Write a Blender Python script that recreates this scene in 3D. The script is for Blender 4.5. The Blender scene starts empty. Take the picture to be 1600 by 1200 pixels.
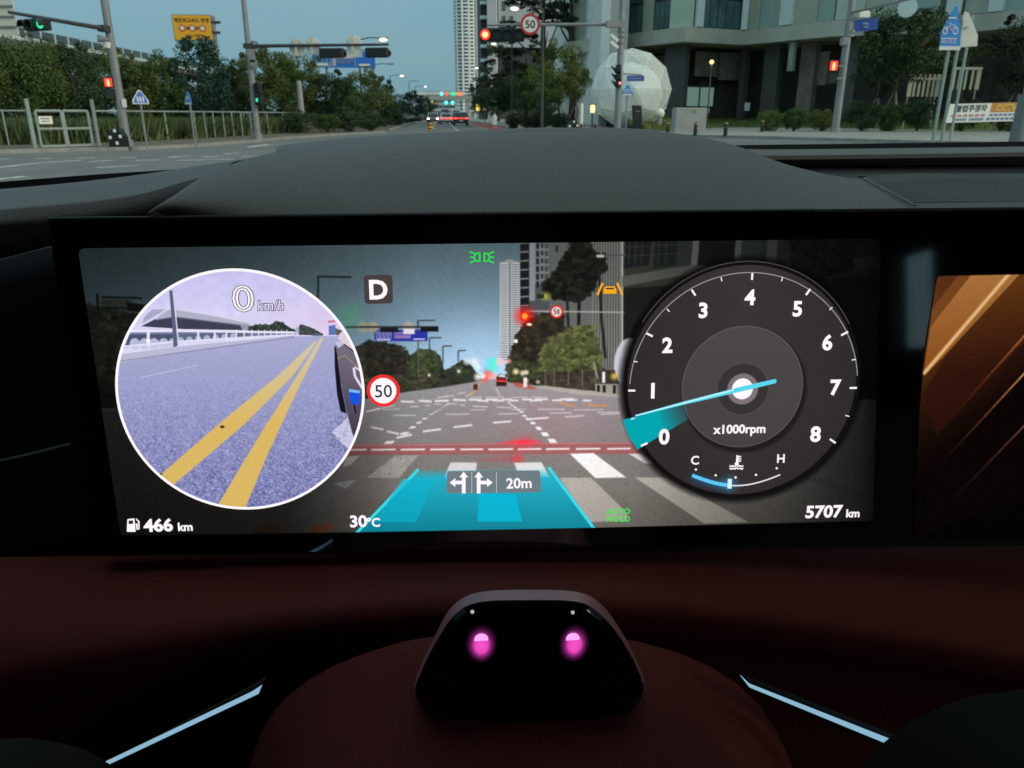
import bpy, math, random
import numpy as np
from mathutils import Vector, Matrix

# ------------------------------------------------------------------ camera, sky, sun, exposure
SC = bpy.context.scene
COL = SC.collection
random.seed(7)
RNG = np.random.default_rng(7)
CAM = np.array([0.0, 0.0, 1.25])            # phone held behind the steering wheel
FPX = 1200.0                                # focal length in pixels of the 1600 wide photograph
TH = math.radians(19.29)
PS = math.radians(4.945)
Fv = np.array([math.sin(PS) * math.cos(TH), math.cos(PS) * math.cos(TH), -math.sin(TH)])
Rv = np.array([math.cos(PS), -math.sin(PS), 0.0])
Uv = np.cross(Rv, Fv)

cam_data = bpy.data.cameras.new('camera')
cam_data.sensor_width = 36.0
cam_data.lens = FPX / 1600.0 * 36.0
cam_data.clip_start = 0.01
cam_data.clip_end = 9000.0
cam_data.dof.use_dof = True
cam_data.dof.focus_distance = 0.285
cam_data.dof.aperture_fstop = 50.0
cam = bpy.data.objects.new('camera', cam_data)
COL.objects.link(cam)
M = Matrix(((Rv[0], Uv[0], -Fv[0], CAM[0]), (Rv[1], Uv[1], -Fv[1], CAM[1]), (Rv[2], Uv[2], -Fv[2], CAM[2]), (0, 0, 0, 1)))
cam.matrix_world = M
SC.camera = cam

SUN_EL, SUN_AZ = math.radians(26.0), math.radians(122.0)     # azimuth clockwise from the road direction
world = bpy.data.worlds.new('World')
SC.world = world
world.use_nodes = True
wn, wl = world.node_tree.nodes, world.node_tree.links
wn.clear()
w_out = wn.new('ShaderNodeOutputWorld')
w_bg = wn.new('ShaderNodeBackground')
w_sky = wn.new('ShaderNodeTexSky')
w_sky.sky_type = 'NISHITA'
w_sky.sun_disc = False
w_sky.sun_elevation = SUN_EL
w_sky.sun_rotation = SUN_AZ
w_sky.altitude = 0.0
w_sky.air_density = 1.0
w_sky.dust_density = 0.6
w_sky.ozone_density = 2.0
w_tc = wn.new('ShaderNodeTexCoord')
w_map = wn.new('ShaderNodeMapping')
w_map.inputs['Scale'].default_value = (2.0, 2.0, 14.0)
w_noise = wn.new('ShaderNodeTexNoise')
w_noise.inputs['Scale'].default_value = 1.6
w_noise.inputs['Detail'].default_value = 5.0
w_ramp = wn.new('ShaderNodeValToRGB')
w_ramp.color_ramp.elements[0].position = 0.35
w_ramp.color_ramp.elements[0].color = (1.62, 3.95, 5.1, 1)
w_ramp.color_ramp.elements[1].position = 0.72
w_ramp.color_ramp.elements[1].color = (1.95, 4.05, 4.95, 1)
w_mix = wn.new('ShaderNodeMix')
w_mix.data_type = 'RGBA'
w_mix.inputs[0].default_value = 0.86          # even dusk cloud cover over the clear sky
wl.new(w_tc.outputs['Generated'], w_map.inputs['Vector'])
wl.new(w_map.outputs['Vector'], w_noise.inputs['Vector'])
wl.new(w_noise.outputs['Fac'], w_ramp.inputs['Fac'])
wl.new(w_sky.outputs['Color'], w_mix.inputs[6])
wl.new(w_ramp.outputs['Color'], w_mix.inputs[7])
w_bg.inputs['Strength'].default_value = 0.088
# an overcast sky grows brighter from the horizon to the zenith
w_sep = wn.new('ShaderNodeSeparateXYZ')
w_el = wn.new('ShaderNodeMath')
w_el.operation = 'MULTIPLY_ADD'
w_el.inputs[1].default_value = 1.7
w_el.inputs[2].default_value = 0.92
w_el.use_clamp = False
w_abs = wn.new('ShaderNodeMath')
w_abs.operation = 'MAXIMUM'
w_abs.inputs[1].default_value = 0.0
w_mul = wn.new('ShaderNodeVectorMath')
w_mul.operation = 'SCALE'
w_zen = wn.new('ShaderNodeMix')              # the cloud deck overhead is greyer than the clear band low down
w_zen.data_type = 'RGBA'
w_zen.inputs[7].default_value = (2.9, 3.6, 3.6, 1)
w_pow = wn.new('ShaderNodeMath')
w_pow.operation = 'POWER'
w_pow.inputs[1].default_value = 0.7
wl.new(w_tc.outputs['Generated'], w_sep.inputs[0])
wl.new(w_sep.outputs['Z'], w_abs.inputs[0])
wl.new(w_abs.outputs[0], w_el.inputs[0])
wl.new(w_abs.outputs[0], w_pow.inputs[0])
wl.new(w_pow.outputs[0], w_zen.inputs[0])
wl.new(w_mix.outputs[2], w_zen.inputs[6])
wl.new(w_zen.outputs[2], w_mul.inputs[0])
wl.new(w_el.outputs[0], w_mul.inputs['Scale'])
wl.new(w_mul.outputs[0], w_bg.inputs['Color'])
wl.new(w_bg.outputs['Background'], w_out.inputs['Surface'])

sun_data = bpy.data.lights.new('sun', 'SUN')
sun_data.energy = 1.5
sun_data.angle = math.radians(25.0)
sun_data.color = (1.0, 0.88, 0.66)
sun = bpy.data.objects.new('sun', sun_data)
COL.objects.link(sun)
sd = Vector((math.sin(SUN_AZ) * math.cos(SUN_EL), math.cos(SUN_AZ) * math.cos(SUN_EL), math.sin(SUN_EL)))
sun.rotation_euler = sd.to_track_quat('Z', 'Y').to_euler()
sun.location = (0, 0, 60)

SC.view_settings.view_transform = 'Standard'
SC.view_settings.look = 'None'
SC.view_settings.exposure = 0.0
SC.view_settings.gamma = 1.0
SC.view_settings.use_curve_mapping = False
SC.render.engine = 'CYCLES'
SC.cycles.max_bounces = 6
SC.cycles.transparent_max_bounces = 12
SC.cycles.use_denoising = True
SC.cycles.sample_clamp_indirect = 4.0


# ------------------------------------------------------------------ pixel rays -> places
def ray(px, py):
    return Fv + Rv * ((px - 800.0) / FPX) + Uv * ((600.0 - py) / FPX)


def P(px, py, Y):
    """the point seen at that pixel, Y metres ahead"""
    d = ray(px, py)
    return CAM + d * (Y / d[1])


def Z(px, py, z=0.0):
    """the point seen at that pixel at height z"""
    d = ray(px, py)
    return CAM + d * ((z - CAM[2]) / d[2])


def proj(p):
    q = np.asarray(p, float) - CAM
    w = q @ Fv
    return 800 + FPX * (q @ Rv) / w, 600 - FPX * (q @ Uv) / w


# the plane of the dashboard screens
SB, SD = math.radians(9.565), math.radians(-1.908)
S_u = np.array([math.cos(SD), math.sin(SD), 0.0])
S_v = np.array([-math.sin(SB) * math.sin(SD), math.sin(SB) * math.cos(SD), math.cos(SB)])
S_n = np.cross(S_u, S_v)
S_n = S_n if S_n[1] < 0 else -S_n          # towards the driver
S_c = CAM + np.array([0.01787, 0.2721, -0.09813])


def S(px, py, off=0.0):
    d = ray(px, py)
    t = ((S_c + S_n * off - CAM) @ S_n) / (d @ S_n)
    return CAM + d * t


# ------------------------------------------------------------------ materials
def lin(c):
    c = np.asarray(c, float) / 255.0
    return tuple(np.where(c <= 0.04045, c / 12.92, ((c + 0.055) / 1.055) ** 2.4))


MATS = {}


def mat(name, col, rough=0.7, metal=0.0, var=0.25, scale=8.0, bump=0.0, bscale=None, spec=0.5, coat=0.0, var_col=None, island=0.0):
    """principled material with procedural colour variation and relief"""
    if name in MATS:
        return MATS[name]
    m = bpy.data.materials.new(name)
    m.use_nodes = True
    n, l = m.node_tree.nodes, m.node_tree.links
    b = n['Principled BSDF']
    b.inputs['Roughness'].default_value = rough
    b.inputs['Metallic'].default_value = metal
    b.inputs['Specular IOR Level'].default_value = spec
    b.inputs['Coat Weight'].default_value = coat
    b.inputs['Coat Roughness'].default_value = 0.05
    tc = n.new('ShaderNodeTexCoord')
    nz = n.new('ShaderNodeTexNoise')
    nz.inputs['Scale'].default_value = scale
    nz.inputs['Detail'].default_value = 6.0
    nz.inputs['Roughness'].default_value = 0.65
    l.new(tc.outputs['Object'], nz.inputs['Vector'])
    rp = n.new('ShaderNodeValToRGB')
    rp.color_ramp.elements[0].position = 0.3
    rp.color_ramp.elements[1].position = 0.7
    c = np.array(col[:3], float)
    c2 = np.array(var_col[:3], float) if var_col is not None else c * (1 + var)
    c1 = c * (1 - var)
    rp.color_ramp.elements[0].color = (*c1, 1)
    rp.color_ramp.elements[1].color = (*c2, 1)
    if island > 0:
        g = n.new('ShaderNodeNewGeometry')
        ma = n.new('ShaderNodeMath')
        ma.operation = 'MULTIPLY_ADD'
        ma.inputs[1].default_value = island
        l.new(g.outputs['Random Per Island'], ma.inputs[0])
        mb = n.new('ShaderNodeMath')
        mb.operation = 'MULTIPLY_ADD'
        mb.inputs[1].default_value = 1 - island
        mb.inputs[2].default_value = 0.0
        l.new(nz.outputs['Fac'], mb.inputs[0])
        l.new(mb.outputs[0], ma.inputs[2])
        l.new(ma.outputs[0], rp.inputs['Fac'])
    else:
        l.new(nz.outputs['Fac'], rp.inputs['Fac'])
    l.new(rp.outputs['Color'], b.inputs['Base Color'])
    if bump > 0:
        bn = n.new('ShaderNodeTexNoise')
        bn.inputs['Scale'].default_value = bscale or scale * 6
        bn.inputs['Detail'].default_value = 4.0
        l.new(tc.outputs['Object'], bn.inputs['Vector'])
        bp = n.new('ShaderNodeBump')
        bp.inputs['Strength'].default_value = bump
        bp.inputs['Distance'].default_value = 0.02 if not bscale or bscale < 200 else 0.0006
        l.new(bn.outputs['Fac'], bp.inputs['Height'])
        l.new(bp.outputs['Normal'], b.inputs['Normal'])
    MATS[name] = m
    return m


def glow(name, col, strength=1.0):
    """a light source's own material"""
    if name in MATS:
        return MATS[name]
    m = bpy.data.materials.new(name)
    m.use_nodes = True
    n = m.node_tree.nodes
    b = n['Principled BSDF']
    b.inputs['Base Color'].default_value = (0.02, 0.02, 0.02, 1)
    b.inputs['Roughness'].default_value = 0.4
    b.inputs['Emission Color'].default_value = (*col[:3], 1)
    b.inputs['Emission Strength'].default_value = strength
    MATS[name] = m
    return m


# ------------------------------------------------------------------ mesh building
def org(o):
    v = np.zeros(3)
    while o is not None:
        v = v + np.array(o.location)
        o = o.parent
    return v


class MB:
    """collects shapes in world coordinates and links them as ONE mesh object"""

    def __init__(self):
        self.v, self.f = [], []

    def add(self, vs, fs):
        k = len(self.v)
        self.v.extend([tuple(map(float, p)) for p in vs])
        self.f.extend([tuple(i + k for i in q) for q in fs])
        return self

    def quad(self, a, b, c, d):
        return self.add([a, b, c, d], [(0, 1, 2, 3)])

    def poly(self, pts):
        return self.add(pts, [tuple(range(len(pts)))])

    def prism(self, pts, off):
        """polygon extruded by the vector off"""
        n = len(pts)
        off = np.asarray(off, float)
        a = [np.asarray(p, float) for p in pts]
        b = [p + off for p in a]
        fs = [tuple(range(n)), tuple(range(2 * n - 1, n - 1, -1))]
        fs += [(i, i + n, (i + 1) % n + n, (i + 1) % n) for i in range(n)]
        return self.add(a + b, fs)

    def box(self, c, s, ux=(1, 0, 0), uy=(0, 1, 0), uz=(0, 0, 1), bev=0.0):
        c = np.asarray(c, float)
        ux, uy, uz = (np.asarray(q, float) for q in (ux, uy, uz))
        h = [q / 2.0 for q in s]
        if bev <= 0:
            vs = [c + ux * h[0] * i + uy * h[1] * j + uz * h[2] * k for i in (-1, 1) for j in (-1, 1) for k in (-1, 1)]
            return self.add(vs, [(0, 1, 3, 2), (4, 6, 7, 5), (0, 4, 5, 1), (2, 3, 7, 6), (0, 2, 6, 4), (1, 5, 7, 3)])
        rings = []
        for z, ins in ((-h[2], bev), (-h[2] + bev, 0), (h[2] - bev, 0), (h[2], bev)):
            a, b = h[0] - ins, h[1] - ins
            rings.append([c + ux * x + uy * y + uz * z for x, y in
                          ((-a + bev, -b), (a - bev, -b), (a, -b + bev), (a, b - bev), (a - bev, b), (-a + bev, b), (-a, b - bev), (-a, -b + bev))])
        return self.loft(rings, True, True)

    def loft(self, rings, closed=True, caps=False):
        n = len(rings[0])
        vs = [p for r in rings for p in r]
        fs = []
        for i in range(len(rings) - 1):
            for j in range(n if closed else n - 1):
                a, b = i * n + j, i * n + (j + 1) % n
                fs.append((a, b, b + n, a + n))
        if caps:
            fs.append(tuple(range(n - 1, -1, -1)))
            k = (len(rings) - 1) * n
            fs.append(tuple(range(k, k + n)))
        return self.add(vs, fs)

    def tube(self, pts, r, n=8, caps=True):
        pts = [np.asarray(p, float) for p in pts]
        rs = r if isinstance(r, (list, tuple)) else [r] * len(pts)
        rings = []
        for i, p in enumerate(pts):
            t = pts[min(i + 1, len(pts) - 1)] - pts[max(i - 1, 0)]
            t = t / (np.linalg.norm(t) + 1e-12)
            a = np.array([0, 0, 1.0]) if abs(t[2]) < 0.9 else np.array([1.0, 0, 0])
            x = np.cross(a, t)
            x /= np.linalg.norm(x) + 1e-9
            y = np.cross(t, x)
            rings.append([p + (x * math.cos(q) + y * math.sin(q)) * rs[i] for q in np.linspace(0, 2 * math.pi, n, endpoint=False)])
        return self.loft(rings, True, caps)

    def disc(self, c, r, u, v, n=24, thick=None, r2=None):
        c, u, v = (np.asarray(q, float) for q in (c, u, v))
        pts = [c + u * math.cos(q) * r + v * math.sin(q) * (r2 or r) for q in np.linspace(0, 2 * math.pi, n, endpoint=False)]
        if thick is None:
            return self.poly(pts)
        return self.prism(pts, thick)

    def ring(self, c, r0, r1, u, v, n=48, a0=0.0, a1=2 * math.pi):
        c, u, v = (np.asarray(q, float) for q in (c, u, v))
        full = abs(a1 - a0 - 2 * math.pi) < 1e-6
        A = np.linspace(a0, a1, n + 1)
        vs = []
        for q in A:
            e = u * math.cos(q) + v * math.sin(q)
            vs += [c + e * r0, c + e * r1]
        return self.add(vs, [(2 * i, 2 * i + 1, 2 * i + 3, 2 * i + 2) for i in range(n)])

    def ball(self, c, r, n=10, m=7, sc=(1, 1, 1)):
        c = np.asarray(c, float)
        rings = []
        for i in range(1, m):
            t = math.pi * i / m
            rings.append([c + np.array([math.cos(q) * math.sin(t) * sc[0], math.sin(q) * math.sin(t) * sc[1], -math.cos(t) * sc[2]]) * r
                          for q in np.linspace(0, 2 * math.pi, n, endpoint=False)])
        return self.loft(rings, True, True)

    def mesh(self, name, m, smooth=False, o3=None):
        me = bpy.data.meshes.new(name)
        o3 = np.zeros(3) if o3 is None else o3
        me.from_pydata([tuple(np.array(p) - o3) for p in self.v], [], self.f)
        if m is not None:
            me.materials.append(m)
        if smooth:
            me.polygons.foreach_set('use_smooth', [True] * len(me.polygons))
        me.update()
        return me

    def build(self, name, m, parent=None, smooth=False, loc=None):
        o3 = org(parent) if parent is not None else (np.zeros(3) if loc is None else np.asarray(loc, float))
        o = bpy.data.objects.new(name, self.mesh(name, m, smooth, o3))
        COL.objects.link(o)
        if parent is not None:
            o.parent = parent
        elif loc is not None:
            o.location = tuple(o3)
        return o


def tag(o, label=None, cat=None, group=None, kind=None):
    for k, val in (('label', label), ('category', cat), ('group', group), ('kind', kind)):
        if val:
            o[k] = val
    return o


def thing(name, label, cat, loc=(0, 0, 0), group=None, rotz=0.0):
    o = bpy.data.objects.new(name, None)
    o.empty_display_size = 0.1
    COL.objects.link(o)
    o.location = tuple(map(float, loc))
    o.rotation_euler = (0, 0, rotz)
    return tag(o, label, cat, group)


def dup(root, loc, rotz=0.0, label=None, scale=None):
    r = root.copy()
    COL.objects.link(r)
    r.location = tuple(map(float, loc))
    r.rotation_euler = (0, 0, rotz)
    if scale:
        r.scale = scale
    if label:
        r['label'] = label
    for ch in list(root.children):
        c = ch.copy()
        COL.objects.link(c)
        c.parent = r
        for g in list(ch.children):
            d = g.copy()
            COL.objects.link(d)
            d.parent = c
    return r


def text(name, body, c, u, v, n, size, m, parent, bold=0.0, align='CENTER', off=0.0, shear=0.0, spacing=1.0, outline=None, sx=1.0):
    """flat lettering; c is the middle of the line (or its left/right end), u/v the reading and up directions"""
    cu = bpy.data.curves.new(name, 'FONT')
    cu.body = body
    cu.size = size
    cu.align_x = align
    cu.align_y = 'CENTER'
    cu.offset = bold * size
    cu.shear = shear
    cu.space_character = spacing
    cu.resolution_u = 3
    cu.extrude = 0.0
    tmp = bpy.data.objects.new(name, cu)
    COL.objects.link(tmp)
    me = bpy.data.meshes.new_from_object(tmp)
    bpy.data.objects.remove(tmp)
    bpy.data.curves.remove(cu)
    k = len(me.vertices)
    co = np.empty(k * 3)
    me.vertices.foreach_get('co', co)
    co = co.reshape(-1, 3)
    if k:
        lo, hi = co.min(0), co.max(0)
        co[:, 1] -= (lo[1] + hi[1]) / 2
    c, u, v, n = (np.asarray(q, float) for q in (c, u, v, n))
    w = c + n * off + co[:, :1] * sx * u + co[:, 1:2] * v - (org(parent) if parent else 0)
    me.vertices.foreach_set('co', w.ravel())
    me.materials.clear()
    me.materials.append(m)
    me.name = name
    me.update()
    o = bpy.data.objects.new(name, me)
    COL.objects.link(o)
    if parent:
        o.parent = parent
    return o


X3, Y3, Z3 = np.array([1.0, 0, 0]), np.array([0, 1.0, 0]), np.array([0, 0, 1.0])

# ================================================================== OUTSIDE: ground, road, pavements
m_soil = mat('soil_grass', (0.045, 0.06, 0.025), 0.95, var=0.5, scale=0.35)
m_asphalt = mat('asphalt', (0.140, 0.146, 0.138), 0.85, var=0.22, scale=0.5, bump=0.25, bscale=30)
m_verge = mat('dry_verge', (0.12, 0.105, 0.075), 0.95, var=0.4, scale=1.2, bump=0.4, bscale=12)
m_kerb = mat('kerb_concrete', (0.30, 0.30, 0.28), 0.85, var=0.2, scale=2.0)
m_pave = mat('pavement_concrete', (0.27, 0.28, 0.25), 0.85, var=0.25, scale=1.5)
m_paint = mat('road_paint', (0.62, 0.62, 0.58), 0.7, var=0.3, scale=3.0)
m_yellow = mat('yellow_paint', (0.55, 0.38, 0.08), 0.7, var=0.25, scale=3.0)
m_redlane = mat('red_lane_paint', (0.30, 0.07, 0.05), 0.8, var=0.25, scale=2.0)
m_lawn = mat('lawn', (0.10, 0.14, 0.035), 0.95, var=0.45, scale=1.3, bump=0.5, bscale=9)
m_concrete = mat('concrete', (0.33, 0.34, 0.32), 0.85, var=0.15, scale=1.0)
m_steel = mat('painted_steel', (0.27, 0.28, 0.28), 0.55, metal=0.2, var=0.18, scale=3.0)
m_darksteel = mat('dark_steel', (0.06, 0.062, 0.065), 0.55, metal=0.2, var=0.2, scale=3.0)
m_black = mat('black_plastic', (0.012, 0.013, 0.014), 0.5, var=0.2, scale=5.0)
m_white = mat('white_panel', (0.88, 0.86, 0.78), 0.6, var=0.06, scale=2.0)
m_greyback = mat('sign_back', (0.66, 0.65, 0.57), 0.6, var=0.08, scale=2.0)
m_blue = mat('sign_blue', (0.03, 0.18, 0.66), 0.5, var=0.06, scale=2.0)
m_skyblue = mat('sign_light_blue', (0.03, 0.28, 0.72), 0.5, var=0.06, scale=2.0)
m_red = mat('sign_red', (0.55, 0.03, 0.03), 0.5, var=0.06, scale=2.0)
m_orange = mat('sign_orange', (0.98, 0.46, 0.02), 0.5, var=0.05, scale=2.0)
m_ink = mat('sign_ink', (0.03, 0.03, 0.035), 0.6, var=0.05, scale=2.0)
m_fence = mat('fence_paint', (0.34, 0.40, 0.36), 0.6, metal=0.1, var=0.15, scale=2.0)

tag(MB().quad((-3500, -300, -0.06), (3500, -300, -0.06), (3500, 6000, -0.06), (-3500, 6000, -0.06)).build('ground', m_soil), kind='structure')
rd = MB()
rd.quad((-120, -40, 0), (120, -40, 0), (120, 64, 0), (-120, 64, 0))
rd.quad((-4.7, 64, 0), (7.0, 64, 0), (7.0, 1500, 0), (-4.7, 1500, 0))
tag(rd.build('road', m_asphalt), kind='structure')

lv = [Z(-260, 255), Z(-120, 247), Z(0, 240), Z(100, 237), Z(200, 235), Z(300, 230), Z(400, 222), Z(440, 218), Z(520, 212), Z(600, 207)]
verge_pts = lv + [np.array([-4.7, 80, 0]), np.array([-4.7, 900, 0]), np.array([-60, 900, 0]), np.array([-160, 60, 0])]
tag(MB().prism([p + Z3 * 0.004 for p in verge_pts][::-1], (0, 0, 0.10)).build('verge', m_verge), kind='structure')
kb = MB()
for a, b in zip(lv[:-1], lv[1:]):
    d = (b - a) / np.linalg.norm(b - a)
    nrm = np.array([d[1], -d[0], 0])
    kb.prism([a + nrm * 0.02, a + nrm * 0.22, b + nrm * 0.22, b + nrm * 0.02], (0, 0, 0.13))
kb.box((-4.55, 470, 0.06), (0.2, 800, 0.13))
tag(kb.build('kerb_left', m_kerb), kind='structure')

rv = [np.array([6.9, 900, 0]), np.array([6.9, 85, 0]), Z(790, 201), Z(850, 206), Z(965, 213), Z(1086, 214.5), Z(1200, 217), Z(1300, 220), Z(1450, 225), Z(1600, 228), Z(1800, 233), np.array([150, 30, 0]), np.array([150, 900, 0])]
tag(MB().prism([p + Z3 * 0.004 for p in rv][::-1], (0, 0, 0.14)).build('pavement', m_pave), kind='structure')
kr = MB()
for a, b in zip(rv[2:10], rv[3:11]):
    d = (b - a) / np.linalg.norm(b - a)
    nrm = np.array([d[1], -d[0], 0])
    kr.prism([a - nrm * 0.02 + Z3 * 0.003, a + nrm * 0.2 + Z3 * 0.003, b + nrm * 0.2 + Z3 * 0.003, b - nrm * 0.02 + Z3 * 0.003], (0, 0, 0.15))
kr.box((6.8, 490, 0.075), (0.2, 800, 0.15))
tag(kr.build('kerb_right', m_kerb), kind='structure')
# paler tactile strip and paver courses of the pavement
tp = MB()
for a, b, w in ((Z(1010, 205), Z(1600, 215), 0.5), (Z(1080, 200), Z(1600, 207), 0.4), (Z(1200, 196), Z(1640, 200), 0.5)):
    d = (b - a) / np.linalg.norm(b - a)
    nrm = np.array([-d[1], d[0], 0]) * w
    tp.quad(*(q + Z3 * 0.151 for q in (a, b, b + nrm, a + nrm)))
tag(tp.build('pavement_strip', mat('tactile_paving', (0.42, 0.43, 0.38), 0.85, var=0.15, scale=3)), kind='structure')


def strip(mb, a, b, w, z=0.006):
    a, b = np.asarray(a, float).copy(), np.asarray(b, float).copy()
    d = (b - a) / np.linalg.norm(b - a)
    n = np.array([-d[1], d[0], 0]) * w / 2
    mb.quad(*(np.array([q[0], q[1], z]) for q in (a - n, b - n, b + n, a + n)))


mk = MB()
for (x0, y0, x1, y1, w) in ((-60, 268, 60, 255, .18), (60, 255, 128, 250.5, .18), (140, 253, 176, 250.5, .2), (212, 251, 248, 250, .2), (275, 251, 366, 249, .2),
                            (255, 246, 298, 244, .2), (350, 240.5, 373, 239.5, .25), (388, 230, 420, 226, .3), (150, 262, 215, 259, .2), (-20, 282, 40, 276, .2)):
    strip(mk, Z(x0, y0), Z(x1, y1), w)
for Y in np.arange(66, 420, 8.0):
    strip(mk, (1.3, Y, 0), (1.3, Y + 4.5, 0), 0.16)
    strip(mk, (4.1, Y, 0), (4.1, Y + 4.5, 0), 0.16)
for X in np.arange(-4.2, 5.2, 1.0):
    strip(mk, (X, 63.0, 0), (X + .55, 63.0, 0), 0.5)
    strip(mk, (X, 57.0, 0), (X + .45, 57.0, 0), 0.35)
for X in np.arange(-16, 14, 1.2):
    strip(mk, (X, 27 + 0.12 * X, 0), (X + .5, 27 + 0.12 * X + .06, 0), 0.22)
tag(mk.build('road_markings', m_paint), kind='structure')
ym = MB()
for X in (-1.25, -0.95):
    strip(ym, (X, 66, 0), (X, 700, 0), 0.14, 0.007)
strip(ym, (12, 53, 0), (16, 47.5, 0), 0.3, 0.007)
tag(ym.build('yellow_centre_line', m_yellow), kind='structure')
rl = MB().quad((4.2, 74, .01), (6.6, 74, .01), (6.6, 130, .01), (4.2, 130, .01))
tag(rl.build('red_lane', m_redlane), kind='structure')

# raised planted ground on the far right corner
lw = [Z(1010, 206, .15), Z(1050, 205, .15), Z(1130, 199, .15), Z(1180, 199, .15), Z(1320, 200, .15), Z(1470, 203, .15), Z(1650, 205, .15)]
lawn_b = [p + np.array([0.12 * p[0], 26, 1.1]) for p in lw]
tag(MB().loft([lw, [(a * .6 + b * .4) + Z3 * .25 for a, b in zip(lw, lawn_b)], lawn_b, [p + np.array([6, 50, -.2]) for p in lawn_b]], closed=False).build('lawn', m_lawn, smooth=True), kind='structure')


# ================================================================== BUILDINGS
def atz(px, py, z):
    return Z(px, py, z)


# --- the grey office building across the junction
m_dark = mat('dark_stone', (0.085, 0.076, 0.066), 0.6, var=0.35, scale=0.8)
m_dark2 = mat('brown_stone', (0.20, 0.165, 0.125), 0.6, var=0.35, scale=1.0)
m_pil = mat('pillar_granite', (0.085, 0.085, 0.08), 0.6, var=0.25, scale=1.0)
m_ledge = mat('ledge_concrete', (0.48, 0.48, 0.41), 0.8, var=0.12, scale=0.6)
m_pan = [mat('facade_panel_green', (0.46, 0.57, 0.46), 0.6, var=0.1, scale=0.5), mat('facade_panel_grey', (0.40, 0.45, 0.36), 0.6, var=0.1, scale=0.5),
         mat('facade_panel_teal', (0.32, 0.44, 0.38), 0.5, var=0.1, scale=0.5)]
m_fin = mat('facade_fin', (0.66, 0.74, 0.72), 0.5, var=0.08, scale=0.6)
m_win = mat('window_glass', (0.075, 0.14, 0.14), 0.12, var=0.5, scale=0.6, spec=0.6)
m_frame = mat('window_frame', (0.03, 0.035, 0.035), 0.5, var=0.1)

ZL = 8.0
led = [(880, 86), (945, 78), (1070, 65), (1160, 70), (1300, 57), (1450, 52), (1525, 49), (1600, 42), (1760, 26)]
FAC = [atz(x, y, ZL) for x, y in led]


def unit_h(a):
    a = np.array([a[0], a[1], 0.0])
    return a / np.linalg.norm(a)


def fac(px, z, off=0.0):
    """point of the facade line under picture column px"""
    d = ray(px, 60)
    for a, b in zip(FAC[:-1], FAC[1:]):
        A = np.array([[d[0], a[0] - b[0]], [d[1], a[1] - b[1]]])
        if abs(np.linalg.det(A)) < 1e-9:
            continue
        t, s = np.linalg.solve(A, np.array([a[0], a[1]]))
        if -1e-6 <= s <= 1 + 1e-6 and t > 0:
            p = a + (b - a) * s
            e = (b - a)[:2] / np.linalg.norm((b - a)[:2])
            n = np.array([e[1], -e[0], 0.0])
            if n[1] > 0:
                n = -n
            dr_ = unit_h(p - CAM)
            q = p - dr_ * (off / max(.25, abs(dr_ @ n)))
            return np.array([q[0], q[1], z])
    return np.array([FAC[-1][0], FAC[-1][1], z])


office = thing('office_building', 'grey office block with pale ledge and dark stone ground floor across the junction', 'building', (FAC[2][0], FAC[2][1], 0.1))
lm = MB()
sec = []
for p, k in zip(FAC, range(len(FAC))):
    e = FAC[min(k + 1, len(FAC) - 1)] - FAC[max(k - 1, 0)]
    n = np.array([e[1], -e[0], 0])
    n /= np.linalg.norm(n)
    n = n if n[1] < 0 else -n
    a, b = p, p - n * 9
    sec.append([np.array([a[0], a[1], ZL]), np.array([a[0], a[1], ZL + 1.35]), np.array([b[0], b[1], ZL + 1.35]), np.array([b[0], b[1], ZL])])
lm.loft(sec, True, True).build('ledge', m_ledge, office)
ROOF = 34.0
wl_ = MB()
back = [s_[1] + (s_[2] - s_[1]) * .14 + Z3 * .01 for s_ in sec]
wl_.loft([back, [p + Z3 * (ROOF - ZL - 1.36) for p in back], [p + np.array([2, 22, ROOF - ZL - 1.36]) for p in back], [p + np.array([2, 22, 0]) for p in back]], closed=False)
wl_.build('upper_wall', m_pan[1], office)
gw = [s_[0] + (s_[3] - s_[0]) * .82 - Z3 * (ZL - .1) for s_ in sec]
MB().loft([gw, [p + Z3 * (ZL - 0.12) for p in gw]], closed=False).build('ground_floor_wall', m_dark, office)


def facade_panel(name, x0, x1, z0, z1, off, m, th=0.25, parent=None):
    a, b = fac(x0, z0, off), fac(x1, z0, off)
    e = (b - a) / np.linalg.norm(b - a)
    n = np.array([e[1], -e[0], 0])
    n = n if n[1] < 0 else -n
    up = Z3 * (z1 - z0)
    return MB().prism([a, b, b + up, a + up], n * th).build(name, m, parent or office)


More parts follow.
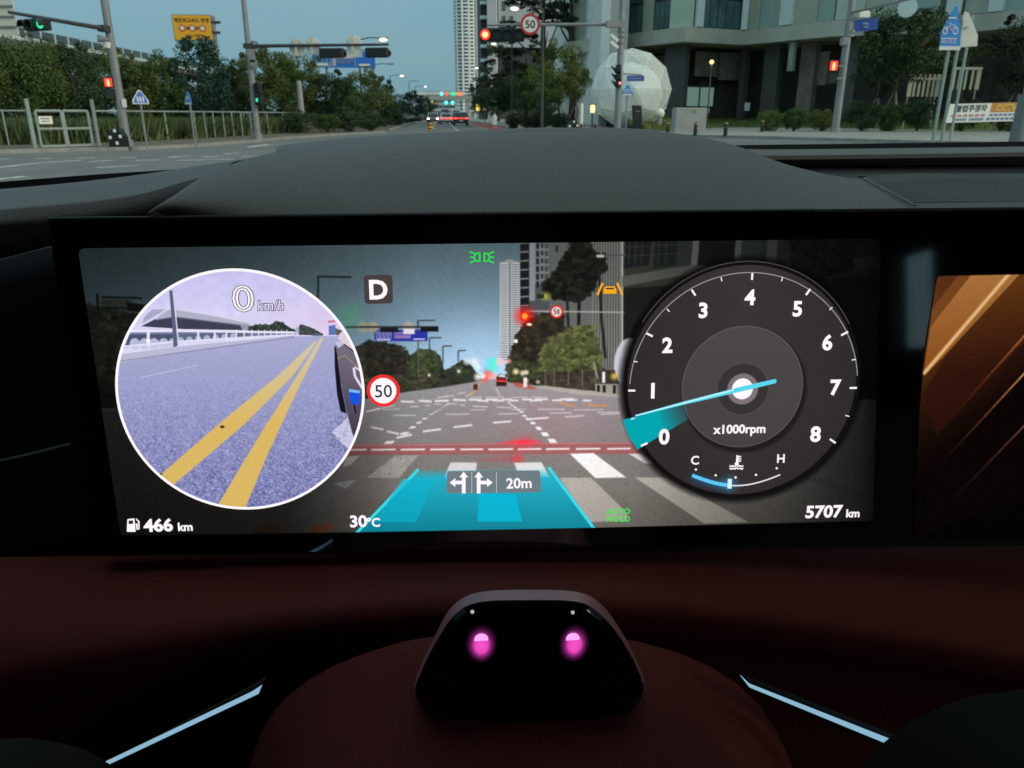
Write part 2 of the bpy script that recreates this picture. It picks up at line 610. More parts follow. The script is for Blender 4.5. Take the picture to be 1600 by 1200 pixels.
ZU0, ZU1 = ZL + 1.40, ROOF - 0.5
for x0, x1, m in ((1005, 1020, 1), (1046, 1082, 0), (1168, 1186, 1), (1187, 1218, 2), (1239, 1275, 1), (1276, 1300, 2), (1301, 1345, 0), (1346, 1400, 1), (1401, 1460, 2),
                  (1500, 1539, 1), (1563, 1600, 2), (1601, 1690, 0), (948, 956, 0)):
    facade_panel('facade_panel', x0, x1, ZU0, ZU1, -0.45, m_pan[m], 0.2)
for x0, x1 in ((1084, 1093), (1156, 1166), (1219, 1238), (1470, 1494), (1540, 1562)):
    facade_panel('facade_fin', x0, x1, ZU0, ZU1, -0.35, m_fin, 0.45)
for x0, x1, nc, nr in ((957, 1004, 4, 9), (1021, 1045, 3, 9), (1094, 1155, 5, 9)):
    w = facade_panel('window', x0, x1, ZU0, ZU1, -0.62, m_frame, 0.12)
    for i in range(nc):
        for j in range(nr):
            xa, xb = x0 + (x1 - x0) * (i + .06) / nc, x0 + (x1 - x0) * (i + .94) / nc
            za, zb = ZU0 + (ZU1 - ZU0) * (j + .04) / nr, ZU0 + (ZU1 - ZU0) * (j + .96) / nr
            facade_panel('pane', xa, xb, za, zb, -0.50 - 0.01 * ((i * 3 + j) % 3), m_win, 0.03, w)
# ground floor: pillars, brown panels, low windows
for x0, x1, m, off in ((1046, 1080, m_pil, -2.0), (1168, 1176, m_pil, -2.5), (1205, 1228, m_pil, -2.5), (1262, 1285, m_dark2, -3.0), (1330, 1345, m_pil, -2.0), (1500, 1520, m_pil, -2.0), (1006, 1012, m_dark2, -3.0)):
    facade_panel('pillar', x0, x1, 0.2, ZL - 0.02, off, m, 0.7)
for x0, x1, z0, z1, m in ((985, 1005, 5.2, 7.6, m_dark2), (1030, 1044, 4.6, 7.2, m_dark2), (1088, 1124, 5.1, 7.5, m_dark2), (1126, 1164, 4.8, 7.5, m_dark2), (1265, 1300, 4.0, 7.0, m_dark2), (1530, 1545, 3.2, 5.6, m_dark2)):
    facade_panel('stone_panel', x0, x1, z0, z1, -3.3, m, 0.12)
fw = facade_panel('window', 1076, 1124, 1.3, 4.2, -3.0, m_frame, 0.15)
m_pane_glow = glow('pane_glow', (0.11, 0.19, 0.16), 1.0)  # panes given a weak even glow of their own
for x0, x1, z0, z1 in ((1078.5, 1098, 2.15, 4.0), (1101, 1121.5, 2.15, 4.0), (1087, 1097, 1.5, 1.95), (1107, 1117, 1.5, 1.95)):
    facade_panel('pane', x0, x1, z0, z1, -2.82, m_pane_glow, 0.04, fw)
facade_panel('wall_light', 1239, 1247, 5.3, 7.9, -0.9, m_concrete, 0.4)
facade_panel('notice_board', 1174, 1182, 1.7, 2.5, -2.2, m_white, 0.08)

# --- the ribbed white building
m_rib = mat('white_ribs', (0.84, 0.88, 0.83), 0.6, var=0.08, scale=0.5)
m_ribb = mat('rib_wall', (0.46, 0.50, 0.47), 0.7, var=0.12, scale=0.4)
RA, RB = P(946, 100, 84), P(868, 100, 128)
RH = 46.0
ribb = thing('ribbed_building', 'tall pale building with close vertical ribs beside the office block', 'building', (RA[0], RA[1], 0.1))
a, b = np.array([RA[0], RA[1], 0.1]), np.array([RB[0], RB[1], 0.1])
e = (b - a) / np.linalg.norm(b - a)
nn = np.array([e[1], -e[0], 0])
nn = nn if nn @ (CAM - a) > 0 else -nn
MB().prism([a, b, b + nn * -2.2, a + nn * -2.2], (0, 0, RH)).build('wall', m_ribb, ribb)
rib0 = None
NR = 30
for k in range(NR):
    c = a + (b - a) * ((k + 0.5) / NR) + nn * 0.12
    if rib0 is None:
        rib0 = MB().box(c + Z3 * RH / 2, (0.62, 0.42, RH - 0.3), e, nn, Z3).build('rib', m_rib, ribb)
        c0 = c
    else:
        r = rib0.copy()
        COL.objects.link(r)
        r.parent = ribb
        r.location = tuple(c - c0)
MB().box(a - e * 0.3 + nn * .2 + Z3 * RH / 2, (0.5, 0.9, RH), e, nn, Z3).build('corner_fin', m_fin, ribb)

# --- grey concrete tower block behind the pines
gb = P(816, 40, 230)
tower = thing('apartment_block', 'grey slab apartment block with dark balcony recess behind the red signal', 'building', (gb[0], gb[1], 0))
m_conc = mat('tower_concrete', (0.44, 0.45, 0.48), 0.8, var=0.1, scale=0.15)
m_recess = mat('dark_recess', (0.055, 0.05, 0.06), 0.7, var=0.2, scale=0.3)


def tower_box(name, x0, x1, z0, z1, Y, dep, m, parent):
    A, B = P(x0, 100, Y), P(x1, 100, Y)
    return MB().box(((A[0] + B[0]) / 2, Y + dep / 2, (z0 + z1) / 2), (B[0] - A[0], dep, z1 - z0)).build(name, m, parent)


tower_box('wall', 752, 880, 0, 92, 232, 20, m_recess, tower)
tower_box('column', 768, 777.5, 0, 92, 229.5, 2.4, m_fin, tower)
tower_box('wall_panel', 779, 868, 19, 92, 230.5, 1.4, m_conc, tower)
tower_box('stair_core', 762, 776, 0, 33, 228, 1.4, m_conc, tower)
for z in np.arange(8, 92, 3.6):
    tower_box('balcony_slab', 751.5, 766, z, z + 0.8, 229.4, 2.5, m_fin, tower)
for z in np.arange(21, 90, 3.6):
    for x0 in (785, 797):
        f_ = tower_box('window', x0, x0 + 5, z, z + 2.2, 230.3, 0.19, m_frame, tower)
        tower_box('pane', x0 + .5, x0 + 4.5, z + .2, z + 2.0, 230.24, 0.05, m_win, f_)

# --- the pale twin high-rise far down the road
m_band = mat('balcony_band', (0.82, 0.84, 0.82), 0.6, var=0.08, scale=0.1)
m_core = mat('tower_glass', (0.13, 0.16, 0.175), 0.4, var=0.3, scale=0.15)
TY = 700.0
tc = P(741, 100, TY)
twin = thing('high_rise', 'pale twin high-rise ringed by balconies far down the road', 'building', (tc[0], tc[1], 0))
for cx, rw in ((728, 15.6), (757, 14.8)):
    c = P(cx, 100, TY)
    r = rw / FPX * TY
    MB().tube([(c[0], c[1], 0), (c[0], c[1], 165)], r * 0.9, 28).build('core', m_core, twin)
    bb = MB()
    for z in np.arange(4, 165, 2.75):
        ring0 = [np.array([c[0] + math.cos(q) * r * (1 + 0.05 * math.cos(8 * q)), c[1] + math.sin(q) * r * (1 + 0.05 * math.cos(8 * q)), z]) for q in np.linspace(0, 2 * math.pi, 40, endpoint=False)]
        bb.prism(ring0, (0, 0, 1.25))
    tag(bb.build('balcony_band', m_band, twin), kind='stuff')
    pm = MB()
    for q in np.linspace(math.pi * 1.02, math.pi * 1.98, 6):
        pm.box((c[0] + math.cos(q) * r * .97, c[1] + math.sin(q) * r * .97, 82), (1.5, 1.5, 165))
    pm.build('pier', m_band, twin)

# --- distant blocks and the footbridge where the road ends
dist = thing('footbridge', 'pale bridge crossing the road at the far end', 'bridge', (0, 520, 0))
p0, p1 = P(640, 152, 520), P(735, 152, 520)
MB().box(((p0[0] + p1[0]) / 2, 520, p0[2]), (p1[0] - p0[0], 5, 2.6)).build('deck', m_concrete, dist)
MB().box(((p0[0] + p1[0]) / 2, 517.3, p0[2] + 2.2), (p1[0] - p0[0], .3, 1.2)).build('railing', m_fin, dist)
for x in (645, 731):
    q = P(x, 160, 520)
    MB().box((q[0], 520, q[2] / 2), (2.2, 3, p0[2])).build('pier', m_concrete, dist)
b1 = thing('office_slab', 'low white slab building beyond the bridge', 'building', (P(685, 150, 800)[0], 800, 0))
q0, q1 = P(664, 142, 800), P(712, 142, 800)
MB().box(((q0[0] + q1[0]) / 2, 810, q0[2] / 2), (q1[0] - q0[0], 18, q0[2])).build('wall', m_conc, b1)
for k in range(4):
    MB().box(((q0[0] + q1[0]) / 2, 800.8, 4 + k * 5.2), (q1[0] - q0[0] - 2, .4, 2.0)).build('window_band', m_win, b1)

# --- elevated railway on the left, running away behind the trees
via = thing('viaduct', 'elevated concrete viaduct with a railing above the left trees', 'bridge', tuple(atz(20, 53, 12.5) * np.array([1, 1, 0])))
va, vb = atz(-90, 28, 12.5) - Z3 * 1.6, atz(292, 101, 12.5) - Z3 * 1.6
vd = (vb - va) / np.linalg.norm(vb - va)
vn = np.array([vd[1], -vd[0], 0])
vL = np.linalg.norm(vb - va) * 1.6
m_steel_v = mat('viaduct_concrete', (0.14, 0.15, 0.14), .9, var=.15, scale=.3)
MB().box(va + vd * vL / 2 - Z3 * 0.6, (vL, 9, 1.0), vd, vn, Z3).build('deck', m_steel_v, via)
MB().box(va + vd * vL / 2 + vn * 4.4 + Z3 * 0.1, (vL, .25, .5), vd, vn, Z3).build('parapet', m_fin, via)
MB().box(va + vd * vL / 2 + vn * 4.4 + Z3 * 0.95, (vL, .12, 1.1), vd, vn, Z3).build('noise_panel', mat('noise_panel', (0.07, 0.11, 0.12), 0.4, var=0.2, scale=1), via)
post0 = None
for k in range(36):
    c = va + vd * (k + .5) * vL / 36 + vn * 4.5 + Z3 * 0.9
    if post0 is None:
        post0, pc = MB().box(c, (.22, .22, 1.5), vd, vn, Z3).build('rail_post', m_fin, via), c
    else:
        r = post0.copy(); COL.objects.link(r); r.parent = via; r.location = tuple(c - pc)
for k in range(6):
    c = va + vd * (k + .5) * vL / 6
    MB().box((c[0], c[1], 5.4), (2.2, 2.2, 10.9), vd, vn, Z3).build('pier', m_concrete, via)

# --- white wire dome sculpture
dc = P(985, 140, 66)
dr = 59 / FPX * 66
dome = thing('lattice_dome', 'round white translucent dome sculpture on the lawn', 'sculpture', (dc[0], dc[1], 0.5))
m_mesh = mat('dome_mesh', (0.90, 0.94, 0.91), 0.5, var=0.08, scale=1.0)
nt = m_mesh.node_tree
trn = nt.nodes.new('ShaderNodeBsdfTransparent')
mxs = nt.nodes.new('ShaderNodeMixShader')
mxs.inputs[0].default_value = 0.46
nt.links.new(trn.outputs[0], mxs.inputs[1])
nt.links.new(nt.nodes['Principled BSDF'].outputs[0], mxs.inputs[2])
nt.links.new(mxs.outputs[0], nt.nodes['Material Output'].inputs['Surface'])
m_petal = m_mesh.copy()
m_petal.node_tree.nodes[mxs.name].inputs[0].default_value = 0.8
m_wire = mat('dome_wire', (0.92, 0.95, 0.92), 0.5, var=0.05)
cz = dc[2]
import bmesh
for r_f, dz, m_, jit, pname in ((1.0, 0.0, m_mesh, .035, 'outer_panel'), (.80, -.12, m_petal, .05, 'inner_panel')):
    bm = bmesh.new()
    bmesh.ops.create_icosphere(bm, subdivisions=2, radius=1.0)
    rj = np.random.default_rng(5)
    vv_ = {}
    for v in bm.verts:
        k = 1 + rj.uniform(-jit, jit)
        q = np.array(v.co) * k * dr * r_f
        c_, s_n = math.cos(.5), math.sin(.5)
        vv_[v.index] = np.array([dc[0] + q[0] * c_ - q[1] * s_n, dc[1] + q[0] * s_n + q[1] * c_, cz + dz * dr + q[2] * .97])
    bm.verts.ensure_lookup_table()
    for f in bm.faces:
        pts = [vv_[v.index] for v in f.verts]
        if max(p[2] for p in pts) < .4:
            continue
        MB().poly(pts).build(pname, m_, dome)
    wm = MB()
    for ed in bm.edges:
        a_, b_ = vv_[ed.verts[0].index], vv_[ed.verts[1].index]
        if max(a_[2], b_[2]) > .4:
            wm.tube([a_, b_], .018, 4, False)
    wm.build('wire_frame', m_wire, dome)
    bm.free()
MB().tube([(dc[0], dc[1], 0.2), (dc[0], dc[1], cz - dr * .8)], dr * .35, 20).build('plinth', m_concrete, dome)

# ================================================================== TREES AND PLANTS
def leaf_mesh(name, centres, radii, per, size, m, rng, flat=1.0, asp=0.55):
    """many leaf-sized faces spread through clumps"""
    C, k = [], 0
    for c, r in zip(centres, radii):
        n = int(per * max(r, .12) ** 1.6) + 6
        d = rng.normal(size=(n, 3))
        d /= np.linalg.norm(d, axis=1)[:, None]
        rad = r * rng.uniform(0.25, 1.0, (n, 1)) ** 0.5
        q = np.asarray(c) + d * rad * np.array([1, 1, flat])
        C.append(q)
    C = np.concatenate(C)
    n = len(C)
    a = rng.normal(size=(n, 3))
    a /= np.linalg.norm(a, axis=1)[:, None]
    b = np.cross(a, rng.normal(size=(n, 3)))
    b /= np.linalg.norm(b, axis=1)[:, None]
    s = size * rng.uniform(0.6, 1.4, (n, 1))
    V = np.stack([C - a * s, C + b * s * asp, C + a * s, C - b * s * asp], 1).reshape(-1, 3)
    me = bpy.data.meshes.new(name)
    me.vertices.add(len(V))
    me.vertices.foreach_set('co', V.ravel())
    me.loops.add(4 * n)
    me.loops.foreach_set('vertex_index', np.arange(4 * n, dtype=np.int32))
    me.polygons.add(n)
    me.polygons.foreach_set('loop_start', np.arange(0, 4 * n, 4, dtype=np.int32))
    me.materials.append(m)
    me.update(calc_edges=True)
    return me


def leafmat(name, col, v=0.45):
    m = mat(name, col, 0.75, var=v, scale=0.9, island=0.4, spec=0.2)
    return m


m_leafs = {'olive': leafmat('foliage_olive', (0.100, 0.130, 0.040)), 'green': leafmat('foliage_green', (0.070, 0.120, 0.034)), 'dark': leafmat('foliage_dark', (0.030, 0.072, 0.048)),
           'lime': leafmat('foliage_light', (0.14, 0.17, 0.045)), 'pine': leafmat('foliage_pine', (0.040, 0.050, 0.026)), 'deep': leafmat('foliage_deep', (0.045, 0.080, 0.036))}
m_bark = mat('bark', (0.085, 0.070, 0.055), 0.9, var=0.4, scale=4.0, bump=0.6, bscale=20)
m_stake = mat('stake_wood', (0.25, 0.22, 0.17), 0.85, var=0.25, scale=3.0)

CROWNS, TRUNKS = {}, {}


def crown_for(kind, var):
    """unit crown: 1 tall (z 0..1), about 1 wide"""
    key = (kind, var)
    if key in CROWNS:
        return CROWNS[key]
    rng = np.random.default_rng(100 + var + 17 * len(kind) + ord(kind[0]))
    cs, rs = [], []
    if kind in ('round', 'mass'):
        n = 46 if kind == 'round' else 60
        for i in range(n):
            d = rng.normal(size=3)
            d /= np.linalg.norm(d)
            rad = rng.uniform(0.55, 1.0) ** 0.6
            wob = 1 + 0.22 * math.sin(3 * math.atan2(d[1], d[0]) + var * 2) + 0.12 * math.sin(5 * d[2] + var)
            c = np.array([d[0] * .40, d[1] * .40, d[2] * .40]) * rad * wob
            c[2] = .5 + c[2] * 1.05
            cs.append(c)
            rs.append(rng.uniform(.07, .15))
        for i in range(10):
            t = rng.uniform(0, 2 * math.pi)
            cs.append((math.cos(t) * rng.uniform(.1, .42), math.sin(t) * rng.uniform(.1, .42), rng.uniform(.3, .92)))
            rs.append(rng.uniform(.03, .06))
        per = 5200
        size = .0145
    elif kind == 'spike':            # loose upward branches
        for i in range(58):
            h = rng.uniform(0, 1)
            t = rng.uniform(0, 2 * math.pi)
            w = (0.42 * (1 - h) ** .6 + .05) * rng.uniform(.5, 1.1)
            cs.append((math.cos(t) * w, math.sin(t) * w, .06 + h * .92 + w * .1))
            rs.append(rng.uniform(.06, .12))
        per = 4600
        size = .016
    else:                            # pine: separate plates of needles
        for i in range(26):
            h = rng.uniform(.08, 1) ** .9
            t = rng.uniform(0, 2 * math.pi)
            w = (.5 * (1 - h * .72)) * rng.uniform(.3, 1.0)
            base = np.array([math.cos(t) * w, math.sin(t) * w, h])
            for j in range(4):
                cs.append(base + rng.normal(size=3) * np.array([.07, .07, .018]))
                rs.append(rng.uniform(.05, .10))
        per = 2600
        size = .013
    CROWNS[key] = (cs, rs, per, size)
    return CROWNS[key]


CM = {}


def tree(px, ytop, Y, wpx, kind='round', leaf='green', name='broadleaf_tree', label='', trunk_frac=0.28, var=0, group=None, lean=0.0, stakes=False, ground_z=0.08, tr=0.02):
    b = P(px, 150, Y)
    H = (P(px, ytop, Y)[2] - ground_z) * 1.05
    W = wpx / FPX * Y * 1.18
    t = thing(name, label, 'tree', (b[0], Y, ground_z), group)
    key = (kind, var, leaf)
    if key not in CM:
        cs, rs, per, size = crown_for(kind, var)
        CM[key] = leaf_mesh('crown', cs, rs, per, size, m_leafs[leaf], np.random.default_rng(var + 5), flat=0.9 if kind != 'pine' else 0.35)
    cr = bpy.data.objects.new('crown', CM[key])
    COL.objects.link(cr)
    cr.parent = t
    z0 = H * trunk_frac
    cr.location = (lean * H, 0, z0)
    cr.scale = (W, W * .9, (H - z0))
    cr.rotation_euler = (0, 0, random.uniform(0, 6.28))
    mb = MB()
    rr = max(H * tr, .07)
    o = np.array([b[0], Y, ground_z])
    top = o + np.array([lean * H, 0, z0 + (H - z0) * .55])
    pts = [o, o + np.array([lean * H * .2 + .02 * H, 0, H * trunk_frac * .5]), o + np.array([lean * H * .6, 0.01 * H, H * trunk_frac]), top]
    mb.tube(pts, [rr * 1.25, rr, rr * .85, rr * .3], 8)
    rng = np.random.default_rng(int(abs(px * 7) + Y))
    for k in range(6):
        q = rng.uniform(0, 6.28)
        s = o + (top - o) * rng.uniform(.45, .85)
        mb.tube([s, s + np.array([math.cos(q) * W * .16, math.sin(q) * W * .16, H * .09]), s + np.array([math.cos(q) * W * .32, math.sin(q) * W * .32, H * .2])], [rr * .45, rr * .3, rr * .12], 5)
    mb.build('trunk', m_bark, t, smooth=True)
    if stakes:
        sm = None
        for q in (0.4, 2.5, 4.6):
            MB().tube([o + np.array([math.cos(q) * 1.1, math.sin(q) * 1.1, 0]), o + np.array([math.cos(q) * .12, math.sin(q) * .12, min(H * .32, 2.6)])], .05, 6).build('support_stake', m_stake, t)
    return t


GL = 'trees behind the left fence'
TREES = [
    (-42, 40, 41, 120, 'mass', 'olive', 'olive green tree at the left edge behind the hanging green signal', .08),
    (22, 50, 43, 110, 'mass', 'green', 'bushy green tree under the hanging green signal', .08),
    (70, 60, 46, 90, 'round', 'olive', 'olive tree rising behind the left half of the gate', .1),
    (118, 66, 47, 90, 'mass', 'deep', 'deep green tree behind the right half of the white gate', .1),
    (160, 74, 52, 84, 'round', 'olive', 'olive tree just behind the red pedestrian signal pole', .1),
    (206, 78, 50, 80, 'mass', 'olive', 'yellowish green tree behind the triangular sign', .1),
    (252, 84, 52, 80, 'round', 'green', 'green tree left of the tall dark spiky tree', .1),
    (312, 62, 53, 96, 'spike', 'dark', 'tall dark bluish tree with spiky top under the orange sign', .08),
    (362, 92, 58, 66, 'round', 'deep', 'dark green tree between the spiky tree and the bare pole', .12),
    (408, 68, 57, 78, 'round', 'olive', 'olive tree rising behind the round sign backs pole', .25),
    (440, 78, 60, 66, 'mass', 'green', 'green tree with thin bare trunk left of the concrete post', .3),
    (472, 84, 63, 66, 'round', 'olive', 'olive tree under the left end of the blue road signs', .28),
    (508, 106, 64, 86, 'mass', 'deep', 'broad dark tree under the middle of the blue road signs', .2),
    (540, 126, 70, 60, 'round', 'green', 'green tree under the right end of the blue road signs', .15),
    (570, 108, 76, 74, 'round', 'olive', 'olive tree beside the first street lamp post', .15),
    (598, 124, 84, 46, 'mass', 'deep', 'narrow dark tree beside the second street lamp', .15),
    (618, 160, 120, 46, 'mass', 'dark', 'low dark tree at the bend of the left kerb', .1),
    (644, 142, 140, 56, 'round', 'dark', 'rounded dark tree on the left far down the road', .1),
    (0, 92, 60, 120, 'mass', 'deep', 'dark tree in the second row behind the white notice', .02),
    (92, 104, 60, 120, 'mass', 'deep', 'dark tree in the second row above the gate post', .02),
    (180, 112, 62, 120, 'mass', 'green', 'dark green tree in the second row behind the red pedestrian light', .02),
    (268, 120, 64, 120, 'mass', 'deep', 'dark tree in the second row left of the spiky tree foot', .02),
    (350, 124, 68, 110, 'mass', 'deep', 'low dark tree in the second row right of the spiky tree', .02),
    (430, 132, 72, 110, 'mass', 'green', 'low green tree in the second row below the round sign backs', .02),
    (510, 146, 78, 110, 'mass', 'deep', 'low dark tree in the second row below the blue road signs', .02),
    (580, 158, 90, 80, 'mass', 'deep', 'low dark tree in the second row at the kerb bend', .02),
    (664, 152, 190, 34, 'round', 'deep', 'small far tree nearest the bridge on the left', .1),
]
for i, (px, yt, Y, w, k, lf, lb, tf) in enumerate(TREES):
    tree(px, yt, Y, w, k, lf, 'broadleaf_tree', lb, tf, i % 4, GL)
GR = 'trees along the right pavement'
for i, (px, yt, Y, w, k, lf, nm, lb, tf, ln, stk) in enumerate([
    (752, 118, 190, 40, 'mass', 'dark', 'broadleaf_tree', 'dark far tree at the foot of the twin high-rise', .05, 0, 0),
    (778, 62, 150, 70, 'pine', 'pine', 'pine_tree', 'dark pine under the red traffic light', .1, 0, 0),
    (800, 86, 130, 72, 'pine', 'pine', 'pine_tree', 'low dark pine between the red light and the speed limit sign', .1, 0, 0),
    (820, 44, 112, 84, 'pine', 'pine', 'pine_tree', 'dark pine directly below the round speed limit sign', .25, .01, 0),
    (846, -70, 104, 150, 'pine', 'pine', 'pine_tree', 'tallest pine, its crown cut by the top of the picture', .48, .01, 0),
    (893, -60, 98, 96, 'pine', 'pine', 'pine_tree', 'tall pine with long bare trunk before the ribbed wall', .55, -.02, 0),
    (770, 138, 140, 56, 'mass', 'deep', 'broadleaf_tree', 'low dark tree behind the walking person', .05, 0, 0),
    (800, 128, 110, 70, 'round', 'deep', 'broadleaf_tree', 'dark bushy tree behind the clipped hedge', .1, 0, 0),
    (834, 104, 86, 74, 'round', 'green', 'broadleaf_tree', 'green young tree left of the light green one', .26, 0, 1),
    (872, 66, 80, 84, 'round', 'lime', 'broadleaf_tree', 'light green round tree in front of the ribbed building', .28, 0, 1),
    (900, 100, 78, 46, 'round', 'lime', 'broadleaf_tree', 'slim pale green tree with stakes beside the white post', .35, 0, 1),
    (853, 130, 74, 60, 'mass', 'green', 'broadleaf_tree', 'low green tree right above the clipped hedge', .2, 0, 1),
    (1398, 4, 60, 130, 'mass', 'deep', 'broadleaf_tree', 'big dark tree right of the second red pedestrian signal', .3, 0, 1),
    (1452, 24, 66, 110, 'round', 'olive', 'broadleaf_tree', 'dark olive tree behind the bicycle sign', .3, 0, 1),
    (1372, 60, 68, 70, 'round', 'deep', 'broadleaf_tree', 'dark tree close behind the leaning signal pole', .3, 0, 1),
    (1588, 20, 52, 120, 'mass', 'pine', 'broadleaf_tree', 'dark tree at the right edge behind the banner', .35, 0, 1),
]):
    tree(px, yt, Y, w, k, lf, nm, lb, tf, (i + 1) % 4, GR, ln, bool(stk), ground_z=.2)

# shrubs
GS = 'shrubs by the kerbs'


def shrub(px, py, ytop, wpx, leaf, label, Y=None, var=0, gz=.1):
    b = Z(px, py, gz) if Y is None else P(px, 150, Y)
    Y = b[1]
    H = P(px, ytop, Y)[2] - gz
    W = wpx / FPX * Y
    t = thing('shrub', label, 'shrub', (b[0], Y, gz), GS)
    key = ('mass', var, leaf)
    if key not in CM:
        cs, rs, per, size = crown_for('mass', var)
        CM[key] = leaf_mesh('crown', cs, rs, per, size, m_leafs[leaf], np.random.default_rng(var + 5), flat=.9)
    o = bpy.data.objects.new('foliage', CM[key])
    COL.objects.link(o)
    o.parent = t
    o.scale = (W, W * .8, H * 1.05)
    o.rotation_euler = (0, 0, random.uniform(0, 6))
    mb = MB()
    for q in range(4):
        mb.tube([(b[0], Y, gz), (b[0] + math.cos(q * 1.6) * W * .2, Y + math.sin(q * 1.6) * W * .15, gz + H * .6)], [.05, .02], 5)
    mb.build('stem', m_bark, t)
    return t


for i, (px, py, yt, w, lf, lb) in enumerate([
    (470, 208, 170, 60, 'deep', 'dark shrub at the kerb below the concrete post'), (512, 207, 176, 60, 'green', 'green shrub at the kerb under the blue road signs'),
    (548, 206, 172, 60, 'deep', 'dark shrub left of the first street lamp post'), (580, 205, 178, 50, 'deep', 'dark shrub at the corner where the left kerb bends'),
    (1200, 199, 168, 46, 'lime', 'light green shrub left of the red pedestrian signal'), (1240, 199, 166, 60, 'green', 'green shrub below the wall light of the office'),
    (1284, 200, 168, 56, 'lime', 'pale shrub just left of the leaning signal pole'), (1345, 201, 158, 60, 'deep', 'dark shrub right of the leaning signal pole'),
    (1385, 202, 156, 66, 'green', 'green shrub under the big dark tree'), (1432, 203, 152, 66, 'deep', 'dark shrub left of the bicycle sign posts'),
    (1500, 198, 150, 70, 'deep', 'dark shrub behind the white banner'), (1562, 200, 148, 76, 'pine', 'very dark shrub behind the yellow end of the banner')]):
    shrub(px, max(py, 206) if px > 900 else py, yt, w, lf, lb, var=i % 4)
for i, (px, yt, Y, w, lf, lb) in enumerate([(612, 184, 100, 50, 'deep', 'dark low shrub beyond the kerb bend'), (634, 184, 130, 40, 'dark', 'low shrub further along the left kerb'), (655, 182, 170, 34, 'dark', 'far low shrub before the headlights')]):
    shrub(px, 0, yt, w, lf, lb, Y=Y, var=i)

# clipped hedge along the right kerb
ha, hb = Z(797, 201, .15), Z(884, 201, .15)
hd = thing('hedge', 'low dark clipped hedge along the right kerb', 'hedge', ((ha[0] + hb[0]) / 2, (ha[1] + hb[1]) / 2, .15))
rng = np.random.default_rng(3)
cs = [ha + (hb - ha) * rng.uniform(0, 1) + np.array([rng.uniform(-.5, .5), rng.uniform(0, 1.6), rng.uniform(.15, 1.05)]) for _ in range(90)]
me = leaf_mesh('foliage', [c - org(hd) for c in cs], [.38] * 90, 700, .06, m_leafs['pine'], rng)
o = bpy.data.objects.new('foliage', me)
COL.objects.link(o)
o.parent = hd

# rough grass behind and below the left fence, and on the lawn
def grass(name, n, sampler, h0, h1, m, seed):
    rng = np.random.default_rng(seed)
    V = np.empty((n, 3, 3))
    for i in range(n):
        p = sampler(rng)
        h = rng.uniform(h0, h1)
        q = rng.uniform(0, 6.28)
        w = h * .05 + .02
        V[i, 0] = p + np.array([math.cos(q) * w, math.sin(q) * w, 0])
        V[i, 1] = p - np.array([math.cos(q) * w, math.sin(q) * w, 0])
        V[i, 2] = p + np.array([rng.normal() * h * .3, rng.normal() * h * .3, h])
    me = bpy.data.meshes.new(name)
    me.from_pydata(V.reshape(-1, 3).tolist(), [], np.arange(n * 3).reshape(-1, 3).tolist())
    me.materials.append(m)
    o = bpy.data.objects.new(name, me)
    COL.objects.link(o)
    return tag(o, kind='stuff')


m_grass = mat('tall_grass', (0.085, 0.125, 0.035), 0.9, var=0.6, scale=.6, island=.6, var_col=(0.13, 0.17, 0.06))
fl0 = [Z(-130, 236), Z(0, 231), Z(60, 230), Z(200, 226), Z(300, 220), Z(400, 214), Z(470, 208)]
SEG = np.cumsum([0] + [np.linalg.norm(b - a) for a, b in zip(fl0[:-1], fl0[1:])])


def fence_pt(s):
    i = min(int(np.searchsorted(SEG, s, side='right')) - 1, len(fl0) - 2)
    return fl0[i] + (fl0[i + 1] - fl0[i]) * ((s - SEG[i]) / (SEG[i + 1] - SEG[i]))


def s_left(r):
    p = fence_pt(r.uniform(0, SEG[-1]))
    return p + np.array([-.35, 1, 0]) * r.uniform(.1, 5.5) + Z3 * .1


g1 = grass('grass', 26000, s_left, .35, 1.15, m_grass, 4)
tag(g1, 'tall rough grass growing along the left fence', 'grass')


def s_lawn(r):
    i = r.integers(0, len(lw) - 1)
    t = r.uniform(0, 1)
    a = lw[i] + (lw[i + 1] - lw[i]) * t
    k = r.uniform(0, .9)
    b = lawn_b[i] + (lawn_b[i + 1] - lawn_b[i]) * t
    return a + (b - a) * k + Z3 * (.25 * k * (1 - k) * 4 * .6 - .02)


g2 = grass('grass', 9000, s_lawn, .15, .4, mat('lawn_grass', (0.11, 0.15, 0.03), 0.9, var=.5, scale=.8, island=.6), 5)
tag(g2, 'short bright grass on the raised lawn before the office', 'grass')


# ================================================================== FENCE AND GATE
def vpost(name, base, h, r, m, parent, n=8):
    return MB().tube([base, base + Z3 * h], r, n).build(name, m, parent)


FZ = .1
fence = thing('rail_fence', 'pale green metal rail fence with mesh along the grassy verge', 'fence', fl0[3])
gx0, gx1 = 58, 150
ppx = [-100, -40, 14, 203 + 25, 263, 308, 323, 337, 352, 366, 380, 394, 420, 444]
for px in ppx:
    base = min((fence_pt(s) for s in np.linspace(0, SEG[-1], 400)), key=lambda p: abs(proj(p)[0] - px))
    vpost('post', base + Z3 * FZ, 1.35, .036, m_fence, fence)
for (sa, sb) in ((-130, 56), (152, 470)):
    pts = [p + Z3 * 1.42 for p in (fence_pt(s) for s in np.linspace(0, SEG[-1], 60)) if sa <= proj(p)[0] <= sb]
    MB().tube(pts, .036, 6).build('rail', m_fence, fence)
A, B = Z(60, 231.5, FZ), Z(151, 229, FZ)
gate = thing('metal_gate', 'pale double leaf metal gate with a small notice on it', 'gate', (A + B) / 2)
gd = (B - A) / np.linalg.norm(B - A)
gl = np.linalg.norm(B - A)
gh = 1.5
vpost('gate_post', A - gd * .1, 1.72, .075, m_fence, gate)
vpost('gate_post', B + gd * .1, 1.72, .075, m_fence, gate)
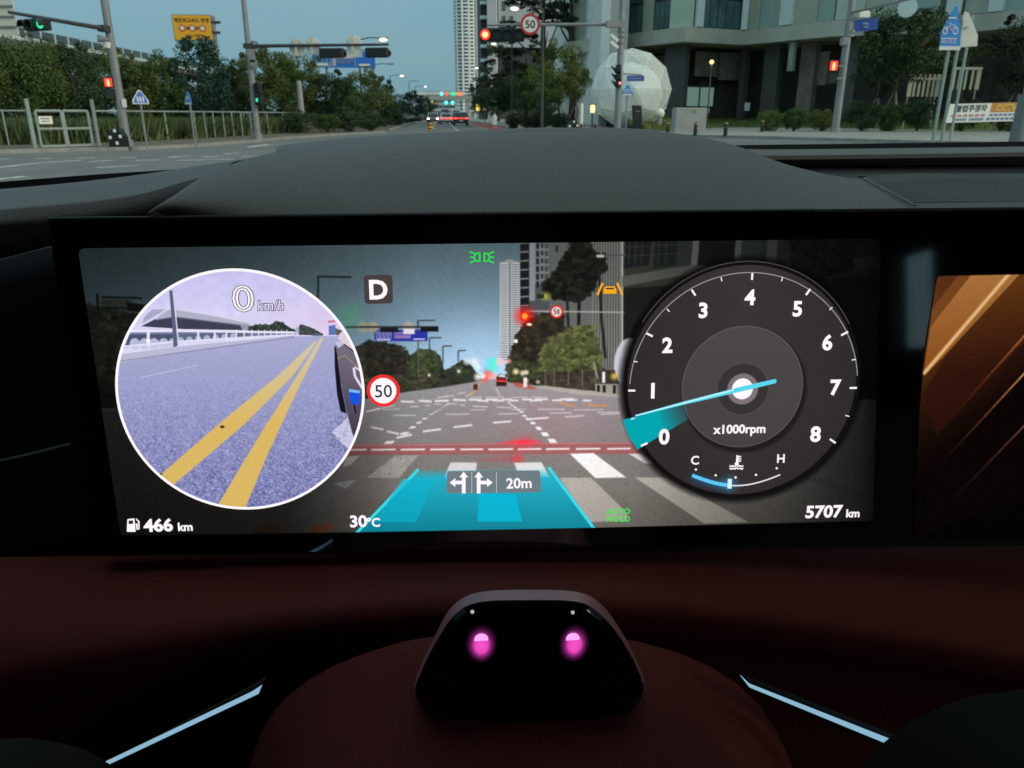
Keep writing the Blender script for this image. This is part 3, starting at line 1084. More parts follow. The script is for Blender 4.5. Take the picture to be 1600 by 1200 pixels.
for s0, s1 in ((.06, .485), (.515, .94)):
    lf = MB()
    a, b = A + gd * gl * s0 + Z3 * .05, A + gd * gl * s1 + Z3 * .05
    lf.tube([a, a + Z3 * (gh - .25)], .045, 6)
    lf.tube([b, b + Z3 * (gh - .25)], .055, 6)
    for z in (.0, .62, gh - .25):
        lf.tube([a + Z3 * z, b + Z3 * z], .05, 6)
    lf.build('gate_leaf', m_fence, gate)
npos = A + gd * gl * .22 + Z3 * .98 + np.array([0, -.07, 0])
nb = MB().box(npos, (.46, .03, .27), gd, np.cross(Z3, gd), Z3).build('notice', m_white, gate)
for k in range(2):
    MB().box(npos + np.array([0, -.02, .05 - .09 * k]), (.30 - .06 * k, .006, .035), gd, np.cross(Z3, gd), Z3).build('print_line', m_ink, nb)

# ================================================================== SIGNALS, SIGNS, LAMPS
g_red = glow('lamp_red', (1.0, 0.03, 0.015), 2.2)
g_redc = glow('lamp_red_core', (1.0, 0.62, 0.24), 1.6)
g_green = glow('lamp_green', (0.05, 0.80, 0.42), 1.1)
g_cyan = glow('lamp_cyan', (0.10, 0.95, 0.85), 1.6)
g_amber = glow('lamp_amber', (1.0, 0.62, 0.10), 1.6)
g_white = glow('lamp_white', (1.0, 0.96, 0.82), 2.2)
g_warm = glow('lamp_warm', (1.0, 0.70, 0.30), 1.6)
m_lensoff = mat('lens_off', (0.03, 0.035, 0.03), 0.25, var=0.2)


def unit(a):
    a = np.asarray(a, float)
    return a / np.linalg.norm(a)


def facing(c, yaw=0.0):
    """right and forward-normal vectors of a flat thing that faces the camera, turned by yaw"""
    n = CAM - np.asarray(c, float)
    n[2] = 0
    n = unit(n)
    q = math.radians(yaw)
    n = np.array([n[0] * math.cos(q) - n[1] * math.sin(q), n[0] * math.sin(q) + n[1] * math.cos(q), 0])
    r = np.cross(Z3, n)          # reading direction for a viewer looking at it
    return r, n


def lens(parent, c, r, n, rad, lit=None, core=None):
    up = np.cross(n, r)
    o = MB().disc(c + n * .02, rad, r, up, 18, thick=n * .03).build('lens', lit or m_lensoff, parent)
    if core:
        MB().disc(c + n * .055, rad * .62, r, up, 16, thick=n * .01).build('lens_glow', core, o)
    v = MB()
    a = [c + (r * math.cos(q) + up * math.sin(q)) * rad * 1.12 + n * .03 for q in np.linspace(-.3, math.pi + .3, 12)]
    b = [p + n * rad * 1.5 - up * rad * .25 for p in a]
    a2 = [c + (r * math.cos(q) + up * math.sin(q)) * rad * 1.2 + n * .03 for q in np.linspace(-.3, math.pi + .3, 12)]
    b2 = [p + n * rad * 1.5 - up * rad * .25 for p in a2]
    v.loft([a, b, b2, a2], closed=False)
    v.build('visor', m_black, o)
    return o


def head(parent, c, r, n, cnt, rad, lit, lm, core=None, vertical=False):
    """signal housing with lenses; index lit shines"""
    up = np.cross(n, r)
    ax = -up if vertical else r
    L = cnt * rad * 2.35
    sz = (rad * 2.6, .28, L) if vertical else (L, .28, rad * 2.6)
    MB().box(c - n * .13, sz, r, n, up, bev=.03).build('housing', m_black, parent)
    for k in range(cnt):
        q = c + ax * ((k - (cnt - 1) / 2) * rad * 2.35)
        lens(parent, q, r, n, rad, lm if k == lit else None, core if k == lit else None)


def signpole(name, label, px, py, r, h, m=m_steel, cat='pole', group=None, taper=.75, gz=0.1, knob=None):
    b = Z(px, py, gz)
    t = thing(name, label, cat, b, group)
    MB().tube([b, b + Z3 * .25, b + Z3 * .26, b + Z3 * h], [r * 1.5, r * 1.5, r, r * taper], 12).build('pole', m, t, smooth=False)
    return t, b


# left pole: arm with a signal seen from its side, red pedestrian signal
t, b = signpole('signal_pole', 'grey signal pole with a red pedestrian light and an arm reaching left', 199, 229, .165, 8.2, cat='traffic light')
zA = P(165, 46, b[1])[2]
a0, a1 = np.array([b[0], b[1], zA]), atz(14, 19, zA)
MB().tube([a0, a1], [.085, .05], 8).build('arm', m_darksteel, t)
MB().box(a0 - unit(a0 - a1) * .3, (.42, .26, .22), unit(a1 - a0), np.cross(Z3, unit(a1 - a0)), Z3).build('arm_clamp', m_darksteel, t)
ad = unit(a1 - a0)
hc = a0 + (a1 - a0) * .80 - Z3 * .24
hr, hn = facing(hc, -50)
head(t, hc, hr, hn, 3, .135, 2, g_green)
pc = P(169, 129, b[1] - .1)
pr, pn = facing(pc)
for k, lit in ((0, True), (1, False)):
    q = pc - Z3 * .42 * k
    hs = MB().box(q, (.34, .22, .38), pr, pn, Z3, bev=.03).build('housing', m_black, t)
    MB().box(q + pn * .118, (.25, .012, .28), pr, pn, Z3).build('lens', g_red if lit else m_lensoff, hs)
    if lit:
        fg = MB().ball(q + pn * .13 + Z3 * .085, .035, 8, 6)
        fg.box(q + pn * .13 - Z3 * .02, (.085, .012, .13), pr, pn, Z3)
        fg.box(q + pn * .13 - Z3 * .1, (.06, .012, .07), pr, pn, Z3)
        fg.build('standing_figure', g_redc, hs)
MB().box((b[0] - .1, b[1] - .1, pc[2] - .2), (.3, .05, .05)).build('bracket', m_steel, t)
MB().box(P(194, 161, b[1] - .17), (.16, .03, .3)).build('sticker', m_white, t)
sp = P(164, 62, b[1] - .1)
MB().tube([sp + np.array([.15, 0, 0]), sp - np.array([.22, .1, -.03])], [.06, .14], 10).build('speaker_horn', m_steel, t)
MB().tube([P(170, 66, b[1]) , P(170, 75, b[1])], .19, 12).build('pole_band', m_white, t)

# big road sign seen from behind at the left edge
bs = atz(-14, 26, P(14, 26, 33)[2])
t = thing('road_sign', 'back of a large pale road sign at the upper left corner', 'sign', bs)
r_, n_ = facing(bs, -35)
MB().box(bs, (1.9, .06, 1.25), r_, n_, Z3).build('panel', m_greyback, t)
for k in (-.35, 0, .35):
    MB().box(bs + n_ * .06 + Z3 * k, (1.9, .06, .06), r_, n_, Z3).build('rib', m_steel, t)
MB().tube([bs - n_ * .1 - Z3 * bs[2] - r_ * .9, bs - n_ * .1 + Z3 * .6 - r_ * .9], .12, 8).build('pole', m_steel, t)

# orange sign board
YS = 60.0
op = P(340, 100, YS)
t = thing('notice_sign', 'orange sign board with black writing and three round speed signs on a post', 'sign', (op[0], YS, .1))
corners = [P(274, 59.5, YS), P(332, 57, YS), P(328, 27, YS), P(270, 29, YS)]
ex, ez = unit(corners[1] - corners[0]), unit(corners[3] - corners[0])
ez = Z3
cw = np.linalg.norm(corners[1] - corners[0])
chh = 31 / FPX * YS
oc = (corners[0] + corners[2]) / 2
ex = unit(np.array([ex[0], ex[1], 0]))
en = np.cross(ex, ez)
en = en if en[1] < 0 else -en
pn_ = MB().box(oc, (cw, .08, chh), ex, en, ez).build('panel', m_orange, t)
MB().box(oc - en * .05, (cw + .12, .05, chh + .12), ex, en, ez).build('frame', m_steel, t)
text('lettering', '제한최고속도 변경', oc + ez * chh * .30, ex, ez, en, chh * .20, m_ink, pn_, .012, off=.06)
text('lettering', '300m 전방', oc - ez * chh * .33, ex, ez, en, chh * .15, m_ink, pn_, .01, off=.06)
for k in (-1, 0, 1):
    c = oc + ex * cw * .27 * k - ez * chh * .02
    MB().ring(c + en * .06, chh * .095, chh * .14, ex, ez, 24).build('sign_ring', m_red, pn_)
    MB().disc(c + en * .055, chh * .10, ex, ez, 24).build('sign_face', m_white, pn_)
    if k:
        d = -k
        c2 = oc + ex * cw * .135 * k - ez * chh * .02 + en * .06
        MB().poly([c2 + ex * d * .16, c2 - ex * d * .05 + ez * .13, c2 - ex * d * .05 - ez * .13][::(1 if d > 0 else -1)]).build('arrow', m_ink, pn_)
MB().tube([(op[0], YS + .15, .1), (op[0], YS + .15, P(335, 25, YS)[2])], .14, 10).build('pole', m_steel, t)
for py in (35, 51):
    q = P(337, py, YS + .1)
    MB().box(q - ex * .2, (1.0, .2, .16), ex, en, ez).build('bracket', m_darksteel, t)

# second left pole: arm with signal backs and round sign backs
t, b = signpole('signal_pole', 'bare grey pole whose arm carries black signal backs and pale round sign backs', 403, 217, .17, 8.6, cat='traffic light', taper=.6)
zB = P(388, 72, b[1])[2]
a0, a1 = np.array([b[0], b[1], zB]), atz(607, 69.5, zB)
MB().tube([a0, a1], [.09, .055], 8).build('arm', m_darksteel, t)
MB().box(a0, (.42, .40, .22)).build('arm_clamp', m_darksteel, t)
ad = unit(a1 - a0)
an = np.cross(Z3, ad)


def on_arm(px):
    d = ray(px, 70)
    A = np.array([[d[0], -ad[0]], [d[1], -ad[1]]])
    k, s = np.linalg.solve(A, a0[:2] - CAM[:2])
    return a0 + ad * s


for x0, x1 in ((499, 536), (571, 606)):
    p, q = on_arm(x0), on_arm(x1)
    MB().box((p + q) / 2 - Z3 * .36, (np.linalg.norm(q - p), .3, .45), ad, an, Z3, bev=.04).build('housing', m_black, t)
    for k in range(4):
        c = p + (q - p) * (k + .5) / 4 - Z3 * .36 - an * -.28
        MB().tube([c - an * .1, c + an * .15], .18, 10).build('visor', m_black, t)
for px, py, rr in ((462, 74, 11.5), (487, 71.5, 11.5), (551, 67.5, 11.5)):
    c = on_arm(px)
    c[2] = P(px, py, c[1])[2]
    rr = rr / FPX * c[1]
    dk = MB().disc(c - an * -.12, rr, ad, Z3, 28, thick=an * .04).build('round_sign_back', m_greyback if px == 462 else m_white, t)
    MB().box(c - an * .0, (.12, .05, rr * 1.9), ad, an, Z3).build('bracket', m_greyback, dk)
c = on_arm(552)
c[2] = P(552, 84, c[1])[2]
MB().box(c - an * -.12, (23 / FPX * c[1], .05, 8.5 / FPX * c[1]), ad, an, Z3).build('plate_back', m_white, t)
q = P(403, 138, b[1] - .25)
r_, n_ = facing(q, -50)
for k in (0, 1):
    hs = MB().box(q - Z3 * .55 * k, (.4, .26, .5), r_, n_, Z3, bev=.03).build('housing', m_black, t)
    MB().box(q - Z3 * .55 * k + n_ * .14, (.15, .012, .17), r_, n_, Z3).build('lens', g_green if k else m_lensoff, hs)
for k, py in enumerate((82, 92, 99)):
    MB().box(P(392 + k * 2, py, b[1] - .2), (.32, .2, .3)).build('control_box', m_steel, t)

# triangular warning signs on the verge
def tri_sign(px, py0, py1, w, yaw, label, face, gz=.1, bottom=None):
    b = Z(px, py0, gz)
    ptop = P(px - (py0 - py1) * .16 if px < 690 else px, py1, b[1])
    t = thing('triangular_sign', label, 'sign', b, 'triangular blue signs')
    h = ptop[2] - gz
    hw = w / FPX * b[1] / 2
    th = hw * 1.75
    MB().tube([b, b + Z3 * (h - th * .2)], .04, 8).build('post', m_steel, t)
    c = b + Z3 * (h - th)
    r_, n_ = facing(c, yaw)
    o = n_ * .05

    def T(s, dz=0):
        cc = c + Z3 * (th * .42)
        return [cc + (p - cc) * s + n_ * dz for p in (c - r_ * hw - Z3 * .0, c + r_ * hw, c + r_ * hw * 1.0 + Z3 * th * .28, c + r_ * hw * .16 + Z3 * th, c - r_ * hw * .16 + Z3 * th, c - r_ * hw + Z3 * th * .28)]
    pl = MB().prism([p + o for p in T(1.0)], n_ * .02).build('plate', m_white if face == 'people' else m_skyblue, t)
    if face == 'people':
        MB().poly([p + o for p in T(.84, .03)]).build('blue_field', m_blue, pl)
        pm = MB()
        cc = c + Z3 * th * .34 + o + n_ * .035
        for k in (-1, 0, 1):
            e = cc + r_ * hw * .34 * k
            pm.disc(e + Z3 * th * .17, th * .05, r_, Z3, 8)
            pm.box(e, (hw * .18, .004, th * .24), r_, n_, Z3)
            pm.box(e - Z3 * th * .17 + r_ * hw * .05, (hw * .10, .004, th * .14), r_, n_, Z3)
        pm.build('figures', m_white, pl)
    else:
        pm = MB()
        cc = c + Z3 * th * .42 + o + n_ * .035
        for k in (-1, 1):
            pm.ring(cc + r_ * hw * .36 * k, th * .11, th * .15, r_, Z3, 18)
        pm.tube([cc - r_ * hw * .36, cc - r_ * hw * .12 + Z3 * th * .2, cc + r_ * hw * .22 + Z3 * th * .2, cc + r_ * hw * .36], .012, 4)
        pm.tube([cc - r_ * hw * .12 + Z3 * th * .2, cc + Z3 * 0, cc + r_ * hw * .22 + Z3 * th * .2], .012, 4)
        pm.build('bicycle_symbol', m_white, pl)
        MB().box(c + Z3 * th * .10 + o + n_ * .035, (hw * 1.7, .006, th * .13), r_, n_, Z3).build('caption_band', m_white, pl)
    return t


tri_sign(230, 231, 141, 21, 12, 'blue triangular sign with white figures right of the red pedestrian signal', 'people')
tri_sign(305, 226, 143, 20, -64, 'narrow blue triangular sign seen almost edge on before the spiky tree', 'bike')
tri_sign(977, 213, 133, 17, 10, 'small blue bicycle triangle in front of the white dome', 'bike', .16)

# concrete post and direction signs further along
q = P(473, 200, 58)
t = thing('concrete_post', 'short pale concrete post among the left trees', 'post', (q[0], 58, .1))
MB().tube([(q[0], 58, .1), (q[0], 58, P(468, 130, 58)[2])], [.24, .18], 12).build('shaft', m_concrete, t)
MB().ball((q[0], 58, P(468, 130, 58)[2]), .18, 10, 6).build('cap', m_concrete, t)

YB = 84.0
t = thing('direction_sign', 'wide blue road direction sign behind the round sign backs', 'sign', (P(545, 100, YB)[0], YB, .1))
ga, gb_ = P(487, 93, YB), P(586, 93, YB)
gz0, gz1 = P(540, 106, YB)[2], P(540, 80.5, YB)[2]
mid = (ga + gb_) / 2
MB().box((mid[0], YB, (gz0 + gz1) / 2), (gb_[0] - ga[0], .1, gz1 - gz0)).build('panel', m_blue, t)
m_pale = mat('sign_pale_blue', (0.20, 0.32, 0.50), .5, var=.05)
m_pink = mat('sign_pink', (0.60, 0.48, 0.58), .5, var=.05)


def sg(x0, x1, y0, y1, m, name, dy=.07):
    a, b2 = P(x0, y1, YB), P(x1, y0, YB)
    MB().box(((a[0] + b2[0]) / 2, YB - dy, (a[2] + b2[2]) / 2), (b2[0] - a[0], .02, b2[2] - a[2])).build(name, m, t)


sg(488, 520, 82, 105, m_pale, 'map_field')
for k in range(4):
    sg(490 + k * 7.5, 494 + k * 7.5, 85 + (k % 2) * 3, 97, m_blue, 'print_line', .09)
sg(494, 512, 99, 102, m_white, 'caption', .09)
sg(521, 524, 84, 103, m_pink, 'divider', .09)
sg(525, 552, 88, 92, m_pink, 'caption', .09)
sg(525, 552, 94.5, 96, m_pale, 'caption', .09)
sg(526, 548, 97.5, 99, m_pale, 'caption', .09)
sg(554, 555.5, 82, 105, m_pale, 'divider', .09)
sg(561, 578, 100, 103, m_white, 'caption', .09)
sg(534, 572, 77, 80, m_pale, 'top_strip', .05)
for x in (510, 583):
    p = P(x, 110, YB)
    MB().tube([(p[0], YB + .2, .1), (p[0], YB + .2, gz1)], .13, 8).build('post', m_steel, t)


# street lamps
def street_lamp(px, py_top, Y, px_end, lit, label, group, gz=.1, glowm=None, big=1.0):
    b = P(px, 150, Y)
    h = P(px, py_top, Y)[2]
    t = thing('street_lamp', label, 'street lamp', (b[0], Y, gz), group)
    MB().tube([(b[0], Y, gz), (b[0], Y, h)], [.13, .07], 8).build('pole', m_darksteel, t)
    e = P(px_end, py_top, Y)
    MB().tube([(b[0], Y, h - .1), ((b[0] + e[0]) / 2, Y, h + .15), (e[0], Y, h + .08)], .06, 6).build('arm', m_darksteel, t)
    s = 1 if e[0] > b[0] else -1
    MB().box((e[0] + s * .1, Y, h + .1), (1.0 * big, .4, .16)).build('lamp_head', m_steel, t)
    if lit:
        MB().ball((e[0] + s * .12, Y - .12, h - .06), .42 * big, 12, 6, (1.0, .5, .42)).build('lamp_glass', glowm or g_white, t)
    return t


LG = 'street lamps along the left kerb'
street_lamp(565, 61, 86, 597, True, 'nearest left street lamp, lit, above the right end of the signal arm', LG)
street_lamp(584, 101, 126, 609, False, 'unlit street lamp beside the right end of the blue direction sign', LG)
street_lamp(611, 118, 165, 627, True, 'lit street lamp standing clear above the left trees', LG)
street_lamp(640, 127, 200, 651, False, 'unlit street lamp over the rounded far tree', LG)
street_lamp(649, 135, 240, 664, True, 'farthest lit street lamp before the bridge', LG)
RG = 'street lamps along the right kerb'
street_lamp(847, 13, 62, 806, True, 'bright street lamp in front of the tallest pine', RG, .2, big=.75)
street_lamp(800, 68, 96, 773, True, 'lit street lamp just below the red traffic light', RG, .2, big=.7)
street_lamp(757, 106, 150, 746, True, 'small lit street lamp beside the twin high-rise foot', RG, .2, big=.75)

# right signal pole with the red light and the speed limit sign
t, b = signpole('signal_pole', 'grey pole with long arm holding the red light and round 50 sign', 963.5, 219, .16, 8.6, cat='traffic light', gz=.15)
zC = P(974, 38, b[1])[2]
a0, a1 = np.array([b[0], b[1], zC]), atz(762, 39, zC)
MB().tube([a0, a1], [.08, .05], 8).build('arm', m_steel, t)
MB().box(a0 - X3 * .3, (.8, .3, .26)).build('arm_clamp', m_steel, t)
ad = unit(a1 - a0)
c = on_arm(784.5) - Z3 * .40
r_, n_ = facing(c)
head(t, c, r_, n_, 4, .215, 0, g_red, g_redc)
c = on_arm(827.5) + np.array([0, -.2, 0])
rs = 14 / FPX * c[1]
r_, n_ = facing(c)
sg_ = MB().disc(c, rs, r_, Z3, 36, thick=-n_ * .04).build('speed_limit_sign', m_white, t)
MB().ring(c + n_ * .01, rs * .76, rs, r_, Z3, 40).build('red_ring', m_red, sg_)
text('lettering', '50', c, r_, Z3, n_, rs * 1.05, m_ink, sg_, .015, off=.012)
for k, py in enumerate((108, 119, 130)):
    q = P(966, py, b[1] - .2)
    MB().prism([q + np.array([-.30, 0, .13]), q + np.array([-.02, 0, .0]), q + np.array([-.05, 0, -.2]), q + np.array([-.12, 0, -.12])], (0, .22, 0)).build('visor', m_black, t)
    MB().box(q + np.array([.02, .1, 0]), (.2, .3, .36)).build('housing', m_black, t)
    if k == 2:
        MB().ball(q + np.array([.06, -.08, 0]), .065, 8, 6).build('lens', glow('lamp_red_side', (1, .25, .2), 1.4), t)
for py in (59, 70):
    q = P(960, py, b[1] - .3)
    MB().box(q, (.42, .14, .13), unit(np.array([.8, 0, -.6])), Y3, unit(np.array([.6, 0, .8]))).build('camera', m_white, t)
for py in (48, 56, 66):
    MB().tube([P(971, py, b[1]), P(971, py + 2, b[1])], .2, 10).build('pole_band', m_steel, t)
q0, q1 = P(972, 115, b[1]), P(1003, 117, b[1])
MB().tube([q0, q1], .035, 6).build('name_plate_arm', m_steel, t)
q = P(993, 122.5, b[1] - .05)
np_ = MB().box(q, (.80, .03, .24)).build('name_plate', mat('plate_violet', (0.06, 0.10, 0.36), .5, var=.05), t)
MB().box(q - Y3 * .02, (.55, .005, .05)).build('print_line', m_pale, np_)

# leaning looking pole on the right with the second red pedestrian signal
t, b = signpole('signal_pole', 'grey pole with a red pedestrian light before the dark stone entrance', 1304.5, 206, .26, 12.5, cat='traffic light', gz=.15, taper=.8)
s_ = b[1] / 42
pc = P(1302, 103, b[1] - .3)
r_, n_ = facing(pc, 12)
for k, lit in ((0, True), (1, False)):
    q = pc - Z3 * .78 * k
    hs = MB().box(q, (.62, .35, .74), r_, n_, Z3, bev=.04).build('housing', m_black, t)
    MB().box(q + n_ * .19, (.46, .012, .56), r_, n_, Z3).build('lens', g_red if lit else m_lensoff, hs)
    if lit:
        fg = MB().ball(q + n_ * .2 + Z3 * .17, .07, 8, 6)
        fg.box(q + n_ * .2 - Z3 * .03, (.17, .012, .26), r_, n_, Z3)
        fg.box(q + n_ * .2 - Z3 * .2, (.12, .012, .14), r_, n_, Z3)
        fg.build('standing_figure', g_redc, hs)
    MB().box(q + X3 * .45, (.5, .1, .1)).build('bracket', m_steel, t)
zD = P(1335, 20, b[1])[2]
a0, a1 = np.array([b[0], b[1], zD]), atz(1440, -6, zD)
MB().tube([a0, a1], [.10, .07], 8).build('arm', m_steel, t)
q = P(1353, 39, b[1] - .35)
np_ = MB().box(q, (1.5, .05, .72), unit(np.array([1, -.2, .10])), Y3, unit(np.array([-.1, 0, 1])), bev=.02).build('name_plate', mat('plate_blue', (0.04, 0.10, 0.42), .5, var=.1), t)
MB().box(q + np.array([.15, -.05, .08]), (.85, .01, .10)).build('print_line', m_pale, np_)
MB().box(q + np.array([.18, -.05, -.12]), (.7, .01, .10)).build('print_line', m_pale, np_)
MB().box(P(1349, 23, b[1] - .3), (.75, .4, .42), bev=.05).build('camera', m_white, t)
MB().box(P(1319, 65, b[1] - .3), (.45, .4, .5), bev=.05).build('control_box', m_steel, t)
for k, py in enumerate((28, 48, 55)):
    MB().tube([P(1331 - k * 2, py, b[1]), P(1331 - k * 2, py + 3, b[1])], .31, 10).build('pole_band', m_steel, t)
c = P(1418, 12, b[1] - 2)
r_, n_ = facing(c)
MB().disc(c, .58, r_, Z3, 24, thick=n_ * .05).build('round_sign_back', m_fin, t)

# bicycle sign pair on tall posts
b = Z(1455, 222, .15)
YP = b[1]
t = thing('bicycle_sign', 'tall blue triangular bicycle sign on twin pale posts', 'sign', b)
pA, pB = P(1483, 80, YP), P(1497, 78, YP)
m_post = mat('galvanised_post', (0.36, 0.44, 0.40), .5, metal=.3, var=.15)
for q in (pA, pB):
    MB().tube([(q[0] , YP + .05, .15), (q[0], YP + .05, P(1490, 30, YP)[2])], .065, 8).build('post', m_post, t)
c0 = [P(1468, 72, YP - .05), P(1500, 72, YP - .05), P(1500, 52, YP - .05), P(1496, 10, YP - .05), P(1492, 10, YP - .05), P(1470, 50, YP - .05)]
pl = MB().prism(c0, (0, -.03, 0)).build('plate', m_skyblue, t)
cb = P(1485, 48, YP - .1)
pm = MB()
for k in (-1, 1):
    pm.ring(cb + X3 * .22 * k, .10, .145, X3 * .8, Z3, 24)
pm.tube([cb - X3 * .22, cb - X3 * .07 + Z3 * .2, cb + X3 * .14 + Z3 * .2, cb + X3 * .22], .018, 5)
pm.tube([cb - X3 * .07 + Z3 * .2, cb + Z3 * .0, cb + X3 * .14 + Z3 * .2], .018, 5)
pm.tube([cb - X3 * .12 + Z3 * .27, cb - X3 * .02 + Z3 * .27], .02, 5)
pm.box(cb + Z3 * .48, (.34, .005, .05))
pm.box(cb - Z3 * .3, (.72, .005, .035))
pm.build('bicycle_symbol', m_white, pl)
text('lettering', '자전거도로', cb - Z3 * .42, X3, Z3, -Y3, .15, m_white, pl, .01)
MB().box(P(1484, 75, YP - .06), (.92, .03, .16)).build('caption_plate', m_white, t)
b2 = P(1508, 100, YP + 2)
t = thing('triangular_sign', 'grey back of a triangular sign right behind the bicycle sign', 'sign', (b2[0], YP + 2, .15))
c0 = [P(1499, 74, YP + 2), P(1527, 72, YP + 2), P(1528, 55, YP + 2), P(1514, 20, YP + 2), P(1507, 18, YP + 2), P(1500, 50, YP + 2)]
MB().prism(c0, (0, .03, 0)).build('plate', m_greyback, t)
MB().tube([(b2[0], YP + 2.1, .15), (b2[0], YP + 2.1, P(1508, 22, YP + 2)[2])], .06, 8).build('post', m_post, t)
MB().box(P(1509, 42, YP + 1.93), (.3, .04, .06)).build('clamp', m_post, t)

# banner
YN = 46.0
Ac, Bc, Cc, Dc = P(1478, 192, YN), P(1589, 189, YN), P(1595, 160, YN), P(1485, 162.5, YN)
t = thing('banner', 'white banner with dark letters and yellow CCTV on an orange block', 'banner', (Ac + Bc) / 2)
bx = unit(Bc - Ac)
bzv = unit((Dc + Cc) / 2 - (Ac + Bc) / 2)
bn_ = np.array([0, -1.0, 0])
cl = MB().prism([Ac, Bc, Cc, Dc], (0, .03, 0)).build('cloth', m_white, t)


def bp(s, v):
    return (Ac * (1 - s) + Bc * s) * (1 - v) + (Dc * (1 - s) + Cc * s) * v


hgt = np.linalg.norm(Dc - Ac)
MB().poly([bp(.59, .5) - Y3 * .01, bp(.995, .5) - Y3 * .01, bp(.995, .99) - Y3 * .01, bp(.59, .99) - Y3 * .01]).build('orange_block', mat('banner_orange', (.62, .26, .06), .7, var=.1), cl)
text('lettering', '불법주정차', bp(.31, .75) - Y3 * .02, bx, bzv, bn_, hgt * .40, m_ink, cl, .022, shear=.1)
text('lettering', 'CCTV', bp(.80, .75) - Y3 * .02, bx, bzv, bn_, hgt * .46, mat('banner_yellow', (.80, .62, .10), .7, var=.05), cl, .02, shear=.1)
m_bl = mat('banner_blue', (.16, .22, .38), .7, var=.2)
m_bpk = mat('banner_pink', (.55, .24, .30), .7, var=.2)
for s0, s1, v0, v1, m in ((.04, .54, .30, .42, m_bpk), (.58, .98, .30, .42, m_bl), (.08, .28, .08, .22, m_bl), (.31, .52, .08, .22, m_bl), (.55, .95, .08, .22, m_bl)):
    for k in range(6):
        a, b_ = s0 + (s1 - s0) * (k + .1) / 6, s0 + (s1 - s0) * (k + .85) / 6
        MB().poly([bp(a, v0) - Y3 * .012, bp(b_, v0) - Y3 * .012, bp(b_, v1) - Y3 * .012, bp(a, v1) - Y3 * .012]).build('print_line', m, cl)
for q in (Ac, Bc):
    MB().tube([(q[0], YN + .06, .15), (q[0], YN + .06, q[2] + hgt + .1)], .04, 6).build('pole', m_steel, t)

# pale picket frames behind
m_picket = mat('picket_paint', (0.46, 0.45, 0.33), .7, var=.15)
for nm, lb, x0, x1, y0, y1, Y, n in (('picket_fence', 'pale picket fence panel left of the bicycle sign posts', 1419, 1462, 151, 116, 64, 7),
                                     ('picket_fence', 'pale framed picket panel above the white banner', 1486, 1525, 140, 107, 63, 5)):
    a, b_ = P(x0, y0, Y), P(x1, y0, Y)
    z1 = P((x0 + x1) / 2, y1, Y)[2]
    t = thing(nm, lb, 'fence', (a + b_) / 2)
    for k in range(n):
        q = a + (b_ - a) * k / (n - 1)
        w = .32 if k in (0, n - 1) else .16
        MB().box((q[0], q[1], (q[2] + z1) / 2), (w, .1, z1 - q[2])).build('picket', m_picket, t)
    MB().box(((a[0] + b_[0]) / 2, Y - .06, z1 if n == 5 else z1 - .35), (b_[0] - a[0] + .35, .08, .2)).build('rail', m_picket, t)
    for q in (a, b_):
        MB().tube([(q[0], Y + .1, .2), (q[0], Y + .1, q[2] + .1)], .05, 6).build('post', m_picket, t)

# pole at the right edge
b = Z(1588, 224, .15)
t = thing('utility_pole', 'grey pole standing at the right edge beside the banner', 'pole', b)
MB().tube([b, b + Z3 * 1.9], [.30, .26], 14).build('sleeve', mat('pole_sleeve', (.17, .20, .20), .6, var=.15), t)
MB().tube([b + Z3 * 1.9, b + Z3 * 9], [.13, .1], 12).build('pole', m_steel, t)

# small things on the right corner
q = P(1112, 97, 62)
t = thing('globe_lamp', 'thin lamp post with a warm lit globe before the office window', 'street lamp', (q[0], 62, .3))
MB().tube([(q[0], 62, .3), (q[0], 62, q[2] - .12)], [.07, .045], 8).build('post', m_darksteel, t)
MB().ball(q, .17, 12, 8).build('globe', g_warm, t)
MB().tube([q - Z3 * .35, q - Z3 * .15], [.05, .13], 10).build('collar', m_steel, t)
ca, cb_ = Z(1054, 207, .15), Z(1104, 207, .15)
t = thing('concrete_block', 'pale concrete sign block on the pavement before the lawn', 'block', (ca + cb_) / 2)
bw = cb_[0] - ca[0]
bh = P(1080, 170, ca[1])[2]
MB().box(((ca[0] + cb_[0]) / 2, ca[1] + .5, bh / 2 + .07), (bw, .9, bh), bev=.05).build('block', m_concrete, t)
MB().box(((ca[0] + cb_[0]) / 2 + bw * .12, ca[1] + .02, bh * .92), (.18, .06, .14)).build('emblem', mat('emblem_green', (.25, .33, .15), .5), t)
q = Z(997, 206, .15)
t = thing('sign_slab', 'upright black sign slab in front of the white dome', 'sign', q)
sh_ = P(993, 166, q[1])[2]
MB().box((q[0] - .1, q[1], sh_ / 2 + .07), (.66, .2, sh_), unit(np.array([1, 0, 0])), Y3, unit(np.array([-.12, 0, 1])), bev=.03).build('slab', m_black, t)
MB().box((q[0] - .12, q[1] - .11, sh_ * .82), (.3, .02, .05)).build('print_line', m_steel, t)
bol = None
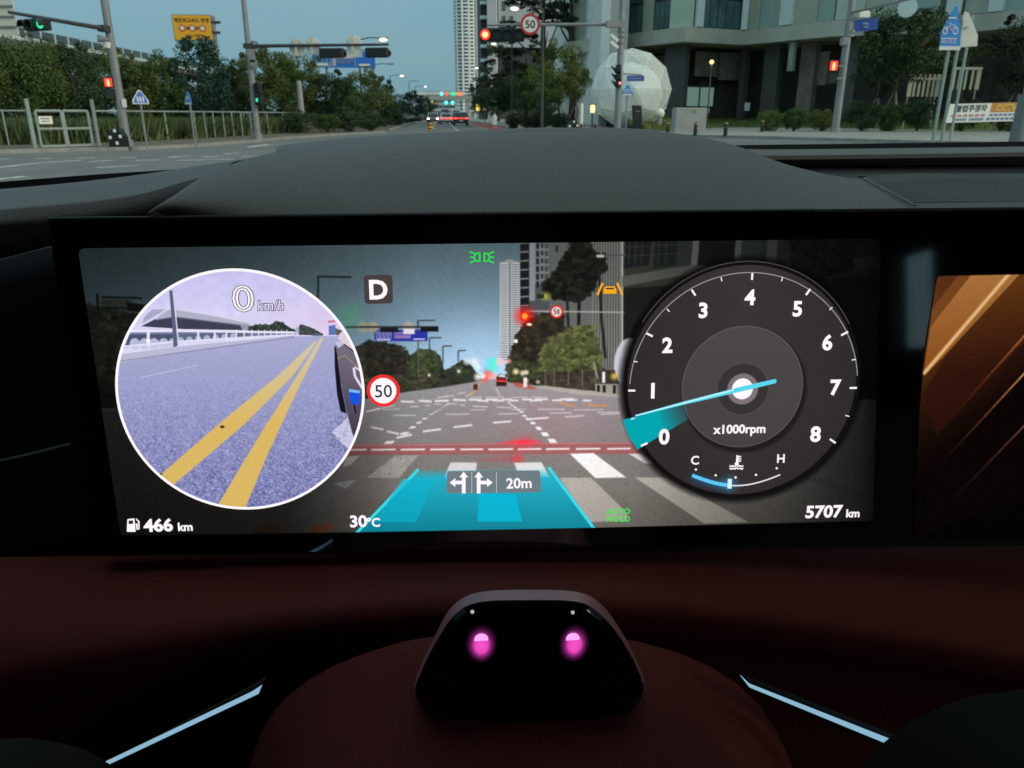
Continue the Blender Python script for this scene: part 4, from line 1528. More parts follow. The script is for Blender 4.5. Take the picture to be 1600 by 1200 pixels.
for px, py, ptop, lb in ((1003, 206, 192, 'black bollard just right of the black sign slab'), (1043, 209, 191, 'black bollard left of the pale concrete block'), (1086, 212, 191, 'black bollard in front of the pale concrete block'),
                         (1133, 213, 190, 'black bollard right of the pale concrete block'), (1190, 206, 187, 'black bollard before the pale green shrub'), (930, 206, 193, 'black bollard left of the grey signal pole'), (908, 204, 193, 'black bollard nearest the end of the clipped hedge')):
    b = Z(px, py, .15)
    h = P(px, ptop, b[1])[2] - .15
    if bol is None:
        bol = thing('bollard', lb, 'bollard', b, 'bollards along the corner kerb')
        r = .11
        MB().tube([b, b + Z3 * .04, b + Z3 * .045, b + Z3 * 0.9, b + Z3 * .96], [.16, .16, r, r * .95, r * .5], 12).build('post', m_black, bol)
        MB().tube([b + Z3 * .80, b + Z3 * .9], [r * 1.03] * 2, 12).build('reflective_band', mat('band_gold', (.34, .30, .10), .5), bol)
        MB().tube([b + Z3 * .55, b + Z3 * .62], [r * 1.03] * 2, 12).build('reflective_band', mat('band_red', (.28, .06, .05), .5), bol)
        bol.scale = (1, 1, h / .96)
    else:
        dup(bol, b, 0, lb, (1, 1, h / .96))
q = Z(910, 203, .15)
t = thing('marker_post', 'white marker post beside the right hedge end', 'post', q)
wz = P(909, 164, q[1])
MB().tube([(wz[0], q[1], .15), (wz[0], q[1], wz[2])], .13, 12).build('post', m_white, t)
MB().ball((wz[0], q[1], wz[2]), .13, 12, 6).build('cap', m_white, t)
q = P(926, 170, 64)
t = thing('ground_lamp', 'warm lit low lamp at the foot of the ribbed building', 'lamp', (q[0], 64, .2))
MB().box((q[0], 64, q[2]), (.34, .3, .6), bev=.05).build('lamp_glass', g_warm, t)
MB().tube([(q[0], 64, .2), (q[0], 64, q[2] - .3)], .06, 8).build('post', m_darksteel, t)
MB().box((q[0], 64, q[2] + .33), (.42, .38, .06)).build('cap', m_darksteel, t)
q = P(1031, 177, 63)
t = thing('stone_ball', 'white ball on the lawn right of the dome', 'ball', (q[0], 63, .4))
MB().ball(q, .38, 14, 9).build('ball', m_white, t, smooth=True)
MB().tube([(q[0], 63, .3), (q[0], 63, q[2] - .3)], .2, 10).build('foot', m_concrete, t)


def barrier(px, py, w, h, label):
    b = Z(px, py, .1)
    t = thing('barrier_block', label, 'barrier', b)
    W, H = w / FPX * b[1], h / FPX * b[1]
    MB().prism([b + np.array([-W / 2, 0, 0]), b + np.array([W / 2, 0, 0]), b + np.array([W * .46, 0, H * .6]), b + np.array([W * .22, 0, H]), b + np.array([-W * .25, 0, H * .95]), b + np.array([-W * .45, 0, H * .55])], (0, .5, 0)).build('body', m_black, t)
    for sx, sz in ((-.32, .55), (.32, .6), (.02, .9), (.06, .25)):
        MB().box(b + np.array([W * sx, -.015, H * sz]), (W * .16, .03, H * .16)).build('reflector', m_white, t)
    return t


barrier(183, 231, 22, 26, 'low dark barrier with white reflector patches at the foot of the signal pole')
barrier(896, 208, 18, 18, 'low dark barrier with white reflector patches before the clipped hedge')

# distant signal arms, lit signs, delineator
for px, py, Y, side, lights, lb in ((700, 146.5, 300, 735, ((690, g_cyan), (697.5, glow('lamp_red_far', (1, .12, .08), 1.3)), (706, g_green), (710, g_green), (716, glow('lamp_orange_far', (1, .25, .1), 1.3)), (720, glow('lamp_orange_far', (1, .25, .1), 1.3))), 'row of green and red far signals in front of the bridge'),
                                    (692, 160.5, 230, 738, ((675.5, g_amber), (697, g_cyan), (707, g_cyan)), 'lower row of cyan far signals over the queue of cars')):
    a, b_ = P(lights[0][0] - 2, py - 3, Y), P(side, py - 3, Y)
    t = thing('signal_gantry', lb, 'traffic light', (b_[0], Y, 0))
    MB().tube([(b_[0], Y, 0), (b_[0], Y, a[2] + .2)], .14, 8).build('pole', m_steel, t)
    MB().tube([(b_[0], Y, a[2]), (a[0], Y, a[2])], .09, 6).build('arm', m_steel, t)
    for lx, gm in lights:
        q = P(lx, py, Y)
        MB().box(q + Y3 * .15, (1.2, .3, 1.1), bev=.1).build('housing', m_black, t)
        MB().disc(q - Y3 * .05, 2.7 / FPX * Y, X3, Z3, 14, thick=(0, -.05, 0)).build('lens', gm, t)
for px, py, w, h, Y, gm, lb in ((747, 168, 5.5, 9, 140, glow('sign_yellow_lit', (1.0, .72, .12), 1.2), 'tall lit yellow sign box on the right pavement'), (757, 170, 5, 5, 150, glow('sign_peach_lit', (.75, .42, .25), .6), 'left one of two small peach lit signs'),
                                (765, 168.5, 5, 5, 148, glow('sign_beige_lit', (.62, .48, .28), .6), 'right one of two small lit signs, nearest the walking person')):
    q = P(px, py, Y)
    t = thing('lit_sign', lb, 'sign', (q[0], Y, .15))
    MB().box(q, (w / FPX * Y, .25, h / FPX * Y), bev=.03).build('light_box', gm, t)
    MB().tube([(q[0], Y + .05, .15), (q[0], Y + .05, q[2] - h / FPX * Y / 2)], .05, 6).build('post', m_darksteel, t)
b = Z(672, 205, 0)
t = thing('delineator', 'striped black and orange delineator post on the centre line', 'post', b)
h = P(672, 189, b[1])[2]
for k in range(6):
    MB().tube([b + Z3 * h * k / 6, b + Z3 * h * (k + 1) / 6], .17, 10).build('stripe', m_black if k % 2 else m_orange, t)
MB().tube([b, b + Z3 * .06], .3, 12).build('base', m_black, t)

# ================================================================== VEHICLES AND THE PEDESTRIAN
m_carp = {'black': mat('car_black', (.018, .018, .02), .3, var=.1, coat=.6), 'white': mat('car_white', (.55, .55, .55), .35, var=.05, coat=.5), 'grey': mat('car_grey', (.16, .17, .18), .3, metal=.4, var=.05, coat=.5)}
m_tyre = mat('tyre', (.015, .015, .015), .9, var=.2)
m_cglass = mat('car_glass', (.012, .014, .016), .08, var=.2, spec=.7)
m_chrome = mat('rim_metal', (.45, .45, .45), .3, metal=.8, var=.1)


def car(px, py, label, colour, toward=False, lights=True, H=1.62, L=4.6, W=1.86, name='car', cat='car', Yset=None):
    b = Z(px, py, 0.0) if Yset is None else P(px, 170, Yset) * np.array([1, 1, 0])
    t = thing(name, label, cat, (0, 0, 0), 'cars on the road ahead')
    m = m_carp[colour]
    prof = [(-L / 2, .35), (-L / 2, .75), (-L / 2 + .05, H * .58), (-L * .43, H * .62), (-L * .36, H * .95), (-L * .25, H), (L * .05, H), (L * .16, H * .95), (L * .27, H * .64), (L * .46, H * .55), (L / 2, H * .45), (L / 2, .38)]
    rings = []
    for s, ins, dz in ((-1, .10, 0), (-1, .0, 0), (1, .0, 0), (1, .10, 0)):
        r = []
        for y, z in prof:
            tum = .16 * max(0, (z - H * .62) / (H * .38))
            r.append(np.array([s * (W / 2 - tum - ins * .6), y * (1 - ins * .15), .35 + (z - .35) * (1 - ins * .25)]))
        rings.append(r)
    MB().loft(rings, True, True).build('body', m, t)
    wy = -L * .405
    MB().prism([(-W * .36, wy - .085, H * .655), (W * .36, wy - .085, H * .655), (W * .31, wy + .13, H * .92), (-W * .31, wy + .13, H * .92)], (0, .02, 0)).build('rear_window', m_cglass, t)
    MB().prism([(-W * .37, L * .275, H * .66), (W * .37, L * .275, H * .66), (W * .32, L * .18, H * .92), (-W * .32, L * .18, H * .92)], (0, .02, 0)).build('windscreen', m_cglass, t)
    for s in (-1, 1):
        MB().prism([(s * (W / 2 - .02), -L * .36, H * .66), (s * (W / 2 - .02), L * .22, H * .66), (s * (W / 2 - .13), L * .13, H * .92), (s * (W / 2 - .13), -L * .32, H * .92)], (s * .02, 0, 0)).build('side_window', m_cglass, t)
        for y in (-L * .3, L * .31):
            w = MB().tube([(s * (W / 2 - .22), y, .33), (s * (W / 2 + .01), y, .33)], .33, 16).build('wheel', m_tyre, t)
            MB().tube([(s * (W / 2 - .02), y, .33), (s * (W / 2 + .025), y, .33)], .2, 12).build('rim', m_chrome, w)
        MB().box((s * W * .37, -L / 2 - .0, H * .53), (W * .2, .1, .13), bev=.02).build('tail_light', g_tail if lights else m_red, t)
        MB().box((s * W * .38, L / 2 - .04, H * .46), (W * .18, .12, .14), bev=.02).build('headlight', g_head if toward else m_chrome, t)
        MB().box((s * (W / 2 + .1), L * .2, H * .64), (.2, .12, .14), bev=.03).build('wing_mirror', m, t)
    MB().box((0, -L / 2 - .01, H * .53), (W * .56, .06, .05)).build('light_bar', g_tail if lights else m, t)
    MB().box((0, -L / 2 - .02, H * .36), (.46, .03, .13)).build('number_plate', m_white, t)
    MB().box((0, -L / 2 - .0, .40), (W * .9, .14, .2), bev=.04).build('bumper', m_black, t)
    t.location = (b[0], b[1] + L / 2, 0.0)
    if toward:
        t.rotation_euler = (0, 0, math.pi)
    return t


g_tail = glow('tail_lamp', (1.0, .05, .03), 4.5)
g_head = glow('head_lamp', (.95, 1.0, .90), 8.0)
car(720.5, 196.5, 'dark car with red tail lights nearest in the right lane', 'black', H=1.66)
car(706, 190, 'grey car with red tail lights ahead of the nearest dark car', 'grey', Yset=140)
car(697, 190, 'white car with bright red tail lights in the left queue', 'white', Yset=118, H=1.55)
car(713, 190, 'white van roof showing above the nearest dark car', 'white', Yset=150, H=2.3, L=5.0, name='van', cat='van')
car(676, 190, 'oncoming car with white headlights left of the centre line', 'grey', True, Yset=125)
car(688.5, 190, 'oncoming car with bright headlights close to the centre line', 'black', True, Yset=170, H=1.9)
car(695, 190, 'tall vehicle with two high red lights at the end of the queue', 'black', Yset=215, H=2.8, L=7.0, W=2.3, name='truck', cat='truck')

# pedestrian in pale clothes
pb = Z(773, 199.5, .15)
person = thing('person', 'person in pale loose clothes walking on the right pavement', 'person', pb)
ph = P(773, 175, pb[1])[2] - .15
bm_v = [(0, 0, .95), (0, 0, 1.15), (0, .0, 1.38), (0, 0, 1.5), (0, 0, 1.62), (0, 0, 1.74), (-.19, 0, 1.36), (-.25, .05, 1.1), (-.24, -.06, .88), (.19, 0, 1.36), (.25, -.05, 1.1), (.25, -.12, .88),
        (-.1, 0, .9), (-.12, .12, .5), (-.13, .02, .07), (-.13, -.14, .03), (.1, 0, .9), (.12, -.14, .5), (.14, -.2, .07), (.14, -.34, .03)]
bm_e = [(0, 1), (1, 2), (2, 3), (3, 4), (4, 5), (2, 6), (6, 7), (7, 8), (2, 9), (9, 10), (10, 11), (0, 12), (12, 13), (13, 14), (14, 15), (0, 16), (16, 17), (17, 18), (18, 19)]
bm_r = [.17, .16, .17, .07, .10, .085, .075, .055, .04, .075, .055, .04, .115, .085, .05, .04, .115, .085, .05, .04]
sc_ = ph / 1.83
pme = bpy.data.meshes.new('body')
pme.from_pydata([tuple(np.array(v) * sc_) for v in bm_v], bm_e, [])
po = bpy.data.objects.new('body', pme)
COL.objects.link(po)
po.parent = person
po.modifiers.new('skin', 'SKIN')
for i, r in enumerate(bm_r):
    pme.skin_vertices[0].data[i].radius = (r * sc_, r * sc_ * .8)
    pme.skin_vertices[0].data[i].use_root = (i == 0)
ss = po.modifiers.new('smooth', 'SUBSURF')
ss.levels = ss.render_levels = 2
pme.materials.append(mat('pale_cloth', (.88, .87, .85), .85, var=.1))
hair = MB().ball(np.array([pb[0], pb[1], .15 + 1.72 * sc_]), .12 * sc_, 10, 6, (1, 1, .8))
hair.build('hair', mat('dark_hair', (.03, .025, .02), .8), person, smooth=True)
sk = [np.array([pb[0] + math.cos(q) * rr, pb[1] + math.sin(q) * rr, z]) for z, rr in ((.15 + .35 * sc_, .30 * sc_), (.15 + .95 * sc_, .22 * sc_), (.15 + 1.38 * sc_, .2 * sc_)) for q in np.linspace(0, 2 * math.pi, 14, endpoint=False)]
MB().loft([sk[0:14], sk[14:28], sk[28:42]]).build('coat', mat('pale_coat', (.90, .89, .87), .85, var=.12), person, smooth=True)

# ================================================================== PICTURES SHOWN ON THE SCREENS (computed here, no files)
class Canvas:
    """pixel raster of a region of the screen plane; shapes are given in photograph pixels"""

    def __init__(self, x0, y0, x1, y1, W, H):
        P0, P1 = S(x0, y0), S(x1, y1)
        P2, P3 = S(x0, y1), S(x1, y0)
        us = [(p - S_c) @ S_u for p in (P0, P1, P2, P3)]
        vs = [(p - S_c) @ S_v for p in (P0, P1, P2, P3)]
        self.u0, self.u1, self.v0, self.v1 = min(us), max(us), min(vs), max(vs)
        self.W, self.H = W, H
        uu = self.u0 + (np.arange(W) + .5) / W * (self.u1 - self.u0)
        vv = self.v1 - (np.arange(H) + .5) / H * (self.v1 - self.v0)
        U_, V_ = np.meshgrid(uu, vv)
        Q = S_c - CAM + U_[..., None] * S_u + V_[..., None] * S_v
        w = Q @ Fv
        self.X = 800 + FPX * (Q @ Rv) / w
        self.Y = 600 - FPX * (Q @ Uv) / w
        self.img = np.zeros((H, W, 3))

    def tx(self, pts):
        out = []
        for x, y in pts:
            p = S(x, y) - S_c
            out.append(((p @ S_u - self.u0) / (self.u1 - self.u0) * self.W - .5, (self.v1 - p @ S_v) / (self.v1 - self.v0) * self.H - .5))
        return np.array(out)

    def blend(self, sl, cov, col, alpha=1.0):
        c = np.asarray(col(self.X[sl], self.Y[sl]) if callable(col) else np.array(col, float) / 255.0)
        k = (np.clip(cov, 0, 1) * alpha)[..., None]
        self.img[sl] = self.img[sl] * (1 - k) + c * k

    def cover(self, pts, soft):
        T = self.tx(pts)
        m = soft + 2
        xa, xb = int(max(0, T[:, 0].min() - m)), int(min(self.W, T[:, 0].max() + m + 1))
        ya, yb = int(max(0, T[:, 1].min() - m)), int(min(self.H, T[:, 1].max() + m + 1))
        if xa >= xb or ya >= yb:
            return None, None
        gx, gy = np.meshgrid(np.arange(xa, xb), np.arange(ya, yb))
        ins = np.zeros(gx.shape, bool)
        d2 = np.full(gx.shape, 1e9)
        n = len(T)
        for i in range(n):
            (ax, ay), (bx_, by_) = T[i], T[(i + 1) % n]
            ex_, ey_ = bx_ - ax, by_ - ay
            L2 = ex_ * ex_ + ey_ * ey_ + 1e-9
            t = np.clip(((gx - ax) * ex_ + (gy - ay) * ey_) / L2, 0, 1)
            d2 = np.minimum(d2, (gx - ax - t * ex_) ** 2 + (gy - ay - t * ey_) ** 2)
            if abs(ey_) > 1e-9:
                c = (ay > gy) != (by_ > gy)
                ins ^= c & (gx < ax + ex_ * (gy - ay) / ey_)
        d = np.sqrt(d2) * np.where(ins, 1, -1)
        return (slice(ya, yb), slice(xa, xb)), np.clip(.5 + d / soft, 0, 1)

    def poly(self, pts, col, alpha=1.0, soft=1.6):
        sl, cov = self.cover(pts, soft)
        if sl:
            self.blend(sl, cov, col, alpha)

    def line(self, pts, w, col, alpha=1.0, soft=1.6):
        for (x0, y0), (x1, y1) in zip(pts[:-1], pts[1:]):
            d = np.hypot(x1 - x0, y1 - y0) + 1e-9
            nx, ny = -(y1 - y0) / d * w / 2, (x1 - x0) / d * w / 2
            self.poly([(x0 + nx, y0 + ny), (x1 + nx, y1 + ny), (x1 - nx, y1 - ny), (x0 - nx, y0 - ny)], col, alpha, soft)

    def glow(self, x, y, r, col, alpha=1.0, power=2.0, add=False, sx=1.0):
        (tx, ty), = self.tx([(x, y)])
        m = int(r * 1.7) + 3
        xa, xb, ya, yb = max(0, int(tx) - m), min(self.W, int(tx) + m), max(0, int(ty) - m), min(self.H, int(ty) + m)
        if xa >= xb or ya >= yb:
            return
        sl = (slice(ya, yb), slice(xa, xb))
        d = np.hypot((self.X[sl] - x) / sx, self.Y[sl] - y) / r
        k = np.clip(1 - d, 0, 1) ** power * alpha
        c = np.array(col, float) / 255
        if add:
            self.img[sl] += k[..., None] * c
        else:
            self.img[sl] = self.img[sl] * (1 - k[..., None]) + c * k[..., None]

    def disc(self, x, y, r, col, alpha=1.0, ry=None, soft=1.4):
        q = np.linspace(0, 2 * math.pi, 40, endpoint=False)
        self.poly([(x + r * math.cos(a), y + (ry or r) * math.sin(a)) for a in q], col, alpha, soft)

    def foliage(self, pts, cols, n, r0, r1, seed=0, alpha=.85):
        """leafy patches inside a polygon"""
        rng = np.random.default_rng(seed)
        sl, cov = self.cover(pts, 1.5)
        if sl is None:
            return
        self.blend(sl, cov, cols[0], 1.0)
        ys, xs = np.where(cov > .5)
        X, Y = self.X[sl], self.Y[sl]
        for _ in range(n):
            k = rng.integers(0, len(ys))
            r = rng.uniform(r0, r1)
            c = np.array(cols[rng.integers(0, len(cols))], float) * rng.uniform(.75, 1.25)
            a = rng.uniform(0, 6.28, 9)
            rr = r * rng.uniform(.5, 1.2, 9)
            a.sort()
            self.poly([(X[ys[k], xs[k]] + q * math.cos(b), Y[ys[k], xs[k]] + q * math.sin(b) * .8) for q, b in zip(rr, a)], c, alpha, 1.4)

    def noise(self, cell, seed):
        rng = np.random.default_rng(seed)
        h, w = int(self.H / cell) + 3, int(self.W / cell) + 3
        g = rng.normal(size=(h, w))
        yy, xx = np.arange(self.H) / cell, np.arange(self.W) / cell
        yi, xi = yy.astype(int), xx.astype(int)
        fy, fx = (yy - yi)[:, None], (xx - xi)[None]
        fy, fx = fy * fy * (3 - 2 * fy), fx * fx * (3 - 2 * fx)
        a, b = g[np.ix_(yi, xi)], g[np.ix_(yi, xi + 1)]
        c, d = g[np.ix_(yi + 1, xi)], g[np.ix_(yi + 1, xi + 1)]
        return (a * (1 - fx) + b * fx) * (1 - fy) + (c * (1 - fx) + d * fx) * fy

    def material(self, name, rough=.12, strength=1.0):
        H, W = self.H, self.W
        buf = np.ones((H, W, 4), np.float32)
        buf[..., :3] = np.clip(self.img, 0, 1)[::-1]
        im = bpy.data.images.new(name, W, H)
        im.colorspace_settings.name = 'sRGB'
        im.pixels.foreach_set(buf.ravel())
        im.update()
        im.pack()
        m = bpy.data.materials.new(name)
        m.use_nodes = True
        n, l = m.node_tree.nodes, m.node_tree.links
        b = n['Principled BSDF']
        b.inputs['Base Color'].default_value = (.004, .004, .004, 1)
        b.inputs['Roughness'].default_value = rough
        b.inputs['Specular IOR Level'].default_value = .35
        t = n.new('ShaderNodeTexImage')
        t.image = im
        t.extension = 'EXTEND'
        u = n.new('ShaderNodeUVMap')
        u.uv_map = 'UVMap'
        l.new(u.outputs['UV'], t.inputs['Vector'])
        l.new(t.outputs['Color'], b.inputs['Emission Color'])
        b.inputs['Emission Strength'].default_value = strength
        return m

    def uv(self, o):
        me = o.data
        ly = me.uv_layers.new(name='UVMap')
        base = org(o)
        for lp in me.loops:
            p = np.array(me.vertices[lp.vertex_index].co) + base - S_c
            ly.data[lp.index].uv = ((p @ S_u - self.u0) / (self.u1 - self.u0), (p @ S_v - self.v0) / (self.v1 - self.v0))


def lerp(a, b, t):
    return np.asarray(a, float) + (np.asarray(b, float) - np.asarray(a, float)) * t


CV = Canvas(112, 366, 1384, 846, 1840, 720)
cx_, cy_ = CV.X, CV.Y
n1, n2, n3 = CV.noise(3, 1), CV.noise(1.3, 2), CV.noise(14, 3)

# sky of the forward camera picture
t = np.clip((cy_ - 380) / 215, 0, 1) ** 1.25
t = np.clip(t * np.interp(cx_, [560, 740], [.8, 1.15]), 0, 1.1)
CV.img[:] = lerp((88, 110, 118), (160, 196, 228), t[..., None]) / 255
CV.img += (n3 * .004 + n2 * .010)[..., None]
CV.img[..., 1] += .01 * np.clip((620 - cx_) / 400, 0, 1)
CV.glow(742, 585, 110, (200, 222, 246), .36, 1.2, sx=1.3)
# left side silhouettes
CV.foliage([(100, 474), (150, 478), (200, 488), (260, 500), (400, 520), (520, 528), (545, 545), (560, 540), (575, 533), (600, 536), (628, 540), (640, 556), (652, 548), (672, 545), (688, 556), (694, 578), (706, 574), (722, 562), (736, 570), (744, 582), (760, 590), (760, 602), (690, 606), (640, 612), (560, 625), (100, 640)],
           [(50, 54, 44), (62, 66, 50), (40, 46, 38), (72, 74, 54)], 900, 3, 9, 3)
CV.foliage([(570, 535), (592, 534), (620, 540), (636, 560), (634, 585), (600, 590), (572, 585)], [(44, 42, 36), (54, 50, 42), (36, 36, 32)], 220, 2, 6, 4)
CV.foliage([(640, 560), (655, 547), (680, 548), (690, 572), (684, 590), (644, 592)], [(58, 66, 44), (72, 78, 50), (46, 54, 38)], 200, 2, 6, 5)
CV.foliage([(570, 592), (620, 585), (680, 590), (682, 600), (640, 606), (570, 622)], [(60, 60, 46), (74, 72, 54), (48, 50, 40)], 200, 2, 6, 6)
CV.line([(653, 500), (654, 590)], 2.2, (92, 94, 80))
# gantry, round signs, blue signs
CV.poly([(584, 516), (668, 515), (668, 533), (586, 533)], (38, 52, 150))
CV.poly([(586, 518), (612, 518), (612, 530), (588, 530)], (150, 150, 205), .8)
for k in range(4):
    CV.line([(589 + k * 6, 521), (592 + k * 6, 528)], 1.6, (60, 70, 150))
CV.poly([(616, 519), (642, 519), (642, 529), (616, 529)], (190, 150, 200), .7)
CV.line([(617, 523), (641, 523)], 1.4, (60, 60, 150))
CV.line([(588, 531), (610, 531)], 2, (235, 230, 250))
CV.line([(646, 530), (664, 530)], 2, (235, 230, 250))
for x in (567, 583, 638):
    CV.disc(x, 511, 8.5, (190, 168, 140), .75)
CV.line([(540, 511), (684, 511)], 2.6, (40, 44, 44))
CV.poly([(594, 512), (622, 512), (622, 519), (594, 519)], (26, 28, 30))
CV.poly([(657, 511), (685, 510), (685, 518), (657, 518)], (22, 24, 26))
CV.poly([(630, 514), (648, 514), (648, 522), (630, 522)], (225, 220, 225))
for (x0, y0, x1, yb) in ((653, 501, 680, 512), (671, 528, 690, 548), (692, 541, 706, 570), (716, 548, 728, 565)):
    CV.line([(x0, yb), (x0, y0), (x1, y0 - .5)], 1.8, (52, 60, 62))
CV.line([(497, 470), (497, 432), (549, 433)], 3, (40, 48, 46))
for x0, y0, x1, y1 in ((158, 464, 222, 466), (156, 480, 200, 482)):
    CV.line([(x0, y0), (x1, y1)], 3, (30, 38, 34))
CV.line([(152, 458), (153, 484)], 4, (30, 38, 34))
CV.poly([(158, 467), (205, 469), (205, 479), (158, 480)], (84, 90, 80))
CV.poly([(198, 472), (236, 478), (236, 488), (198, 486)], (34, 32, 32))

# right side buildings of the camera picture
CV.poly([(781, 410), (796, 405), (812, 410), (812, 560), (781, 560)], (150, 158, 160))
for y in np.arange(412, 560, 3.6):
    CV.line([(781, y), (795, y)], 1.7, (214, 214, 212))
    CV.line([(798, y), (812, y)], 1.7, (204, 204, 204))
    CV.line([(783, y + 1.9), (793, y + 1.9)], 1.1, (84, 92, 100))
    CV.line([(800, y + 1.9), (810, y + 1.9)], 1.1, (84, 92, 100))
CV.line([(796.5, 410), (796.5, 560)], 1.8, (96, 104, 112))
CV.poly([(813, 372), (870, 372), (870, 480), (813, 500)], (74, 80, 84))
CV.poly([(813, 372), (827, 372), (827, 480), (813, 480)], (30, 30, 34))
for y in range(380, 480, 14):
    CV.line([(813, y), (826, y - 1)], 2, (150, 154, 158))
CV.poly([(827, 372), (836, 372), (836, 470), (827, 470)], (138, 142, 146))
CV.poly([(836, 372), (858, 372), (858, 445), (836, 445)], (120, 124, 126))
for y in range(380, 445, 12):
    CV.poly([(838, y), (842, y), (842, y + 9), (838, y + 9)], (28, 30, 32))
    CV.poly([(845, y), (849, y), (849, y + 7), (845, y + 7)], (50, 54, 56))
    CV.poly([(851, y), (857, y), (857, y + 8), (851, y + 8)], (70, 78, 76))
CV.poly([(858, 372), (975, 372), (975, 560), (858, 560)], (96, 98, 96))
CV.poly([(868, 384), (872, 384), (872, 394), (868, 394)], (40, 48, 52))
CV.poly([(925, 372), (974, 372), (974, 590), (925, 590)], (104, 104, 100))
for x in np.arange(927, 973, 4.2):
    CV.line([(x, 374), (x - 1, 588)], 1.4, (134, 132, 126))
    CV.line([(x + 2, 374), (x + 1, 588)], 1.2, (62, 64, 62))
CV.line([(972, 374), (972, 590)], 2.4, (188, 188, 184))
CV.poly([(975, 372), (1375, 372), (1385, 640), (975, 640)], (52, 56, 50))
for x0, x1, c in ((978, 1018, (30, 34, 34)), (1024, 1060, (32, 38, 36)), (1094, 1150, (24, 28, 26)), (1162, 1190, (58, 66, 58)), (1200, 1216, (86, 92, 86)), (1083, 1093, (112, 114, 110)), (1150, 1160, (104, 106, 102)), (1217, 1290, (46, 52, 46))):
    CV.poly([(x0, 372), (x1, 372), (x1 - 4, 414), (x0 - 4, 420)], c)
CV.poly([(972, 432), (1080, 414), (1170, 418), (1290, 408), (1375, 400), (1375, 416), (1290, 424), (1170, 434), (1080, 428), (972, 448)], (88, 90, 84))
for x in (984, 994, 1004, 1030, 1042):
    CV.line([(x, 374), (x - 2, 412)], 1.2, (62, 66, 62))
for y in (386, 400):
    CV.line([(978, y), (1060, y - 4)], 1.2, (62, 66, 62))
CV.poly([(974, 450), (1375, 430), (1385, 640), (974, 640)], (30, 31, 28))
CV.foliage([(1236, 372), (1340, 372), (1330, 420), (1260, 440), (1236, 420)], [(34, 36, 28), (26, 28, 22), (44, 46, 36)], 150, 3, 8, 9)
CV.line([(1290, 380), (1284, 440)], 3, (22, 22, 20))
# dome seen at the dial edge
CV.disc(985, 572, 26, (196, 196, 206), .95, ry=44)
# pines and trees
CV.foliage([(893, 374), (918, 374), (926, 392), (944, 400), (950, 420), (934, 430), (930, 448), (912, 470), (880, 468), (852, 462), (848, 446), (862, 432), (870, 418), (880, 404), (890, 392)], [(28, 28, 24), (20, 21, 18), (38, 38, 32)], 420, 3, 8, 10)
CV.line([(886, 460), (890, 560)], 4, (36, 34, 30))
CV.line([(905, 460), (904, 520)], 5, (30, 28, 26))
CV.line([(936, 420), (940, 500), (946, 560)], 4.5, (38, 36, 32))
CV.foliage([(806, 525), (822, 500), (850, 488), (880, 492), (884, 560), (870, 600), (796, 602), (792, 575)], [(46, 42, 34), (58, 52, 40), (36, 34, 28)], 420, 3, 8, 11)
CV.foliage([(846, 545), (862, 530), (888, 512), (926, 508), (932, 530), (940, 560), (936, 584), (860, 592), (838, 582)], [(70, 74, 44), (86, 90, 54), (56, 60, 38), (98, 100, 62)], 520, 2.5, 7, 12)
CV.foliage([(792, 572), (810, 562), (840, 568), (845, 590), (794, 598)], [(62, 66, 44), (76, 80, 54), (50, 54, 38)], 160, 2, 6, 13)
CV.foliage([(845, 582), (960, 578), (972, 612), (905, 610), (846, 604)], [(60, 54, 46), (50, 46, 40), (72, 66, 54)], 240, 2, 6, 14)
for x in (852, 866, 888, 910, 930):
    CV.line([(x, 576), (x, 603)], 2, (112, 104, 90), .8)
CV.line([(928, 566), (934, 592)], 2.4, (160, 160, 150), .9)
CV.poly([(941, 581), (945.5, 581), (945.5, 598), (941, 598)], (240, 238, 232))
CV.poly([(930, 600), (975, 600), (975, 622), (930, 622)], (150, 146, 138))
for x in (935, 944, 960):
    CV.poly([(x - 2.2, 602), (x + 2.2, 602), (x + 2.2, 616), (x - 2.2, 616)], (32, 30, 30))
CV.glow(960, 588, 9, (255, 205, 80), .95, 1.2)
# arm, signs and lamps
CV.line([(822, 486), (975, 488)], 2.2, (165, 165, 160))
CV.line([(938, 400), (978, 398)], 2.2, (80, 80, 76))
CV.poly([(932, 398), (944, 398), (944, 402.5), (932, 402.5)], (205, 205, 195))
CV.glow(852, 463, 9, (190, 190, 60), .9, .8, sx=1.2)
CV.poly([(838, 460), (850, 459), (850, 466), (840, 466)], (40, 42, 36))
CV.disc(869.5, 487, 10.5, (205, 40, 40))
CV.disc(869.5, 487, 7.8, (240, 222, 214))
CV.line([(869, 483), (865.8, 483), (865.6, 486.4), (868, 486.2), (868.8, 488.4), (867.6, 490.6), (865.2, 490.4)], 1.1, (40, 34, 34))
CV.poly([(871.2, 483), (873.2, 483), (874.4, 487), (873.2, 491), (871.2, 491), (870.2, 487)], (40, 34, 34))
CV.poly([(871.9, 484.4), (872.6, 484.4), (873.1, 487), (872.6, 489.6), (871.9, 489.6), (871.4, 487)], (240, 222, 214))
CV.glow(820, 494, 21, (255, 10, 10), .95, 1.0)
CV.disc(820, 494, 8, (255, 40, 20), .9)
CV.disc(820, 494, 4.6, (255, 160, 60))
CV.disc(827, 507, 4.2, (245, 235, 215), ry=2.2)
CV.disc(806, 533, 3.2, (240, 238, 225))

# the road
def road_col(X, Y):
    t = np.clip((Y - 598) / 235, 0, 1)[..., None]
    c = lerp((146, 144, 148), (112, 107, 99), t ** .8)
    w = np.clip(1 - np.abs(X - 860) / 190, 0, 1)[..., None] * np.clip(1 - np.abs(Y - 660) / 80, 0, 1)[..., None]
    return (c + w * np.array([16, -4, 0])) / 255


